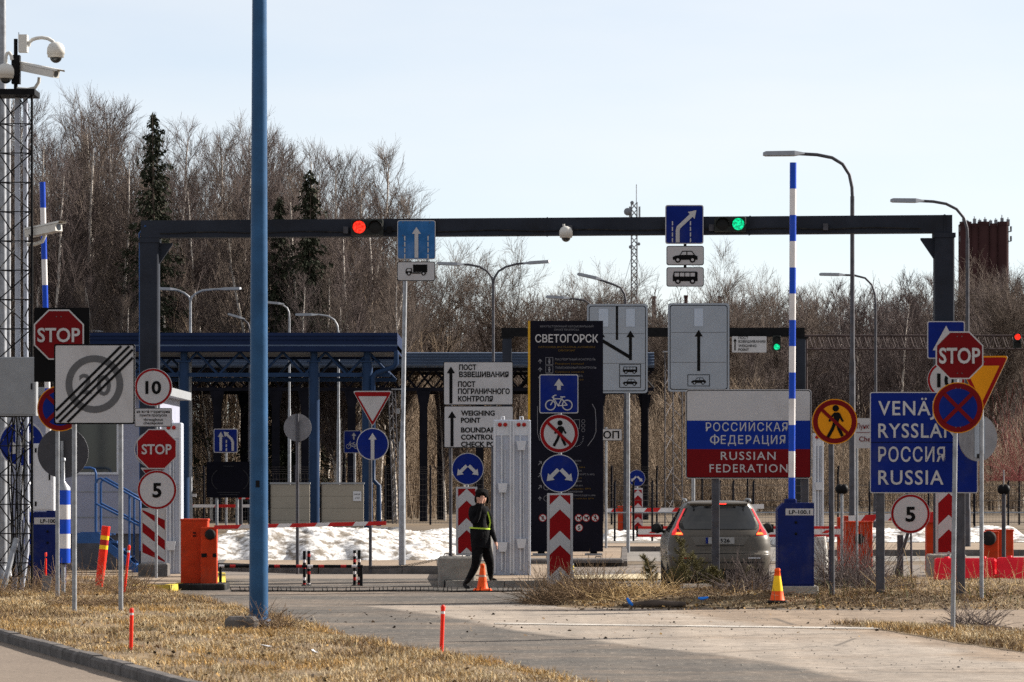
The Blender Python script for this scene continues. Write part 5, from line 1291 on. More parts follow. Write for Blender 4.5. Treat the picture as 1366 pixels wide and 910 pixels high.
# ---------- black information board
D = D_of(742, .1); S = D / F
t = thing('information_board', 'tall black information board with white town name and pictograms behind the sign stack', 'information board', (wx(755, D), D, .1))
p = Plate(756, 582, D); b = MB(); p.board(b, rect(97, 308), infoblk, infogold, .35); bo = b.build('panel', t)
e = MB(); p2 = Plate(707, 582, D); x0 = p.X - 48.5 * p.S; e.box(x0 - .06, x0 - .004, D - .005, D + .36, p.Z - 154 * p.S, p.Z + 154 * p.S, infogold); e.build('edge_trim', t)
letters(p, bo, [('МНОГОСТОРОННИЙ АВТОМОБИЛЬНЫЙ', 0, 146.5, 2.6, 71, 'c', .004), ('ПУНКТ ПРОПУСКА', 0, 142, 2.6, 33, 'c', .004), ('ПАСПОРТНЫЙ КОНТРОЛЬ', -15.5, 102.5, 2.8, 54, 'l', .004), ('ТАМОЖЕННЫЙ КОНТРОЛЬ', -15.5, 91.5, 2.8, 55, 'l', .004), ('ЗОНА ДОСМОТРА', -15.5, 80.5, 2.8, 37, 'l', .004),
    ('ПОЛОСА ДВИЖЕНИЯ', -15, -33, 2.2, 34, 'l', .004), ('ТРАНСПОРТА №1', -15, -37, 2.2, 30, 'l', .004), ('ПОЛОСА', 8, -46, 2.2, 12, 'l', .004), ('АВТОТРАНСПОРТА №2', -10, -51, 2.2, 47, 'l', .004), ('ПОЛОСА', 8, -60, 2.2, 12, 'l', .004), ('ДВИЖЕНИЯ №3', -5, -66, 2.2, 26, 'l', .004), ('ПОЛОСА ДВИЖЕНИЯ', -15, -74, 2.2, 36, 'l', .004), ('ГРУЗОВОГО АВТОТРАНСПОРТА №4', -20, -79, 2.2, 58, 'l', .004)], txtgrey, 2)
letters(p, bo, [('СВЕТОГОРСК', 0, 130.5, 10.5, 84, 'c', .012)], white, 2, 'town_name')
letters(p, bo, [('SVETOGORSK MULTILATERAL AUTOMOBILE', 0, 119, 2.6, 76, 'c', .004), ('CHECKPOINT', 0, 114.5, 2.6, 23, 'c', .004), ('Passport control', -15.5, 97, 2.6, 38, 'l', .004), ('Customs control', -15.5, 86, 2.6, 38, 'l', .004), ('Inspection area', -15.5, 76, 2.6, 38, 'l', .004), ('Lane for cars №1', -12, -41.5, 2.0, 36, 'l', .004), ('Motor transport', -12, -55.5, 2.0, 32, 'l', .004), ('Lane for bicycles №3', -12, -70, 2.0, 44, 'l', .004), ('Large cargo vehicles №4', -12, -83, 2.0, 48, 'l', .004)], txtgold, 2, 'gold_lettering')
sy = []
for v in (100, 89, 78): sy += stroke([(-35.5, v - 3), (-35.5, v + 2)], 1.0) + stroke([(-38, v - .5), (-35.5, v + 2.4), (-33, v - .5)], 1.0) + stroke([(-28, v - 4.5), (-18.5, v - 4.5), (-18.5, v + 5), (-28, v + 5)], .6, True) + [circ(1.2, 8, -23.2, v + 2.6), [(-25, v + 1), (-21.4, v + 1), (-22.4, v - 3.4), (-24, v - 3.4)]]
for v in (-36, -52, -68): sy += stroke([(-38, v - 2.5), (-34, v + 2)], 1.0) + stroke([(-37, v + 2.3), (-33.8, v + 2.3), (-33.8, v - 1.2)], 1.0) + annulus(3.4, 4.0, 16, -27, v)
sy += stroke([(-35.8, -86), (-35.8, -81)], 1.0) + stroke([(-38, -83.2), (-35.8, -80.8), (-33.6, -83.2)], 1.0) + annulus(3.4, 4.0, 16, -27, -83)
sy += stroke([(34, 43), (38, 36), (39, 20), (39, 6), (36, -2), (28, -13)], .9) + stroke([(-39, 40), (-39, 4), (-36, -6)], .7)
sy += stroke([(10, 22), (17, 22), (17, 10), (10, 10)], .6, True) + annulus(2, 2.5, 12, 22, 14) + annulus(2, 2.5, 12, 22, 20) + annulus(2, 2.5, 12, 22, 8)
for k in range(9): a = math.radians(-80 + k * 11); sy += [rect(1.6, .7, 10 + 12 * math.cos(a), -2 + 12 * math.sin(a))]
symbol(p, bo, sy, txtgrey, 2, 'pictogram')
for u, v, kind in ((-32, -109, 'x'), (16, -109, 'dog'), (26, -109, 'dog'), (38, -109, 'ped'), (16.5, -122, '5')):
    q = MB(); p.sheet(q, circ(5.4, 20, u, v), red, 2); p.sheet(q, circ(4.4, 20, u, v), white, 3)
    if kind == 'ped': p.sheets(q, [[(u + x, v + y) for x, y in g] for g in ped(.22)], black, 4)
    elif kind == '5': p.text(q, '5', u, v, 5, black, 4, 3, 'c', .03)
    elif kind == 'x': p.sheets(q, [rect(3, 5, u, v)], grey_sym, 4)
    else: p.sheets(q, [rect(5, 1.8, u, v + .4), rect(1, 2.6, u - 1.8, v - 1.4), rect(1, 2.6, u + 1.8, v - 1.4), rect(1.8, 1.8, u + 2.6, v + 1.6)], black, 4)
    if kind != '5': p.sheets(q, stroke([(u - 3.1, v + 3.1), (u + 3.1, v - 3.1)], .9), red, 5)
    q.build('prohibition_badge', bo)
for px in (722, 792):
    b = MB(); X = wx(px, D); b.box(X - .09, X + .09, D + .05, D + .25, .12, wz(734, D), blacksteel); b.box(X - .22, X + .22, D - .1, D + .4, .12, .17, galv); b.build('leg', t)

# ---------- lane boards on slim poles
D = 108.
def lane_board(label, cx, cy, w, h, D, pxs):
    t = post_sign(label, cx, D, .1)
    for px in pxs: pole_part(t, px, D, .1, cy - h / 2 + 4, .05)
    p, o = panel(t, 'panel', cx, cy, D, [(rect(w, h, r=4), boardw), (rect(w - 5, h - 5, r=3.5), black), (rect(w - 7, h - 7, r=3), boardw)]); return t, p, o
boardw = mat('lane board sheeting', (.235, .265, .31), .55, var=.06, scale=1.5, dirt=(.22, .22, .22), dirt_amt=.25)
patch = mat('lane board patch film', (.33, .38, .46), .55, var=.04)
t, p, o = lane_board('white lane board with two black lane arrows meeting above bus and car symbols', 823.5, 465, 81, 119, D, (838,))
[symbol(p, o, [q], patch, 4, 'film_patch') for q in (rect(13, 24, -18.5, 41), rect(12, 24, 17.5, 41))]
symbol(p, o, [arrow(17.5, -15.5, 17.5, 24, 4, 11, 9)] + [rect(3, 45, -.5, 34)] + stroke([(17.5, -12), (-26, 14)], 4.4) + [arrow(-22, 8, -22, 24, 3.6, 11, 9)], black, 4, 'arrow')
for v, s in ((-28.5, bus_sym), (-44.5, car_sym)):
    symbol(p, o, stroke([(3, v - 7.5), (31, v - 7.5), (31, v + 7.5), (3, v + 7.5)], .8, True), black, 4, 'frame')
    a, c = s(.86); sh = lambda L: [[(x + 17, y + v - 2.2) for x, y in q] for q in L]; symbol(p, o, sh(a), black, 4); symbol(p, o, sh(c), boardw, 5, 'window')
[symbol(p, o, [rect(72, .5, 0, q)], grey_sym, 3, 'seam') for q in (20, -20)]
t, p, o = lane_board('white lane board with a single black up arrow over a car symbol', 932, 463.5, 82, 118, D + .3, (925, ))
[symbol(p, o, [rect(73, .5, 0, q)], grey_sym, 3, 'seam') for q in (20, -20)]
symbol(p, o, [rect(12, 24, 0, 40)], patch, 4, 'film_patch')
symbol(p, o, [arrow(0, -31.5, 0, 23.5, 4, 11, 9)], black, 4, 'arrow')
symbol(p, o, stroke([(-14.5, -51.5), (14.5, -51.5), (14.5, -36.5), (-14.5, -36.5)], .8, True), black, 4, 'frame')
a, c = car_sym(.88); sh = lambda L: [[(x, y - 46.5) for x, y in q] for q in L]; symbol(p, o, sh(a), black, 4); symbol(p, o, sh(c), boardw, 5, 'window')
D = 108.5
t = post_sign('white stop text plate partly hidden behind the black information board', 808, D, .1); pole_part(t, 808.5, D, .1, 570, .035)
p, o = panel(t, 'panel', 804, 580, D, [(rect(52, 16, r=1), grey_sym), (rect(50.5, 14.5, r=1), white)]); letters(p, o, [('СТОП', 1, 0, 9.5, 42, 'c', .02)], black, 3)
D = D2 - .5
t = thing('plate_sign', 'small white weighing point plate hanging under the second gantry', 'sign', (wx(999.5, D), D, wz(459.5, D)))
p, o = panel(t, 'panel', 999.5, 459.5, D, [(rect(46, 21.5, r=1), white)])
letters(p, o, [('ПОСТ', -14.5, 9, 3.6, 13, 'l', .01), ('ВЗВЕШИВАНИЯ', -14.5, 3.8, 3.6, 36, 'l', .01), ('WEIGHING', -14.5, -1.8, 3.6, 24, 'l', .01), ('POINT', -14.5, -7, 3.6, 14, 'l', .01)], black, 3); symbol(p, o, [arrow(-19, -8, -19, 8, 1.6, 4.5, 4)], black, 3, 'arrow')
b = MB()
for px in (984, 1014): X = wx(px, D); b.box(X - .02, X + .02, D + .024, D + .3, wz(458, D), wz(446, D), blacksteel)
b.build('bracket', t)

# ---------- flag coloured country sign
D = 66.3; z0 = berm_h(wx(955, D), D)
t = post_sign('white blue and red striped country sign in front of the parked car', 998.5, D, z0, 'country sign')
for px in (955, 1074): pole_part(t, px, D, z0, 526, .065, galv_dark, square=True)
p, o = panel(t, 'panel', 998.5, 579, D, [(rect(168, 119, r=4), white), (rect(166, 117, r=3.5), black), (rect(164, 115, r=3), white)])
b = MB(); p.sheet(b, rect(164, 38, 0, -1.2), flagblue, 3); p.sheet(b, rect(164, 37.3, 0, -38.85), darkred, 3); b.build('stripe', o)
letters(p, o, [('РОССИЙСКАЯ', -57, 9.5, 11.5, 109, 'l', .006), ('О', -51.5, -7.5, 10.0, 12.5, 'l', .006), ('ЕДЕРАЦИЯ', -37, -7.5, 11.5, 86, 'l', .006), ('RUSSIAN', -37, -28.8, 11.3, 73, 'l', .006), ('FEDERATION', -52, -45.5, 11.3, 104, 'l', .006)], white, 4, sp=1.18)
symbol(p, o, [rect(1.7, 14, -45.2, -7.5)], white, 4.6, 'letter_stem')
# ---------- yellow no walking
D = 63.3; z0 = berm_h(wx(1109, D), D)
t = post_sign('yellow and red no walking sign right of the striped raised arm', 1109, D, z0); pole_part(t, 1110.5, D, z0, 536, .045, galv_dark, pxt=1109)
p, o = panel(t, 'no_walking_panel', 1113.5, 562.5, D, [(circ(30.3), yellow), (circ(29.0), darkred), (circ(22.6), yellow)]); symbol(p, o, ped(1.22, 1), black, 4); symbol(p, o, stroke([(-18, 16.5), (18, -16.5)], 4.4), darkred, 5, 'slash')
# ---------- white checkpoint text plate
D = 72.; t = post_sign('white plate with dark red text behind the blue country name sign', 1150, D, .1); pole_part(t, 1143.5, D, .1, 562, .022)
p, o = panel(t, 'panel', 1160, 578, D, [(rect(38, 40), white), ]); letters(p, o, [('Пункт пропуска', -17, 9.5, 7, 52, 'l', .008), ('Checkpoint', -14, -7.5, 7, 44, 'l', .008)], darkred, 3); symbol(p, o, [rect(36, .7, 0, 1)], darkred, 3, 'line')
# ---------- country names
D = 63.4; z0 = berm_h(wx(1175, D), D)
t = post_sign('blue country name sign with four white lines on two posts', 1232, D, z0, 'country sign')
for px in (1175, 1282.5): pole_part(t, px, D, z0, 530, .068, galv_dark, square=True)
p, o = panel(t, 'panel', 1232.5, 590.5, D, [(rect(144, 135, r=3), white), (rect(141.5, 132.5, r=2), blue)])
letters(p, o, [('VENÄJÄ', -61, 46.5, 19.5, 96, 'l', .012), ('RYSSLAND', -61, 16.5, 19.5, 124, 'l', .012), ('РОССИЯ', -61, -15.5, 19.5, 89, 'l', .012), ('RUSSIA', -61, -46, 19.5, 87, 'l', .012)], white, 3, sp=1.12)
symbol(p, o, [rect(141, .8, 0, .4)], black, 3, 'seam')
# ---------- speed five on a leaning prop
D = D_of(779, .05)
t = post_sign('speed five sign low on a thin leaning prop beneath the country name sign', 1215, D, .05); pole_part(t, 1216.5, D, .05, 665, .022, galv_dark, pxt=1215)
speed(t, 1214.5, 685.5, D, 26.3, '5', 19.5, w=13)
b = MB(); b.tube([(wx(1192, D), D + .3, 0), (wx(1215, D), D + .06, wz(700, D))], .035, galv_dark, 6); b.build('prop', t)
b = MB(); b.cbox(wx(1199, D), wx(1207, D), D + .25, D + .35, 0, wz(714, D), galv_dark, .01); b.build('stub_post', t)
# ---------- stop and no stopping on the wedge
D = D_of(840, .03)
t = post_sign('maroon stop octagon over a round no stopping sign on the nearest pole', 1276, D, .03); pole_part(t, 1271.5, D, .03, 446, .032, pxt=1277)
stop(t, 1280, 474, D, 31.8, 21, 55, .945, darkred, bolt=[(-3, 25), (3, 25), (-3, -24), (3, -24)])
p, o = panel(t, 'no_stopping_panel', 1278, 544, D, [(circ(34), yellow), (circ(32.8), darkred), (circ(25.5), blue)], bolt=[(-3, 26), (3, 26), (-3, -26), (3, -26)]); symbol(p, o, stroke([(-18.5, 18.5), (18.5, -18.5)], 5.2) + stroke([(-18.5, -18.5), (18.5, 18.5)], 5.2), darkred, 4)
# ---------- yellow yield and a round sign back
D = 62.4; z0 = berm_h(wx(1309, D), D)
t = post_sign('yellow yield triangle and round sign back on a slim pole by the red plastic barrier', 1310, D, z0); pole_part(t, 1310, D, z0, 480, .034, pxt=1310)
p, o = panel(t, 'yield_panel', 1310, 512.5, D, [(tri_down(71, 75, 5), yellow), (tri_down(67, 71, 4.5), red), (tri_down(47, 49, 2), yellow)], yaw=-.25, bolt=[(-3, 30), (3, 30), (0, -22)])
p, o = panel(t, 'disc', 1305, 584.5, D + .22, [(circ(31), back_grey)], yaw=.5, label='round grey sign back turned from the road')
b = MB(); p.sheets(b, [rect(17, 52, 2, 0)], boardw, 2); p.sheet(b, rect(12, 6, 3, -24), blacksteel, 3); b.build('bracket', o)
# ---------- signs fixed by the right gantry column
D = GR - .35
t = post_sign('blue square sign and speed ten sign half hidden behind the stop octagon', 1262, D, .1); pole_part(t, 1264, D, .1, 432, .035)
p, o = panel(t, 'crossing_panel', 1262, 453.5, D, [(rect(50, 50, r=2.5), white), (rect(47.5, 47.5, r=2), blue)]); symbol(p, o, [[(0, 19), (-18, -14), (18, -14)]], white)
symbol(p, o, [[(x, y - 4) for x, y in q] for q in ped(.5)], black, 5, 'walker')
speed(t, 1262, 507, D, 25, '10', 18, w=24)
# ---------- right chevron board on its block
D = 76.2
t = post_sign('chevron board on a grey block behind the blue country name sign', 1264, D, .1); pole_part(t, 1266, D, .1, 640, .035); chevrons(t, 1265.5, 640, 739.5, D, 35, phase=-4)
block('grey concrete block at the end of the red plastic barrier', 1241, 1290, 740, 786, D + .2, .9, concrete)
# ---------- far fork sign and chevrons
D = D_of(714)
t = post_sign('small far blue fork arrow disc over a narrow chevron board', 850, D, 0); pole_part(t, 849.5, D, 0, 636, .05); fork_sign(t, 849.5, 638, D, 11.3); chevrons(t, 851, 651, 711, D, 13)
# ================================================================== BARRIERS, BOXES, CONES, STAKES
def striped_arm(t, pb, pt, D, r, n, name='boom'):
    """raised striped boom between two pixel points"""
    A, B = Vector((wx(pb[0], D), D, wz(pb[1], D))), Vector((wx(pt[0], D), D, wz(pt[1], D))); b = MB()
    for k in range(n):
        p, q = A + (B - A) * k / n, A + (B - A) * (k + 1) / n; b.tube([tuple(p), tuple(q)], r, stripe_b if (n - 1 - k) % 2 == 0 else stripe_w, 14, k in (0, n - 1))
    return b.build(name, t)
def arm_cabinet(label, px0, px1, py0, yb, D, z0, text, tx, arm, base=True, cham=8, r=.055, n=14):
    t = thing('boom_barrier', label, 'barrier', (wx((px0 + px1) / 2, D), D, z0)); S = D / F
    x0, x1, z1 = wx(px0, D), wx(px1, D), wz(py0, D); zb = z0 + (.17 if base else 0); b = MB(); c = cham * S; d = .55
    b.prism([(x0, zb), (x1, zb), (x1, z1), (x0 + c, z1), (x0, z1 - c)], D, D + d, cab_blue); o = b.build('cabinet', t, bevel=.008)
    dd = MB(); dd.box(x0 + .03, x1 - .03, D - .01, D - .001, zb + .03, wz(py0 + 36, D), cab_blue); dd.build('door', o)
    h = MB()
    for py in (26, 41): h.lathe([(.001, -.02), (.022, -.016), (.024, 0)], ((x0 + x1) / 2, D - .012, wz(py0 + py, D)), blacksteel, 10, 'y')
    h.build('lock', o)
    p = Plate(tx, py0 + 12, D - .004); m = MB(); p.board(m, rect(37, 9), white, th=.003); lo = m.build('label_plate', o); letters(p, lo, [(text, 0, 0, 5.4, 28 if len(text) > 6 else None, 'c', .016)], black, 2)
    if base: f = MB(); f.cbox(x0 + .04, x1 + .07, D - .05, D + d + .05, z0 - .15, zb - .002, concrete, .015); f.build('base', t)
    striped_arm(t, arm[0], arm[1], D + d * .5, r, n)
    k = MB(); X, Y, Z = wx(arm[0][0], D), D + d * .5, z1; k.cbox(X - .10, X + .10, Y - .1, Y + .1, z1 - .01, z1 + .07, cab_blue, .02); k.build('hub', t)
    return t
D = 63.2
arm_cabinet('blue barrier cabinet with its striped arm raised in front of the country sign', 1037.5, 1086, 671, 784, D, berm_h(wx(1060, 63.2), 63.2) - .02, 'LP-100.1', 1066.5, ((1056, 672), (1058, 217)), n=13)
arm_cabinet('blue barrier cabinet beside the lattice mast with its striped arm raised', 43, 84, 683, 792, 70.3, .1, 'LP-100', 64, ((67.5, 690), (56.5, 243)), False, 3, .052, 13)
# striped border posts
def border_post(label, px, py0, py1, yb, D, z0, rpx, spike=True):
    t = thing('border_post', label, 'border post', (wx(px, D), D, z0)); S = D / F; X = wx(px, D); z1, zb = wz(py0, D), wz(py1, D); r = rpx * S
    n = 5
    for k in range(n):
        b = MB(); za, zc = zb + (z1 - zb) * k / n, zb + (z1 - zb) * (k + 1) / n; b.tube([(X, D, za), (X, D, zc)], r, stripe_b if k % 2 == 0 else stripe_w, 20, k == 0); b.build('band', t)
    c = MB(); c.lathe([(r * 1.02, 0), (r * .95, .05), (r * .45, .12), (.028, .16), (.024, .52)], (X, D, z1), galv, 18); c.lathe([(.04, .50), (.04, .55), (.02, .56)], (X, D, z1), galv, 12); c.build('cap', t)
    f = MB(); f.tube([(X, D, z0 - .1), (X, D, zb)], .035, galv, 10); f.lathe([(r * 1.02, -.02), (r * 1.02, .001), (.001, .002)], (X, D, zb - .001), blacksteel, 18); f.build('stand', t); return t
border_post('blue and white banded border post beside the end of limit sign post', 84.5, 654, 751, 792, D_of(793, VZ), VZ, 9.5)
border_post('blue and white banded border post hidden inside the lattice mast', 38, 683, 755, 790, 70.8, VZ, 6)

# orange barrier boxes
def orange_box(label, px0, px1, py0, yb, D, z0, d=.35, cap=True, front=None):
    t = thing('barrier_box', label, 'barrier box', (wx((px0 + px1) / 2, D), D, z0)); x0, x1, z1 = wx(px0, D), wx(px1, D), wz(py0, D)
    b = MB(); b.cbox(x0, x1, D, D + d, z0, z1, orange, .012); b.cbox(x0 - .012, x1 + .012, D - .012, D + d + .012, z1 - .01, z1 + .025, orange, .01); b.build('cabinet', t)
    return t, x0, x1, z1
def black_hub(t, px, py, D, r, thick=.06):
    c = MB(); X, Z = wx(px, D), wz(py, D); c.lathe([(.001, -thick), (r * .7, -thick), (r, -thick * .5), (r, 0), (.001, .002)], (X, D, Z), rubber, 20, 'y')
    for v in c.v[:]: pass
    c.build('hub', t)
def boom(t, px0, py0, px1, py1, D, h, n, phase=0, name='boom', slant=.8, d=.05, ms=None, wr=.5):
    """striped flat arm between two pixel points, slanted stripes"""
    ms = ms or (bar_red, stripe_w); A, B = Vector((wx(px0, D), wz(py0, D))), Vector((wx(px1, D), wz(py1, D))); dr = (B - A); L = dr.length; dr /= L; nn = Vector((-dr.y, dr.x)); b = MB(); hh = h / 2
    for k in range(n):
        ed = lambda q: L * (q + (2 * wr - 1) * ((q + phase) % 2) * (1 if phase == 0 else -1)) / n if 0 < q < n else L * q / n
        a, c = ed(k), ed(k + 1); s = slant * hh; a0 = a if k else s; c0 = c if k < n - 1 else L - s
        q = [A + dr * (a0 - s) - nn * hh, A + dr * (c0 - s if k < n - 1 else L) - nn * hh, A + dr * (c0 + s if k < n - 1 else L) + nn * hh, A + dr * (a0 + s if k else 0) + nn * hh]
        b.prism([tuple(p) for p in q], D - d / 2, D + d / 2, ms[(k + phase) % 2])
    return b.build(name, t)
D = 72.1
t, x0, x1, z1 = orange_box('orange barrier box with a step down front cabinet and lowered red white arm', 241, 277, 694, 778, D, .13, .4)
b = MB(); b.cbox(wx(269, D), wx(290.5, D), D - .22, D - .013, .131, wz(703, D), orange, .012); b.build('front_cabinet', t)
black_hub(t, 280.5, 713, D - .225, .10); c = MB()
for py in (740.5,):
    for px in (273.5, 287.5): c.box(wx(px - 3.6 if px < 280 else px - 2.5, D), wx(px + 3.6 if px < 280 else px + 2.5, D), D - .235, D - .221, wz(py + 2.5, D), wz(py - 2.5, D), blacksteel)
for px, py in ((259.5, 711), (259.5, 715)): c.box(wx(px - 2, D), wx(px + 2, D), D - .02, D - .013, wz(py + 1, D), wz(py - 1, D), blacksteel)
c.build('latch', t)
boom(t, 286, 703.5, 515, 698, D - .27, .072, 9, wr=.66)
c = MB(); c.cbox(wx(232, D), wx(303, D), D - .5, D + .65, .0, .128, kerbblk, .02); sl = c.build('plinth', origin=(wx(268, D), D, 0)); tag(sl, 'black painted concrete plinth under the orange barrier box', 'plinth')
# low black and red banded rail with posts
D = 74.46
t = thing('low_rail', 'low black rail with red bands across the lane before the snow bank', 'rail', (wx(380, D), D, 0))
b = MB(); X0, X1 = wx(292, D), wx(484, D); n = 26; zr = wz(755.5, D); w_red = mat('dull red band', (.34, .02, .02), .5)
for k in range(n):
    m = w_red if k % 4 == 2 else stripe_w if k % 4 == 0 and k % 8 == 0 else blacksteel
    b.tube([(X0 + (X1 - X0) * k / n, D, zr), (X0 + (X1 - X0) * (k + 1) / n, D, zr)], .030, m, 8)
b.build('rail', t)
for px in (294, 482):
    c = MB(); c.tube([(wx(px, D), D, 0), (wx(px, D), D, zr)], .03, blacksteel, 8); c.build('leg', t)
D = D_of(782)
for i, (px, yt) in enumerate(((406, 735), (411.5, 735), (473, 734), (478.8, 734))):
    t = thing('bollard', ['leftmost slim black and red banded bollard in the lane', 'second slim banded bollard from the blue mast, white topped', 'third slim banded bollard from the blue mast', 'slim banded bollard nearest to the tall grey pole'][i], 'bollard', (wx(px, D), D + .12 * (i % 2), 0), 'slim banded bollards in the lane'); X = wx(px, D); n = 12; zt = wz(yt, D)
    b = MB()
    for k in range(n): b.tube([(X, D + .12 * (i % 2), zt * k / n), (X, D + .12 * (i % 2), zt * (k + 1) / n)], .030, blacksteel if k % 2 else (w_red if (k // 2 + i) % 3 == 0 else stripe_w if (k // 2 + i) % 3 == 1 else blacksteel), 10, k == n - 1)
    b.build('shaft', t)
    b = MB(); b.lathe([(.06, 0), (.06, .015), (.034, .03)], (X, D + .12 * (i % 2), .004), rubber, 12); b.build('foot', t)
# spike strip
D = D_of(790)
t = thing('spike_strip', 'long chain of upright steel spikes laid across the asphalt', 'spike strip', (wx(500, D), D, 0)); b = MB(); rr = random.Random(9)
X = wx(308, D)
while X < wx(690, D):
    yy = D + .10 * math.sin(X * 2.3) + .05 * math.sin(X * 7); b.tube([(X, yy, .02), (X + .1, yy, .02)], .014, blacksteel, 4)
    if rr.random() > .14:
        h = .085 * rr.uniform(.75, 1.15); l = rr.uniform(-.02, .02); b.tube([(X, yy, .02), (X + l, yy, h), (X + l + .004, yy, h + .02)], [.011, .008, .002], blacksteel, 5); 
        if rr.random() > .5: b.tube([(X, yy - .05, .02), (X, yy + .05, .02)], .010, blacksteel, 4)
    X += .085
b.build('spike_chain', t)
# drooping chain by the block
D = 78.; b = MB(); P0, P1 = Vector((wx(488, D), D + 1.6, wz(760, D))), Vector((wx(606, D), D, wz(739, D))); n = 60; pp = []
for k in range(n + 1): f = k / n; p = P0.lerp(P1, f); p.z -= .16 * 4 * f * (1 - f) * .5; pp.append(p)
for k in range(n):
    a, c = pp[k], pp[k + 1]; d = (c - a); u = Vector((0, 1, 0)) if k % 2 else Vector((0, 0, 1)); e = d * .25
    b.tube([tuple(a - e + u * .018), tuple(c + e + u * .018)], .006, blacksteel, 4); b.tube([tuple(a - e - u * .018), tuple(c + e - u * .018)], .006, blacksteel, 4)
o = b.build('chain', origin=tuple(P0)); tag(o, 'dark steel chain sagging from the concrete block across the snow', 'chain')
block('weathered grey concrete slab under the black information board', 700, 832, 746, 756, D_of(757) + .3, 1.4, concrete_d, .10, 'concrete_slab')

# right-hand orange boxes and arms
D = 77.; z0 = .08
t, x0, x1, z1 = orange_box('orange barrier box among dry weeds right of the yellow no walking sign', 1128.5, 1164, 697, 782, D, z0, .35)
b = MB(); b.box(wx(1131, D), wx(1155, D), D - .012, D - .001, wz(712, D), wz(708, D), orange); b.build('lip', t); black_hub(t, 1146.5, 719, D - .02, .10, .06)
t, x0, x1, z1 = orange_box('small orange barrier box behind the weedy one, its top just showing', 1125, 1137, 690, 760, 82, .1, .3)
boom(t, 1132, 692.5, 1262, 687, 82 - .05, .14, 7, 1, slant=.9)
t, x0, x1, z1 = orange_box('narrow orange barrier box behind the speed five sign', 1236, 1247, 698, 741, 82, .1, .3)
c = MB(); c.box(wx(1239.5, 82), wx(1247, 82), 81.9, 82.2, wz(697, 82), wz(683, 82), bar_red); c.build('head', t)
D = 86.
t, x0, x1, z1 = orange_box('broad orange barrier box above the red plastic barrier', 1317, 1352, 708, 760, D, .1, .4); 
t, x0, x1, z1 = orange_box('orange barrier box with a black hub in front of the broad orange box', 1313, 1332, 710.5, 760, 83.5, .1, .4); black_hub(t, 1319, 718, 83.5 - .02, .16, .08)
t = thing('boom_barrier', 'low red and white boom behind the car beside the blue cabinet', 'barrier', (wx(870, 80), 80, 0)); D = 86.
b = MB(); x0, x1 = wx(851, D), wx(1128, D); z0_, z1_ = wz(716.5, D), wz(702, D); e = (z1_ - z0_) * .24
for k in range(5):
    xa, xb = x0 + (x1 - x0) * k / 5, x0 + (x1 - x0) * (k + 1) / 5; b.box(xa, xb, D - .03, D + .03, z0_ + e, z1_ - e, stripe_w)
b.box(x0, x1, D - .04, D + .04, z1_ - e + .001, z1_, bar_red); b.box(x0, x1, D - .04, D + .04, z0_, z0_ + e - .001, bar_red); b.box(x0 - .04, x0 - .002, D - .04, D + .04, z0_, z1_, blacksteel)
bo = b.build('boom', t); m = MB()
for k in range(6):
    xa = x0 + (x1 - x0) * (k + .30) / 6; m.add([(xa, D - .034, z0_ + e * 1.5), (xa + .14, D - .034, z0_ + e * 1.5), (xa + .24, D - .034, z1_ - e * 1.5), (xa + .1, D - .034, z1_ - e * 1.5)], [(0, 1, 2, 3)], bar_red); m.build('stripe', bo); m = MB()
c = MB(); c.cbox(wx(1118, D), wx(1127, D), D + .05, D + .35, 0, wz(690, D), orange, .01); c.build('post', t)
# far barriers
D = 140.
t, x0, x1, z1 = orange_box('faded far orange barrier box beside the small chevron board', 824.5, 842, 676, 714, D, 0, .5)
boom(t, 842, 681, 1010, 679, D - .05, .16, 9, 1); boom(t, 824, 681, 808, 681, D - .05, .14, 2, 0)
t = thing('boom_barrier', 'far red and white boom seen past the right side of the car roof', 'barrier', (wx(1012, 118), 118, 0)); boom(t, 960, 677, 1019, 675.5, 118, .14, 3, 1, slant=.6)
c = MB(); c.tube([(wx(970, 118), 118.05, 0), (wx(970, 118), 118.05, wz(676, 118))], .05, galv_dark, 8); c.build('post', t)
for i, (px0, px1, py, D) in enumerate(((228, 262, 661, 164), (318, 338, 664, 164), (228, 345, 675, 168))):
    t = thing('boom_barrier', ['far red boom under the canopy left of the small dark board', 'far red boom right of the small dark board by the blue mast', 'far pale red boom low under the canopy'][i], 'barrier', (wx(px0, D), D, 0)); boom(t, px0, py, px1, py, D, .13, 4, 0, slant=.5); c = MB(); c.tube([(wx(px0 + 3, D), D + .1, 0), (wx(px0 + 3, D), D + .1, wz(py, D))], .08, galv_dark, 8); c.build('post', t)
# round black signal backs on thin posts
for i, (px, py, yb, D) in enumerate(((1123, 652.5, 770, 74.), (1339, 653, 760, 80.))):
    t = thing('signal_post', ['round black signal back on a thin post beside the yellow no walking sign', 'round black signal back on a dark post above the broad orange box'][i], 'signal', (wx(px, D), D, .08)); b = MB(); b.tube([(wx(px, D), D, 0), (wx(px, D), D, wz(py + 3, D))], .028 + .015 * i, galv if i == 0 else galv_dark, 10); b.build('post', t)
    b = MB(); S = D / F
    for s in (-.35, .35): b.sphere((wx(px, D) + s * 8 * S, D, wz(py, D)), 6 * S, blacksteel, 16, 10, (1, 1, 1.12))
    b.build('head', t)
    if i: c = MB(); c.tube([(wx(px, D), D, wz(py - 7, D)), (wx(px, D), D, wz(py - 26, D))], .012, galv, 6); c.build('aerial', t)
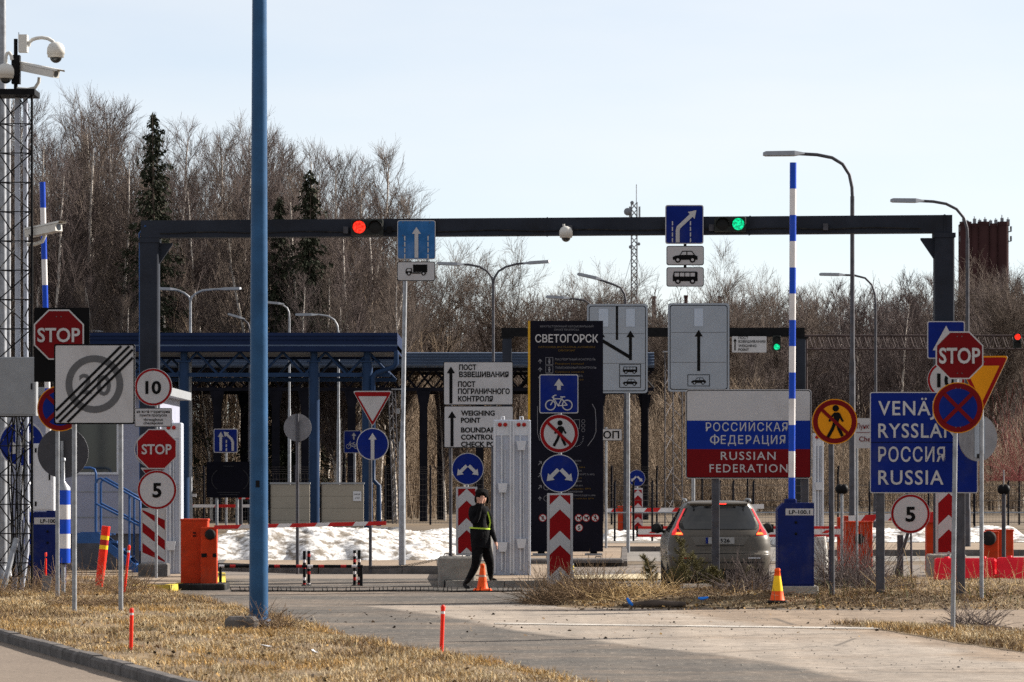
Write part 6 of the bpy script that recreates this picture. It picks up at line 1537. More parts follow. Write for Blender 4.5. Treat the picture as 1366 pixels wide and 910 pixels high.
# white weathered stub beside the cabinet
D = 74.; b = MB(); b.tube([(wx(1095, D), D, 0), (wx(1095.5, D), D, wz(735, D)), (wx(1094, D), D, wz(716, D))], [.13, .125, .11], mat('peeling white paint', (.55, .53, .5), .9, var=.2, scale=9, dirt=(.08, .06, .05), dirt_amt=1., bump=.6), 12)
o = b.build('marker_stub', origin=(wx(1095, D), D, 0)); tag(o, 'peeling white stub post between the blue cabinet and the yellow sign pole', 'post')
# red plastic barriers
def water_barrier(label, px0, px1, py0, yb, D):
    t = thing('plastic_barrier', label, 'plastic barrier', (wx((px0 + px1) / 2, D), D, 0), 'red plastic water barriers'); x0, x1, z1 = wx(px0, D), wx(px1, D), wz(py0, D)
    b = MB(); n = 7; pf = [(-.28, 0), (-.28, .12), (-.2, .22), (-.15, z1 * .62), (-.13, z1 - .05), (-.10, z1), (.10, z1), (.13, z1 - .05), (.15, z1 * .62), (.2, .22), (.28, .12), (.28, 0)]
    xs = [x0, x0 + .04, x0 + .10] + [x0 + (x1 - x0) * f for f in (.3, .34, .37, .63, .66, .70)] + [x1 - .10, x1 - .04, x1]
    sc = [.8, .94, 1, 1, .9, .9, .9, .9, 1, 1, .94, .8]
    vs = [(x, D + .3 + y * s, z * (1 if s != .8 else .96)) for x, s in zip(xs, sc) for y, z in pf]; m = len(pf)
    fs = [(i * m + k, i * m + k + 1, (i + 1) * m + k + 1, (i + 1) * m + k) for i in range(len(xs) - 1) for k in range(m - 1)] + [tuple(range(m - 1, -1, -1)), tuple(range((len(xs) - 1) * m, len(xs) * m))]
    b.add(vs, fs, redplast); b.build('shell', t)
    c = MB()
    for f in (.2, .8): c.lathe([(.05, 0), (.05, .03), (.001, .031)], (x0 + (x1 - x0) * f, D + .3, z1), redplast, 12)
    c.build('filler_cap', t); return t
water_barrier('nearer red plastic barrier beside the grey block, half sunk in dry grass', 1249, 1331, 745, 786, 73.6)
water_barrier('red plastic barrier at the picture edge behind the dry grass', 1333, 1415, 744, 790, 73.3).__setitem__('label', 'red plastic barrier next to the one beside the grey block, behind tall dry grass')

# cones
def cone(label, px, py0, yb, D, z0, two, group='traffic cones'):
    t = thing('traffic_cone', label, 'traffic cone', (wx(px, D), D, z0), group); X = wx(px, D); h = wz(py0, D) - z0; r = h * .21
    def R(f): return r * (1 - f) + h * .065 * f
    b = MB(); b.lathe([(R(0) * 1.12, .03), (R(0), .05), (R(.33), h * .33)], (X, D, z0), cone_o, 24); b.build('body', t)
    b = MB(); b.lathe([(R(.33) + .002, h * .33), (R(.78), h * .78)], (X, D, z0), cone_y if two else cone_o, 24)
    if not two: b.lathe([(R(.50) + .004, h * .50), (R(.58) + .004, h * .58)], (X, D, z0), mat('dull sleeve', (.5, .3, .22), .6), 24)
    b.build('sleeve', t)
    b = MB(); b.lathe([(R(.78) + .002, h * .78), (R(.9), h * .9), (h * .085, h * .905), (h * .085, h * .97), (h * .05, h), (.001, h)], (X, D, z0), cone_o, 20); b.build('tip', t)
    b = MB(); w = h * (.30 if two else .36); b.cbox(X - w, X + w, D - w, D + w, z0, z0 + .035, rubber if two else cone_o, .03); b.build('base', t); return t
cone('orange traffic cone standing at the walking guard\'s feet', 643.5, 752, 789, D_of(788), .005, False)
D = 62.4; cone('orange cone with a yellow middle beside the blue barrier cabinet', 1037, 758, 800, D, berm_h(wx(1037, D), D), True)

# stakes and markers
def stake(label, px, py0, py1, z0, r, px1=None, band=True, D=None, m=stake_o, grp='red snow stakes'):
    D = D or D_of(py1, z0); t = thing('snow_stake', label, 'stake', (wx(px, D), D, z0), grp); A, B = Vector((wx(px, D), D, z0 - .1)), Vector((wx(px1 or px, D), D, wz(py0, D)))
    b = MB(); b.tube([tuple(A), tuple(A.lerp(B, .86))], r, m, 10); b.build('shaft', t)
    if band: c = MB(); c.tube([tuple(A.lerp(B, .8601)), tuple(A.lerp(B, .90))], r * 1.02, stripe_w, 10); c.build('band', t)
    c = MB(); c.tube([tuple(A.lerp(B, .9001)), tuple(A.lerp(B, .97)), tuple(B)], [r, r * 1.25, r * .6], m, 10); c.build('tip', t); return t
stake('red snow stake at the road edge, alone on the asphalt', 588, 807, 880, 0, .023, 591)
stake('red snow stake in the dry verge grass beside the end of limit sign', 174.5, 811, 867, VZ, .022, 175.5)
stake('thin red snow stake leaning behind the right post of the end of limit sign', 165, 727, 791, VZ, .022, 172.5)
stake('short red stake in front of the blue barrier cabinet by the lattice mast', 61, 737, 772, VZ, .018, 61, False, D=69.)
D = D_of(785, VZ); t = thing('marker_post', 'leaning wide red marker post with dark reflector band by the kiosk steps', 'marker post', (wx(131, D), D, VZ)); A, B = Vector((wx(131, D), D, VZ - .1)), Vector((wx(141.5, D), D, wz(702, D))); b = MB()
for f0, f1, m in ((0, .66, stake_o), (.66, .72, cone_y), (.72, .80, w_red), (.80, .86, cone_y), (.86, 1, stake_o)): b.tube([tuple(A.lerp(B, f0)), tuple(A.lerp(B, f1))], .078, m, 12, True)
b.build('shaft', t)
D = D_of(792, VZ); b = MB(); b.prism([(wx(55, D), VZ), (wx(65, D), VZ), (wx(69, D), wz(770, D)), (wx(57, D), wz(767, D))], D, D + .03, back_grey); o = b.build('metal_plate', origin=(wx(60, D), D, VZ)); tag(o, 'bent bare metal plate stuck in the grass by the lattice mast', 'plate')
# litter and timber on the berm
D = 61.9; b = MB(); b.tube([(wx(832, D), D + .2, berm_h(2, D) + .02), (wx(870, D), D, berm_h(2.3, D) + .06), (wx(914, D), D - .1, berm_h(2.8, D) + .04)], [.035, .06, .045], bark_dark, 10); o = b.build('log', origin=(wx(870, D), D, .05)); tag(o, 'dark rotten log lying in the weeds at the berm edge', 'log')
for i, (px, py, w) in enumerate(((840, 803, 7), (938, 798, 13))):
    D = 61.4 if i == 0 else 62.4; z = wz(py, D); X = wx(px, D); b = MB(); bp_ = mat('bright blue plastic', (.02, .19, .70), .35); s = w * D / F
    b.tube([(X - s / 2, D, z + (.06 if i == 0 else 0)), (X, D - .02, z - .01), (X + s / 2, D + .02, z + (-.05 if i == 0 else .01))], [.02, .03, .02], bp_, 7); o = b.build('plastic_scrap', origin=(X, D, z)); tag(o, ['bright blue plastic scrap beside the rotten log', 'bright blue plastic scrap in front of the flag sign post'][i], 'litter')
# ================================================================== PARKED CAR (rear towards us)
D = 68.9; CXc = wx(961, D)
paint = mat('dusty beige grey car paint', (.086, .076, .064), .40, .1, var=.07, scale=3, dirt=(.15, .12, .09), dirt_amt=.5, coat=.15)
tail_lo = mat('lit tail lamp', (.5, .03, .01), .25, var=.03, emit=(1., .10, .02), estr=2.2)
tail_red = mat('red tail lamp', (.50, .012, .016), .18, var=.08, coat=.5, emit=(1, .02, .02), estr=.22)
glass_car = mat('tinted car glass', (.012, .013, .014), .06, 0, var=.1, spec=.7)
trim = mat('black plastic trim', (.022, .022, .022), .6, var=.2, scale=8, dirt=(.12, .1, .08), dirt_amt=.3)
car = thing('parked_car', 'dusty beige estate car seen from behind with lit tail lamps at the low boom', 'car', (CXc, D, 0))
# plan sections by height: z, half width, rear y, front y
RG = [(.30, .80, .10, 4.35), (.36, .86, .05, 4.52), (.46, .90, .015, 4.60), (.56, .915, .0, 4.62), (.68, .928, .0, 4.60), (.735, .932, .012, 4.55), (.76, .934, .10, 4.5), (.90, .938, .13, 4.35), (1.02, .925, .17, 4.15), (1.08, .905, .20, 3.8), (1.14, .872, .245, 3.35), (1.20, .838, .30, 3.15), (1.30, .785, .385, 2.98), (1.42, .725, .47, 2.76), (1.54, .668, .545, 2.5), (1.60, .630, .555, 2.3), (1.645, .585, .53, 2.15), (1.675, .50, .60, 2.0), (1.69, .36, .75, 1.8)]
def rg(z):
    if z <= RG[0][0]: return RG[0][1:]
    for a, b in zip(RG, RG[1:]):
        if a[0] <= z <= b[0]:
            f = (z - a[0]) / (b[0] - a[0]); return tuple(a[i] + (b[i] - a[i]) * f for i in (1, 2, 3))
    return RG[-1][1:]
def rear(x, z):
    w, r, f = rg(z); q = min(.9999, abs(x) / w); return r + .55 * (1 - (1 - q ** 3.6) ** (1 / 3.6)) 
NP = 30; vs = []; fs = []
zs = []
for a, b in zip(RG, RG[1:]):
    k = 3 if b[0] - a[0] > .05 else 2
    zs += [a[0] + (b[0] - a[0]) * i / k for i in range(k)]
zs.append(RG[-1][0])
for z in zs:
    w, r, f = rg(z); ring = []
    for i in range(NP + 1):
        s = math.sin(-PI / 2 + PI * i / NP); s = math.copysign(abs(s) ** .8, s); x = w * s * .9999
        ring.append((CXc + x, D + rear(x, z), z))
    for k in range(1, 6): ring.append((CXc + w, D + rear(w, z) + (f - .7 - rear(w, z)) * k / 6, z))
    for i in range(NP + 1):
        a = PI * i / NP; cx_ = math.copysign(abs(math.cos(a)) ** .7, math.cos(a)); ring.append((CXc + w * cx_, D + f - .7 + .7 * math.sin(a) ** .9, z))
    for k in range(1, 6): ring.append((CXc - w, D + f - .7 + (rear(w, z) - f + .7) * k / 6, z))
    vs += ring
m = len(ring)
for j in range(len(zs) - 1):
    for i in range(m): fs.append((j * m + i, j * m + (i + 1) % m, (j + 1) * m + (i + 1) % m, (j + 1) * m + i))
fs += [tuple(range(m - 1, -1, -1)), tuple(range((len(zs) - 1) * m, len(zs) * m))]
b = MB(); b.add(vs, fs, paint, True); b.build('body', car)
def patch(mb, zl, xl, xr, m, off=.006, nz=8, nx_=8, zfun=None):
    """patch on the rear skin between heights zl with left and right edge functions"""
    z0, z1 = zl; V = []
    for j in range(nz + 1):
        z = z0 + (z1 - z0) * j / nz; a, c = xl(z), xr(z)
        for i in range(nx_ + 1): x = a + (c - a) * i / nx_; V.append((CXc + x, D + rear(x, z) - off, z))
    mb.add(V, [(j * (nx_ + 1) + i, j * (nx_ + 1) + i + 1, (j + 1) * (nx_ + 1) + i + 1, (j + 1) * (nx_ + 1) + i) for j in range(nz) for i in range(nx_)], m, True); return mb
def lin(*P):
    """piecewise linear x(z)"""
    def f(z):
        for (z0, x0), (z1, x1) in zip(P, P[1:]):
            if z <= z1 + 1e-9: return x0 + (x1 - x0) * (z - z0) / (z1 - z0)
        return P[-1][1]
    return f
e = lin((1.185, .63), (1.30, .665), (1.595, .545)); b = patch(MB(), (1.185, 1.595), lambda z: -e(z), e, glass_car, .008, 14, 20); b.build('rear_window', car)
e2 = lin((1.17, .66), (1.24, .74), (1.34, .70), (1.56, .585)); b = patch(MB(), (1.17, 1.56), lambda z: -e2(z), e2, trim, .004, 12, 20); b.build('window_surround', car)
for s in (-1, 1):
    inner = lin((1.075, .655), (1.12, .68), (1.20, .73), (1.28, .728), (1.55, .60)); outer = lin((1.075, .86), (1.14, .845), (1.22, .785), (1.30, .756), (1.55, .626))
    b = MB(); fa, fb = (inner, outer) if s > 0 else (lambda z: -outer(z), lambda z: -inner(z)); patch(b, (1.075, 1.55), fa, fb, tail_red, .010, 22, 6); tl = b.build('tail_lamp', car)
    c = MB(); li, lo = lin((1.085, .665), (1.125, .69)), lin((1.085, .80), (1.125, .77)); fa, fb = (li, lo) if s > 0 else (lambda z: -lo(z), lambda z: -li(z)); patch(c, (1.085, 1.125), fa, fb, tail_lo, .014, 3, 6); c.build('lit_bulb', tl)
    c = MB(); gi, go = lin((1.13, .70), (1.19, .735)), lin((1.13, .775), (1.19, .76)); fa, fb = (gi, go) if s > 0 else (lambda z: -go(z), lambda z: -gi(z)); patch(c, (1.13, 1.19), fa, fb, mat('smoked lens', (.10, .02, .02), .2), .0135, 3, 4); c.build('smoked_lens', tl)
b = MB(); patch(b, (.895, 1.07), lin((.895, -.43), (1.07, -.54)), lin((.895, .43), (1.07, .54)), mat('recess shade paint', (.11, .10, .088), .45, .2), .003, 5, 10); pr = b.build('plate_recess', car)
for zz, h in ((1.072, .012), (.89, .006)):
    c = MB(); w = .55 if zz > 1 else .43; patch(c, (zz - h, zz + h), lambda z: -w, lambda z: w, paint if zz > 1 else trim, .012, 2, 12); c.build('trim_lip', pr)
p = Plate(CX + CXc * F / (D + .13), YH - (.98 - EYE) * F / (D + .13), D + .118); c = MB(); k = F / (D + .118); p.board(c, rect(.52 * k, .115 * k), mat('number plate', (.30, .30, .30), .5), th=.006); pl = c.build('number_plate', pr)
letters(p, pl, [('526', .09 * k, 0, .07 * k, .17 * k, 'c', .02)], black, 2); c = MB(); p.sheet(c, rect(.045 * k, .112 * k, -.235 * k, 0), blue, 1); c.build('blue_strip', pl)
b = MB(); patch(b, (.742, .752), lambda z: -.62, lambda z: .62, blacksteel, .01, 1, 12); b.build('tailgate_gap', car)
b = MB(); patch(b, (.575, .60), lambda z: -.80, lambda z: .80, trim, .005, 1, 16); patch(b, (.31, .47), lambda z: -.70, lambda z: .70, trim, .005, 4, 16); b.build('bumper_trim', car)
for s in (-1, 1):
    c = MB(); patch(c, (.655, .68), lambda z: min(s * .50, s * .72), lambda z: max(s * .50, s * .72), redlens if s < 0 else pylon_w, .01, 2, 4); c.build('reflector', car)
    c = MB(); c.tube([(CXc + s * .58, D + .62, 1.675), (CXc + s * .585, D + .9, 1.715), (CXc + s * .585, D + 2.0, 1.715), (CXc + s * .56, D + 2.3, 1.66)], .018, boxgrey, 8); c.build('roof_rail', car)
    # side glass follows the narrowing cabin
    g = MB(); V = []
    for z in (1.12, 1.25, 1.40, 1.55):
        w, r, f = rg(z)
        for k in range(9): V.append((CXc + s * (w + .004), D + (r + .62) + (f - .75 - r - .62) * k / 8, z))
    g.add(V, [(j * 9 + i, j * 9 + i + 1, j * 9 + 10 + i, j * 9 + 9 + i) for j in range(3) for i in range(8)], glass_car); g.build('side_window', car)
    mr = MB(); X = CXc + s * 1.03; Y = D + 2.75
    mr.lathe([(.001, -.1), (.075, -.09), (.10, -.03), (.095, .02), (.001, .03)], (X, Y, 1.17), trim, 18, 'y'); mr.box(X - .11, X + .11, Y - .06, Y + .05, 1.09, 1.24, trim); mr.tube([(X, Y, 1.13), (CXc + s * .86, Y + .05, 1.10)], .03, trim, 8); mr.build('wing_mirror', car)
    for yy in (.93, 3.70):
        wh = MB(); X = CXc + s * .80
        wh.lathe([(.20, -.115), (.33, -.115), (.355, -.08), (.36, 0), (.355, .08), (.33, .115), (.20, .115)], (X, D + yy, .36), rubber, 28, 'x'); w_ = wh.build('wheel', car)
        rm = MB(); rm.lathe([(.001, .07), (.05, .08), (.06, .06), (.20, .09), (.21, .116), (.20, -.116), (.001, -.116)] if s > 0 else [(.001, -.07), (.05, -.08), (.06, -.06), (.20, -.09), (.21, -.116), (.20, .116), (.001, .116)], (X, D + yy, .36), boxgrey, 24, 'x'); rm.build('rim', w_)
        ar = MB(); n = 16; V = []
        for i in range(n + 1):
            a = PI * i / n
            for rr_ in (.375, .43): V.append((CXc + s * .942, D + yy + rr_ * math.cos(a), .36 + rr_ * math.sin(a)))
        ar.add(V, [(2 * i, 2 * i + 1, 2 * i + 3, 2 * i + 2) for i in range(n)], trim); ar.build('wheel_arch', car)
b = MB(); V = []
for x in np.linspace(-.52, .52, 13):
    for y, z in ((.56, 1.600), (.47, 1.628), (.485, 1.648), (.62, 1.672)): V.append((CXc + x, D + y + .05 * (x / .52) ** 2, z))
b.add(V, [(i * 4 + k, (i + 1) * 4 + k, (i + 1) * 4 + k + 1, i * 4 + k + 1) for i in range(12) for k in range(3)], paint, True); sp = b.build('spoiler', car)
b = MB(); b.box(CXc + .005, CXc + .13, D + .462, D + .475, 1.630, 1.646, mat('brake lamp', (.5, .02, .02), .3, emit=(1, .03, .02), estr=1.6)); b.box(CXc - .13, CXc + .005, D + .462, D + .475, 1.630, 1.646, MATS['brake lamp']); b.build('brake_lamp', sp)
b = MB(); b.prism([(CXc - .02, 1.69), (CXc + .03, 1.69), (CXc + .005, 1.74)], D + .85, D + .95, paint); b.build('aerial_fin', car)
b = MB(); b.box(CXc - .75, CXc + .75, D + .35, D + 4.2, .20, .31, rubber); b.build('underbody', car)
for s in (-1, 1):
    b = MB(); b.lathe([(.001, 0), (.03, 0), (.035, .14)], (CXc + s * .5, D + .03, .34), galv, 12, 'y'); b.build('exhaust_pipe', car)
for s in (-.33, .33):   # head restraints seen through the glass would be lost in the tint; build the seat backs that stand behind it
    b = MB(); b.cbox(CXc + s - .13, CXc + s + .13, D + 1.2, D + 1.3, 1.2, 1.42, trim, .04); b.build('head_restraint', car)

# ================================================================== WALKING GUARD
D = 72.75; s70 = F / D; PXC = 640.
def J(px, py, dy=0.): return Vector(((px - CX) / s70, D + dy, EYE - (py - YH) / s70))
person = thing('person', 'person in black uniform and dark fur hat walking past the cone, hand over the face', 'person', tuple(J(640, 785)))
bm = bmesh.new(); R = {}
lay = bm.verts.layers.skin.new() if not bm.verts.layers.skin else bm.verts.layers.skin.active
def jv(co, r, root=False):
    v = bm.verts.new(co - Vector(person.location)); r = tuple(k * (1.14 if .05 < k < .13 else 1.07 if k >= .13 else 1.) for k in (r if isinstance(r, tuple) else (r, r))); v[lay].radius = r; v[lay].use_root = root; return v
def chain(v, pts):
    for co, r in pts:
        w = jv(co, r); bm.edges.new((v, w)); v = w
    return v
pel = jv(J(641.5, 718, 0), (.165, .135), True)
waist = chain(pel, [(J(640.5, 705, 0), (.165, .13))]); chest = chain(waist, [(J(639, 693, .0), (.175, .14)), (J(638.5, 682, .0), (.175, .135))])
neck = chain(chest, [(J(639.5, 676, -.0), (.10, .09)), (J(641, 671.5, -.015), (.062, .062))])
head = chain(neck, [(J(642, 668, -.025), (.078, .085)), (J(642.2, 664, -.03), (.088, .095)), (J(642.0, 660, -.02), (.07, .075))])
# near arm raised, palm to the face
a = chain(chest, [(J(630.5, 679.5, -.06), .082), (J(629.6, 686, -.10), .074), (J(631.5, 695, -.17), .062), (J(633.5, 697.5, -.20), .056), (J(638, 688, -.235), .05), (J(641.4, 674.5, -.225), .038), (J(642.2, 671.5, -.215), (.036, .022))])
hand_pts = []
def hand(wrist, d, side, palm_n, L=.085):
    """palm plus four unequal fingers and a thumb growing from the wrist vertex"""
    d = d.normalized(); side = side.normalized(); c0 = wrist.co + Vector(person.location)
    palm = chain(wrist, [(c0 + d * .045, (.036, .018)), (c0 + d * .075, (.036, .016))]); base = c0 + d * .075
    for k, (o_, l) in enumerate(((-.030, .070), (-.010, .080), (.010, .076), (.029, .060))):
        p1 = base + side * o_ + d * .012; p2 = p1 + d * l * .5 + palm_n * .006 + side * o_ * .1; p3 = p2 + d * l * .45 + palm_n * .016
        chain(palm, [(p1, .0095), (p2, .0088), (p3, .0072)])
    q = c0 + d * .03 - side * .032; w = chain(wrist, [(q, .011)]); chain(w, [(q - side * .022 + d * .026, .0105), (q - side * .026 + d * .052 + palm_n * .01, .0085)])
hand(a, J(643.8, 660, -.16) - J(642.2, 671.5, -.215), Vector((1, .15, 0)), Vector((0, 1, 0)))
# far arm hanging a little forward
a2 = chain(chest, [(J(647.5, 680.5, .06), .082), (J(651.2, 687, .09), .074), (J(653.5, 696, .08), .064), (J(655, 706, .04), .056), (J(658, 714, -.02), .05), (J(660.8, 721.5, -.06), .036), (J(661.3, 723, -.065), (.030, .022))])
hand(a2, J(663.2, 729.5, -.09) - J(661.3, 723, -.065), Vector((0, -1, .0)), Vector((-.8, 0, .3)))
# trailing near leg (left in the picture), heel raised
chain(pel, [(J(637, 727, -.08), (.118, .108)), (J(636.6, 741, -.09), .098), (J(635.2, 753, -.10), .074), (J(630.5, 763, -.08), .066), (J(624.5, 773.5, -.06), .052), (J(619.5, 779, -.04), .046), (J(622.5, 783.3, -.09), (.045, .04)), (J(627, 784.6, -.15), (.04, .024))])
# leading leg, foot flat on the island edge
z3 = .12
chain(pel, [(J(646.5, 727, .08), (.118, .108)), (J(650.5, 741, .12), .098), (J(653.6, 752, .28), .074), (J(654, 763, .46), .062), (J(654.4, 771, .66), .05), (J(654.6, 774.0, .80), (.05, .045)), (J(659, 775.2, .79), (.045, .035)), (J(663.5, 775.8, .77), (.042, .026))])
me = bpy.data.meshes.new('body_skeleton'); bm.to_mesh(me); bm.free()
o = bpy.data.objects.new('body', me); COL.objects.link(o); o.location = person.location
md = o.modifiers.new('skin', 'SKIN'); md.use_smooth_shade = True; sb = o.modifiers.new('sub', 'SUBSURF'); sb.levels = 2; sb.render_levels = 2
bpy.context.view_layer.update()
fin = bpy.data.meshes.new_from_object(o.evaluated_get(bpy.context.evaluated_depsgraph_get())); fin.name = 'body'
bpy.data.objects.remove(o)
boot = mat('black leather boots', (.012, .011, .011), .35, var=.2, scale=12, dirt=(.09, .07, .05), dirt_amt=.4)
fin.materials.clear()
for m_ in (cloth, skin, boot): fin.materials.append(m_)
PL = Vector(person.location); w1 = J(642.2, 672, -.215) - PL; w2 = J(661.2, 722.8, -.065) - PL; hd = J(642, 664, -.02) - PL; an1 = J(620, 779, -.04) - PL; an2 = J(654.5, 773, .76) - PL
for p in fin.polygons:
    c = p.center; k = 0
    if c.z > w1.z + .01 and (c - w1).length < .24 and c.y < -.11: k = 1
    elif (c - hd).length < .17 and c.z > hd.z - .10: k = 1
    elif c.z < w2.z - .0 and (c - w2).length < .2 and c.x > w2.x - .04: k = 1
    elif (c - an1).length < .20 and c.z < an1.z + .10: k = 2
    elif (c - an2).length < .24 and c.z < an2.z + .13: k = 2
    p.material_index = k; p.use_smooth = True
bo = bpy.data.objects.new('body', fin); COL.objects.link(bo); bo.parent = person
# face and hat on the head
b = MB(); H = J(642.3, 664.5, -.03)
for sx in (-.03, .035): b.sphere((H.x + sx, H.y - .092, H.z + .015), .0075, mat('eye', (.02, .015, .012), .2), 8, 6)
b.tube([(H.x + .004, H.y - .095, H.z + .012), (H.x + .008, H.y - .118, H.z - .025), (H.x + .005, H.y - .094, H.z - .032)], [.008, .013, .007], skin, 8)
b.tube([(H.x - .022, H.y - .088, H.z - .058), (H.x + .026, H.y - .088, H.z - .057)], .007, mat('lips', (.28, .10, .09), .5), 6)
b.build('face', person)
b = MB(); hc = (H.x + .005, H.y + .015, H.z + .062); b.lathe([(.095, -.055), (.118, -.03), (.126, .02), (.122, .06), (.11, .085), (.09, .105), (.05, .118), (.001, .12)], hc, hatm, 22)
for sx in (-1, 1): b.sphere((hc[0] + sx * .108, hc[1] + .03, hc[2] - .085), .055, hatm, 12, 8, (.6, 1, 1.4))
b.sphere((hc[0] + .01, hc[1] - .10, hc[2] + .035), .06, hatm, 14, 8, (1.4, 1, .8))
b.build('hat', person)
def ringband(z, xc, yc, rx, ry, h, m, tiltx=0., name='belt'):
    b = MB(); n = 28; V = []; 
    for i in range(n):
        a = 2 * PI * i / n
        for dz, k in ((-h / 2, 1), (h / 2, 1)): V.append((xc + rx * math.cos(a) * k, yc + ry * math.sin(a) * k, z + dz + tiltx * math.cos(a)))
    b.add(V, [(2 * i, 2 * ((i + 1) % n), 2 * ((i + 1) % n) + 1, 2 * i + 1) for i in range(n)], m, True); return b.build(name, person)
c = J(640, 704.8); ringband(c.z, c.x, c.y, .198, .182, .028, hiviz, -.012)
b = MB(); P = [J(652.5, 704, -.06), J(654., 697, -.04), J(652.6, 690, -.05), J(650, 682, -.05)]
for q, r in zip(P, P[1:]): b.add([tuple(q + Vector((-.012, -.01, 0))), tuple(q + Vector((.016, .0, 0))), tuple(r + Vector((.016, 0, 0))), tuple(r + Vector((-.012, -.01, 0)))], [(0, 1, 2, 3)], hiviz)
b.build('shoulder_strap', person)
c = J(640.5, 729); b = MB(); n = 28; V = []
for i in range(n):
    a = 2 * PI * i / n
    for py, rx, ry in ((706, .19, .17), (718, .194, .185), (731, .192, .20)):
        q = J(640.3 + (py - 706) * .07, py); V.append((q.x + rx * math.cos(a), q.y + ry * math.sin(a), q.z + .012 * math.sin(3 * a)))
b.add(V, [(3 * i + k, 3 * ((i + 1) % n) + k, 3 * ((i + 1) % n) + k + 1, 3 * i + k + 1) for i in range(n) for k in (0, 1)], cloth, True); b.build('jacket_skirt', person)

# ================================================================== GRASS AND WEEDS
gcol = [mat('straw blade', (.39, .272, .13), .8, var=.25, scale=.6, spec=.15), mat('ochre blade', (.36, .215, .07), .8, var=.25, scale=.6, spec=.15), mat('brown dead blade', (.15, .10, .06), .85, var=.3, scale=.6, spec=.1), mat('pale dead blade', (.48, .39, .25), .8, var=.15, scale=.6, spec=.15)]
green = mat('dull green shoot', (.085, .095, .03), .8, var=.25, scale=1, spec=.15)
def inside(P, poly):
    x, y = P[:, 0], P[:, 1]; r = np.zeros(len(P), bool); n = len(poly)
    for i in range(n):
        (x0, y0), (x1, y1) = poly[i], poly[(i + 1) % n]
        c = ((y0 > y) != (y1 > y)) & (x < (x1 - x0) * (y - y0) / (y1 - y0 + 1e-12) + x0); r ^= c
    return r
def blades(name, label, P, z, hmin, hmax, w, seed, mats, probs, lean=.5, patchy=True):
    """curved two-step blades rooted at P"""
    r = np.random.default_rng(seed); n = len(P); a = r.uniform(0, 2 * PI, n); L = r.uniform(hmin, hmax, n) * (1 if not patchy else .45 + .75 * np.clip(.5 + .5 * np.sin(P[:, 0] * 2.1 + 1.3 * np.sin(P[:, 1] * .9)) * np.sin(P[:, 1] * 1.3 + P[:, 0]), 0, 1))
    ln = r.uniform(.1, lean, n); d = np.stack([np.cos(a), np.sin(a)], 1); b = r.uniform(0, 2 * PI, n); s = np.stack([np.cos(b), np.sin(b)], 1) * (w * r.uniform(.6, 1.3, n))[:, None]
    base = np.column_stack([P, z]); m1 = np.column_stack([P + d * (ln * L * .45)[:, None], z + L * .55]); tp = np.column_stack([P + d * (ln * L * 1.5)[:, None], z + L * np.clip(1.05 - ln * .55, .25, 1)])
    s3 = np.column_stack([s, np.zeros(n)])
    V = np.stack([base - s3, base + s3, m1 + s3 * .75, m1 - s3 * .75, tp + s3 * .12, tp - s3 * .12], 1).reshape(-1, 3); i = np.arange(n)[:, None] * 6
    Fc = np.concatenate([i + [[0, 1, 2, 3]], i + [[3, 2, 4, 5]]]); mi = r.choice(len(mats), n, p=probs)
    if len(mats) == 4:      # tints drift in patches over the turf
        fld = np.sin(P[:, 0] * 1.7 + 2 * np.sin(P[:, 1] * .31)) + np.sin(P[:, 1] * .83 + P[:, 0] * .6) + .7 * np.sin(P[:, 0] * 4.3 - P[:, 1] * 1.9); q = r.random(n) < .5
        mi = np.where(q & (fld > .9), 1, np.where(q & (fld < -.9), 2, np.where(q & (np.abs(fld) < .35), 3, mi)))
    # clumps lean to one tint
    o = np_mesh(name, V, Fc, mats, np.concatenate([mi, mi])); o['kind'] = 'stuff'; o['label'] = label; return o
r = np.random.default_rng(5)
def scatter(poly, n, seed):
    r = np.random.default_rng(seed); xs = [p[0] for p in poly]; ys = [p[1] for p in poly]; P = np.column_stack([r.uniform(min(xs), max(xs), n), r.uniform(min(ys), max(ys), n)]); return P[inside(P, poly)]
vis = [(-9.2, 59), (-9.9, 61.8), (-11.0, 80)] + [p for p in v_edge if p[1] < 80] + [(1.1, 36), (-2.4, 35.2)] + [(x + .05, y) for x, y in kerb[1:5]][::-1]
P = scatter(vis, 520000, 1)
fb = np.sin(P[:, 0] * 2.3 + 1.7 * np.sin(P[:, 1] * .7)) * np.sin(P[:, 1] * .9 - P[:, 0] * .8) + .5 * np.sin(P[:, 0] * 6.1 + P[:, 1] * 2.2); P = P[(fb > -.45) | (np.random.default_rng(8).random(len(P)) < .22)]      # matted and bare patches
print('verge blades', len(P))
blades('grass', 'short dry straw coloured grass covering the verge around the blue mast', P, np.full(len(P), VZ - .01), .03, .115, .0042, 2, gcol, [.42, .2, .16, .22], 1.0)
P = np.array([(x + r.uniform(-.12, .2), y + r.uniform(-.1, .1)) for x, y in [tuple(np.array(a) + (np.array(b) - np.array(a)) * f) for a, b in zip(v_edge, v_edge[1:]) for f in np.linspace(0, 1, 140)]])
blades('grass', 'orange tinted dry grass fringe along the asphalt edge of the verge', P, np.full(len(P), VZ - .03), .08, .17, .0045, 3, gcol, [.35, .45, .12, .08], 1.1)
P = scatter(wedge_poly, 26000, 3)
blades('grass', 'dry brown grass on the little wedge at the foot of the nearest sign pole', P, np.full(len(P), .02), .04, .13, .005, 4, gcol, [.4, .12, .3, .18], 1.1)
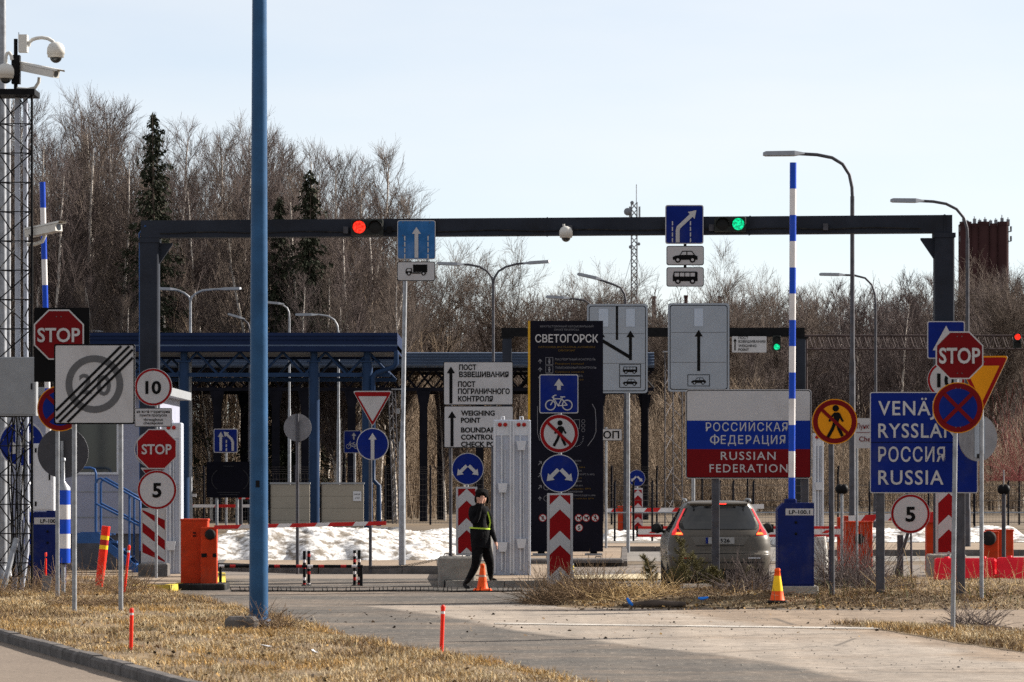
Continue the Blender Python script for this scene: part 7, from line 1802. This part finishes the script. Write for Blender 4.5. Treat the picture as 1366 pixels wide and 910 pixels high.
# berm: matted brown grass plus tall weeds
P = np.column_stack([r.uniform(.5, 17, 260000), r.uniform(60, 77, 260000)]); Z = np.array([berm_h(x, y) for x, y in P]); pq = P[:, 0] / P[:, 1] * F + CX; k = (Z > .02) & ~((pq > 1222) & (P[:, 1] > 63.3) & (r.random(len(P)) < .88)); P, Z = P[k], Z[k]
print('berm blades', len(P))
blades('grass', 'matted brown dead grass on the mound under the country signs', P, Z - .01, .03, .10, .005, 6, gcol, [.18, .10, .62, .10], 1.3)
back = (P[:, 1] > 62.6) & ~((P[:, 0] / P[:, 1] * F + CX > 1018) & (P[:, 0] / P[:, 1] * F + CX < 1100) & (P[:, 1] < 65.5))
pxs = P[:, 0] / P[:, 1] * F + CX
k = (r.random(len(P)) < np.where(pxs > 1228, .004, .009)) & back; Q, QZ = P[k], Z[k]
blades('weeds', 'tall thin dry weed stalks on the mound under the country signs', Q, QZ, .10, .40, .0042, 7, gcol, [.22, .05, .65, .08], .55, False)
k = (r.random(len(P)) < .006) & (P[:, 0] > 4.5); Q, QZ = P[k], Z[k]
blades('weeds', 'dull green young shoots among the dry weeds', Q, QZ, .12, .3, .006, 8, [green], [1.], .6, False)
def tangle(name, label, cx, cy, rx, ry, n, L, seed, m, up=.5, kind='stuff'):
    r = np.random.default_rng(seed); S = []
    for _ in range(n):
        a = r.uniform(0, 2 * PI); q = math.sqrt(r.random()); x, y = cx + rx * q * math.cos(a), cy + ry * q * math.sin(a); z = berm_h(x, y) if x > 0 else VZ
        d = np.array([r.normal(0, 1), r.normal(0, 1), abs(r.normal(0, 1)) * up + .08]); l = L * r.uniform(.5, 1.4)
        S += grow(r, (x, y, z), d / np.linalg.norm(d), l, r.uniform(.003, .007), 4, -.10, .12, .4)
    V, f = segs_mesh(np.array(S), 3); o = np_mesh(name, V, f, [m])
    if kind: o['kind'] = kind; o['label'] = label
    else: tag(o, label, 'bush')
    return o
tangle('bush', 'heap of bent dry brown grass at the mound tip beside the chevron board', wx(760, 64.5), 64.3, .75, 1.3, 1500, .62, 1, gcol[2], .8, None)
tangle('bush', 'low straw coloured heap of flattened stalks behind the rotten log', wx(830, 64.), 64.0, .9, 1.3, 1100, .45, 9, gcol[0], .5, None)
tangle('bush', 'dense bare brown twig bush below the car bumper near the yellow cone', wx(1000, 65.), 65.2, .42, .9, 380, .6, 3, twig, 1.2, None)
tangle('bush', 'twiggy bare shrub in front of the weedy orange barrier box', wx(1145, 66), 67., .6, 1.6, 800, .95, 4, twig, 1.5, None)
tangle('bush', 'bare twig tuft at the foot of the nearest sign pole', wx(1300, 53.5), 53.6, .35, .35, 260, .42, 5, twig, 1.1, None)
tangle('weeds', 'loose straw and stalks lying on the mound', 6.5, 64, 5.5, 2.2, 1500, .4, 6, gcol[2], .5)
tangle('weeds', 'brown twigs standing before the red plastic barrier', 8.2, 66, 2.2, 3.0, 220, .55, 7, gcol[0], 1.2)
tangle('weeds', 'dry stalks around the lattice mast foot and cabinet', -8.0, 67.5, 1.6, 2.2, 700, .55, 8, gcol[2], 1.2)
# young pines before the car
def sapling(label, px, D, H, W, seed, m):
    r = np.random.default_rng(seed); z0 = berm_h(wx(px, D), D); t = thing('pine_sapling', label, 'young pine', (wx(px, D), D, z0)); S = grow(r, (0, 0, 0), (r.normal(0, .08), 0, 1), H, .014, 6, .04, .05, .3); V = []
    n = int(14 + H * 14); tips = []
    br = []
    for k in range(n):
        f = .22 + .78 * k / n; p, d, rr = along(S, min(.99, f)); a = r.uniform(0, 2 * PI); L = W * (1.15 - f * .8) * r.uniform(.6, 1.1)
        br += grow(r, p, np.array([math.cos(a), math.sin(a), .45]), L, .006, 3, .12, .06, .5)
    for s in br + S[3:]:
        p0, p1 = np.array(s[:3]), np.array(s[3:6])
        for q in range(20):
            c = p0 + (p1 - p0) * r.random(); dd = (p1 - p0) / np.linalg.norm(p1 - p0) * .6 + r.normal(0, .55, 3); dd /= np.linalg.norm(dd); l = r.uniform(.05, .09); w = np.cross(dd, r.normal(0, 1, 3)); w /= np.linalg.norm(w); V.append(np.stack([c - w * .005, c + w * .005, c + dd * l]))
    TV, tf = segs_mesh(np.array(S + br), 5); np_mesh('trunk', TV, tf, [bark_dark], parent=t)
    V = np.concatenate(V, 0); np_mesh('crown', V, np.arange(len(V)).reshape(-1, 3), [m], parent=t, k=3); return t
for i, (px, D, H, W) in enumerate(((911, 66.3, .92, .26), (932, 65.6, .60, .40), (873, 66.0, .62, .26), (905, 65.2, .46, .34), (952, 65.4, .38, .26), (1003, 66.2, .40, .18))):
    sapling(['tallest young pine before the car tail lamp', 'broad low young pine before the car bumper', 'thin young pine left of the car', 'bushy young pine at the corner of the car bumper', 'small young pine at the foot of the flag sign post', 'small green shoot of pine beside the yellow cone'][i], px, D, H, W, 60 + i, pine_m)
# green shoots, litter and small stones in the verge
P = scatter(vis, 5000, 77); blades('grass', 'scattered dull green shoots in the dry verge', P, np.full(len(P), VZ - .01), .04, .09, .004, 78, [green], [1.], .9)
r9 = random.Random(4)
for i, (px, py, w_) in enumerate(((356, 866, .10), (420, 874, .05))):
    x, y = G(px, py, VZ); b = MB(); b.add([(x + w_ * math.cos(a) * r9.uniform(.5, 1), y + w_ * math.sin(a), VZ + .03 + r9.uniform(0, .04)) for a in (0, 1.2, 2.4, 3.6, 4.9)], [(0, 1, 2, 3, 4)], pylon_w); b.add([(v[0], v[1], v[2] - .006) for v in b.v], [(4, 3, 2, 1, 0)], pylon_w)
    o = b.build('paper_scrap', origin=(x, y, VZ)); tag(o, ['crumpled white paper scrap in the grass right of the blue mast', 'small white paper scrap in the grass nearer the asphalt edge'][i], 'litter')
rl = np.random.default_rng(31); P = scatter(vis, 5200, 32); P = np.concatenate([P, np.column_stack([rl.uniform(1, 12, 2500), rl.uniform(60.6, 64, 2500)]), np.column_stack([rl.uniform(-4, 9, 260), rl.uniform(50, 61, 260)])]); n = len(P)
Z = np.array([max(berm_h(x, y), 0) + .03 if x > -.2 else VZ + .03 for x, y in P]); Z[-260:] = .016; a = rl.uniform(0, 6.3, n); l = rl.uniform(.012, .034, n); u = np.column_stack([np.cos(a) * l, np.sin(a) * l, rl.normal(0, .3, n) * l]); v = np.column_stack([-np.sin(a) * l * .6, np.cos(a) * l * .6, rl.normal(0, .4, n) * l]); B0 = np.column_stack([P, Z])
V = np.stack([B0 - u, B0 + v, B0 + u, B0 - v], 1).reshape(-1, 3); o = np_mesh('fallen_leaf', V, np.arange(4 * n).reshape(-1, 4), [gcol[2], gcol[1], mat('black rotten leaf', (.04, .03, .022), .9)], rl.choice(3, n, p=[.4, .15, .45])); o['kind'] = 'stuff'; o['label'] = 'rotten fallen leaves strewn over the dry grass'
b = MB()
for k in range(700):
    px, py = r9.uniform(300, 1366), r9.uniform(790, 900); x, y = G(px, py); q = r9.uniform(.004, .011) * (1 if r9.random() > .04 else 1.8)
    if y < 38 or x < -3.2: continue
    b.lathe([(.001, -.2 * q), (q, 0), (q * .7, q * .6), (.001, q * .8)], (x, y, .010), concrete_d if k % 2 else concrete, 6)
o = b.build('gravel'); o['kind'] = 'stuff'; o['label'] = 'loose gravel scattered over the asphalt'
tangle('bush', 'dark tuft of dead weeds at the foot of the blue mast', wx(352, DB), DB - .1, .35, .35, 260, .35, 21, gcol[2], .9, None)
tangle('bush', 'trampled dark weeds around the end of limit sign posts', wx(130, 60.5), 60.6, .9, .7, 420, .4, 22, gcol[2], .5, None)
# red-twigged shrub on the far right
tangle('bush', 'reddish twigged shrub under the red signal on the truss', wx(1356, 150), 150, 1.2, 1.5, 260, 3.2, 12, mat('red twigs', (.16, .035, .035), .8), 3., None).location.z = 2.

# ================================================================== LIGHT, SKY, CAMERA
AZ, EL = math.radians(63), math.radians(28)
w = bpy.data.worlds.new('World'); SC.world = w; w.use_nodes = True; nt = w.node_tree; bg = nt.nodes['Background']
sk = nt.nodes.new('ShaderNodeTexSky'); sk.sky_type = 'NISHITA'; sk.sun_disc = False; sk.sun_elevation = EL; sk.sun_rotation = AZ
sk.altitude = 1200; sk.air_density = .8; sk.dust_density = .6; sk.ozone_density = 1.5
veil = nt.nodes.new('ShaderNodeMix'); veil.data_type = 'RGBA'; veil.inputs[0].default_value = .5      # thin high cloud over the clear sky
nt.links.new(sk.outputs['Color'], veil.inputs[6]); veil.inputs[7].default_value = (7.4, 7.15, 6.75, 1)
tcw = nt.nodes.new('ShaderNodeTexCoord'); mpw = nt.nodes.new('ShaderNodeMapping'); mpw.inputs['Scale'].default_value = (3, 3, 14); nzw = nt.nodes.new('ShaderNodeTexNoise'); nzw.inputs['Scale'].default_value = 1.6; nzw.inputs['Detail'].default_value = 5
mrw = nt.nodes.new('ShaderNodeMapRange'); mrw.inputs[1].default_value = .3; mrw.inputs[2].default_value = .7; mrw.inputs[3].default_value = .40; mrw.inputs[4].default_value = .64
nt.links.new(tcw.outputs['Generated'], mpw.inputs['Vector']); nt.links.new(mpw.outputs['Vector'], nzw.inputs['Vector']); nt.links.new(nzw.outputs['Fac'], mrw.inputs[0]); nt.links.new(mrw.outputs[0], veil.inputs[0])
nt.links.new(veil.outputs[2], bg.inputs['Color']); bg.inputs['Strength'].default_value = .060
ld = bpy.data.lights.new('sun', 'SUN'); ld.energy = 5.0; ld.angle = math.radians(.5); ld.color = (1, .93, .83)
lo = bpy.data.objects.new('sun', ld); COL.objects.link(lo)
to = Vector((math.sin(AZ) * math.cos(EL), math.cos(AZ) * math.cos(EL), math.sin(EL))); lo.rotation_euler = to.to_track_quat('Z', 'Y').to_euler(); lo.location = (60, 60, 60)
cd = bpy.data.cameras.new('camera'); cam = bpy.data.objects.new('camera', cd); COL.objects.link(cam); SC.camera = cam
cd.sensor_fit = 'HORIZONTAL'; cd.sensor_width = 36; cd.lens = 36 * F / 1366.; cd.shift_y = (YH - 455) / 1366.; cd.clip_start = .5; cd.clip_end = 6000
cam.location = (0, 0, EYE); cam.rotation_euler = (PI / 2, 0, 0)
cd.dof.use_dof = True; cd.dof.focus_distance = 95; cd.dof.aperture_fstop = 7
v = SC.view_settings; v.view_transform = 'Standard'; v.look = 'None'; v.exposure = 1.31; v.gamma = 1; v.use_curve_mapping = False
SC.cycles.use_denoising = False; SC.cycles.max_bounces = 6
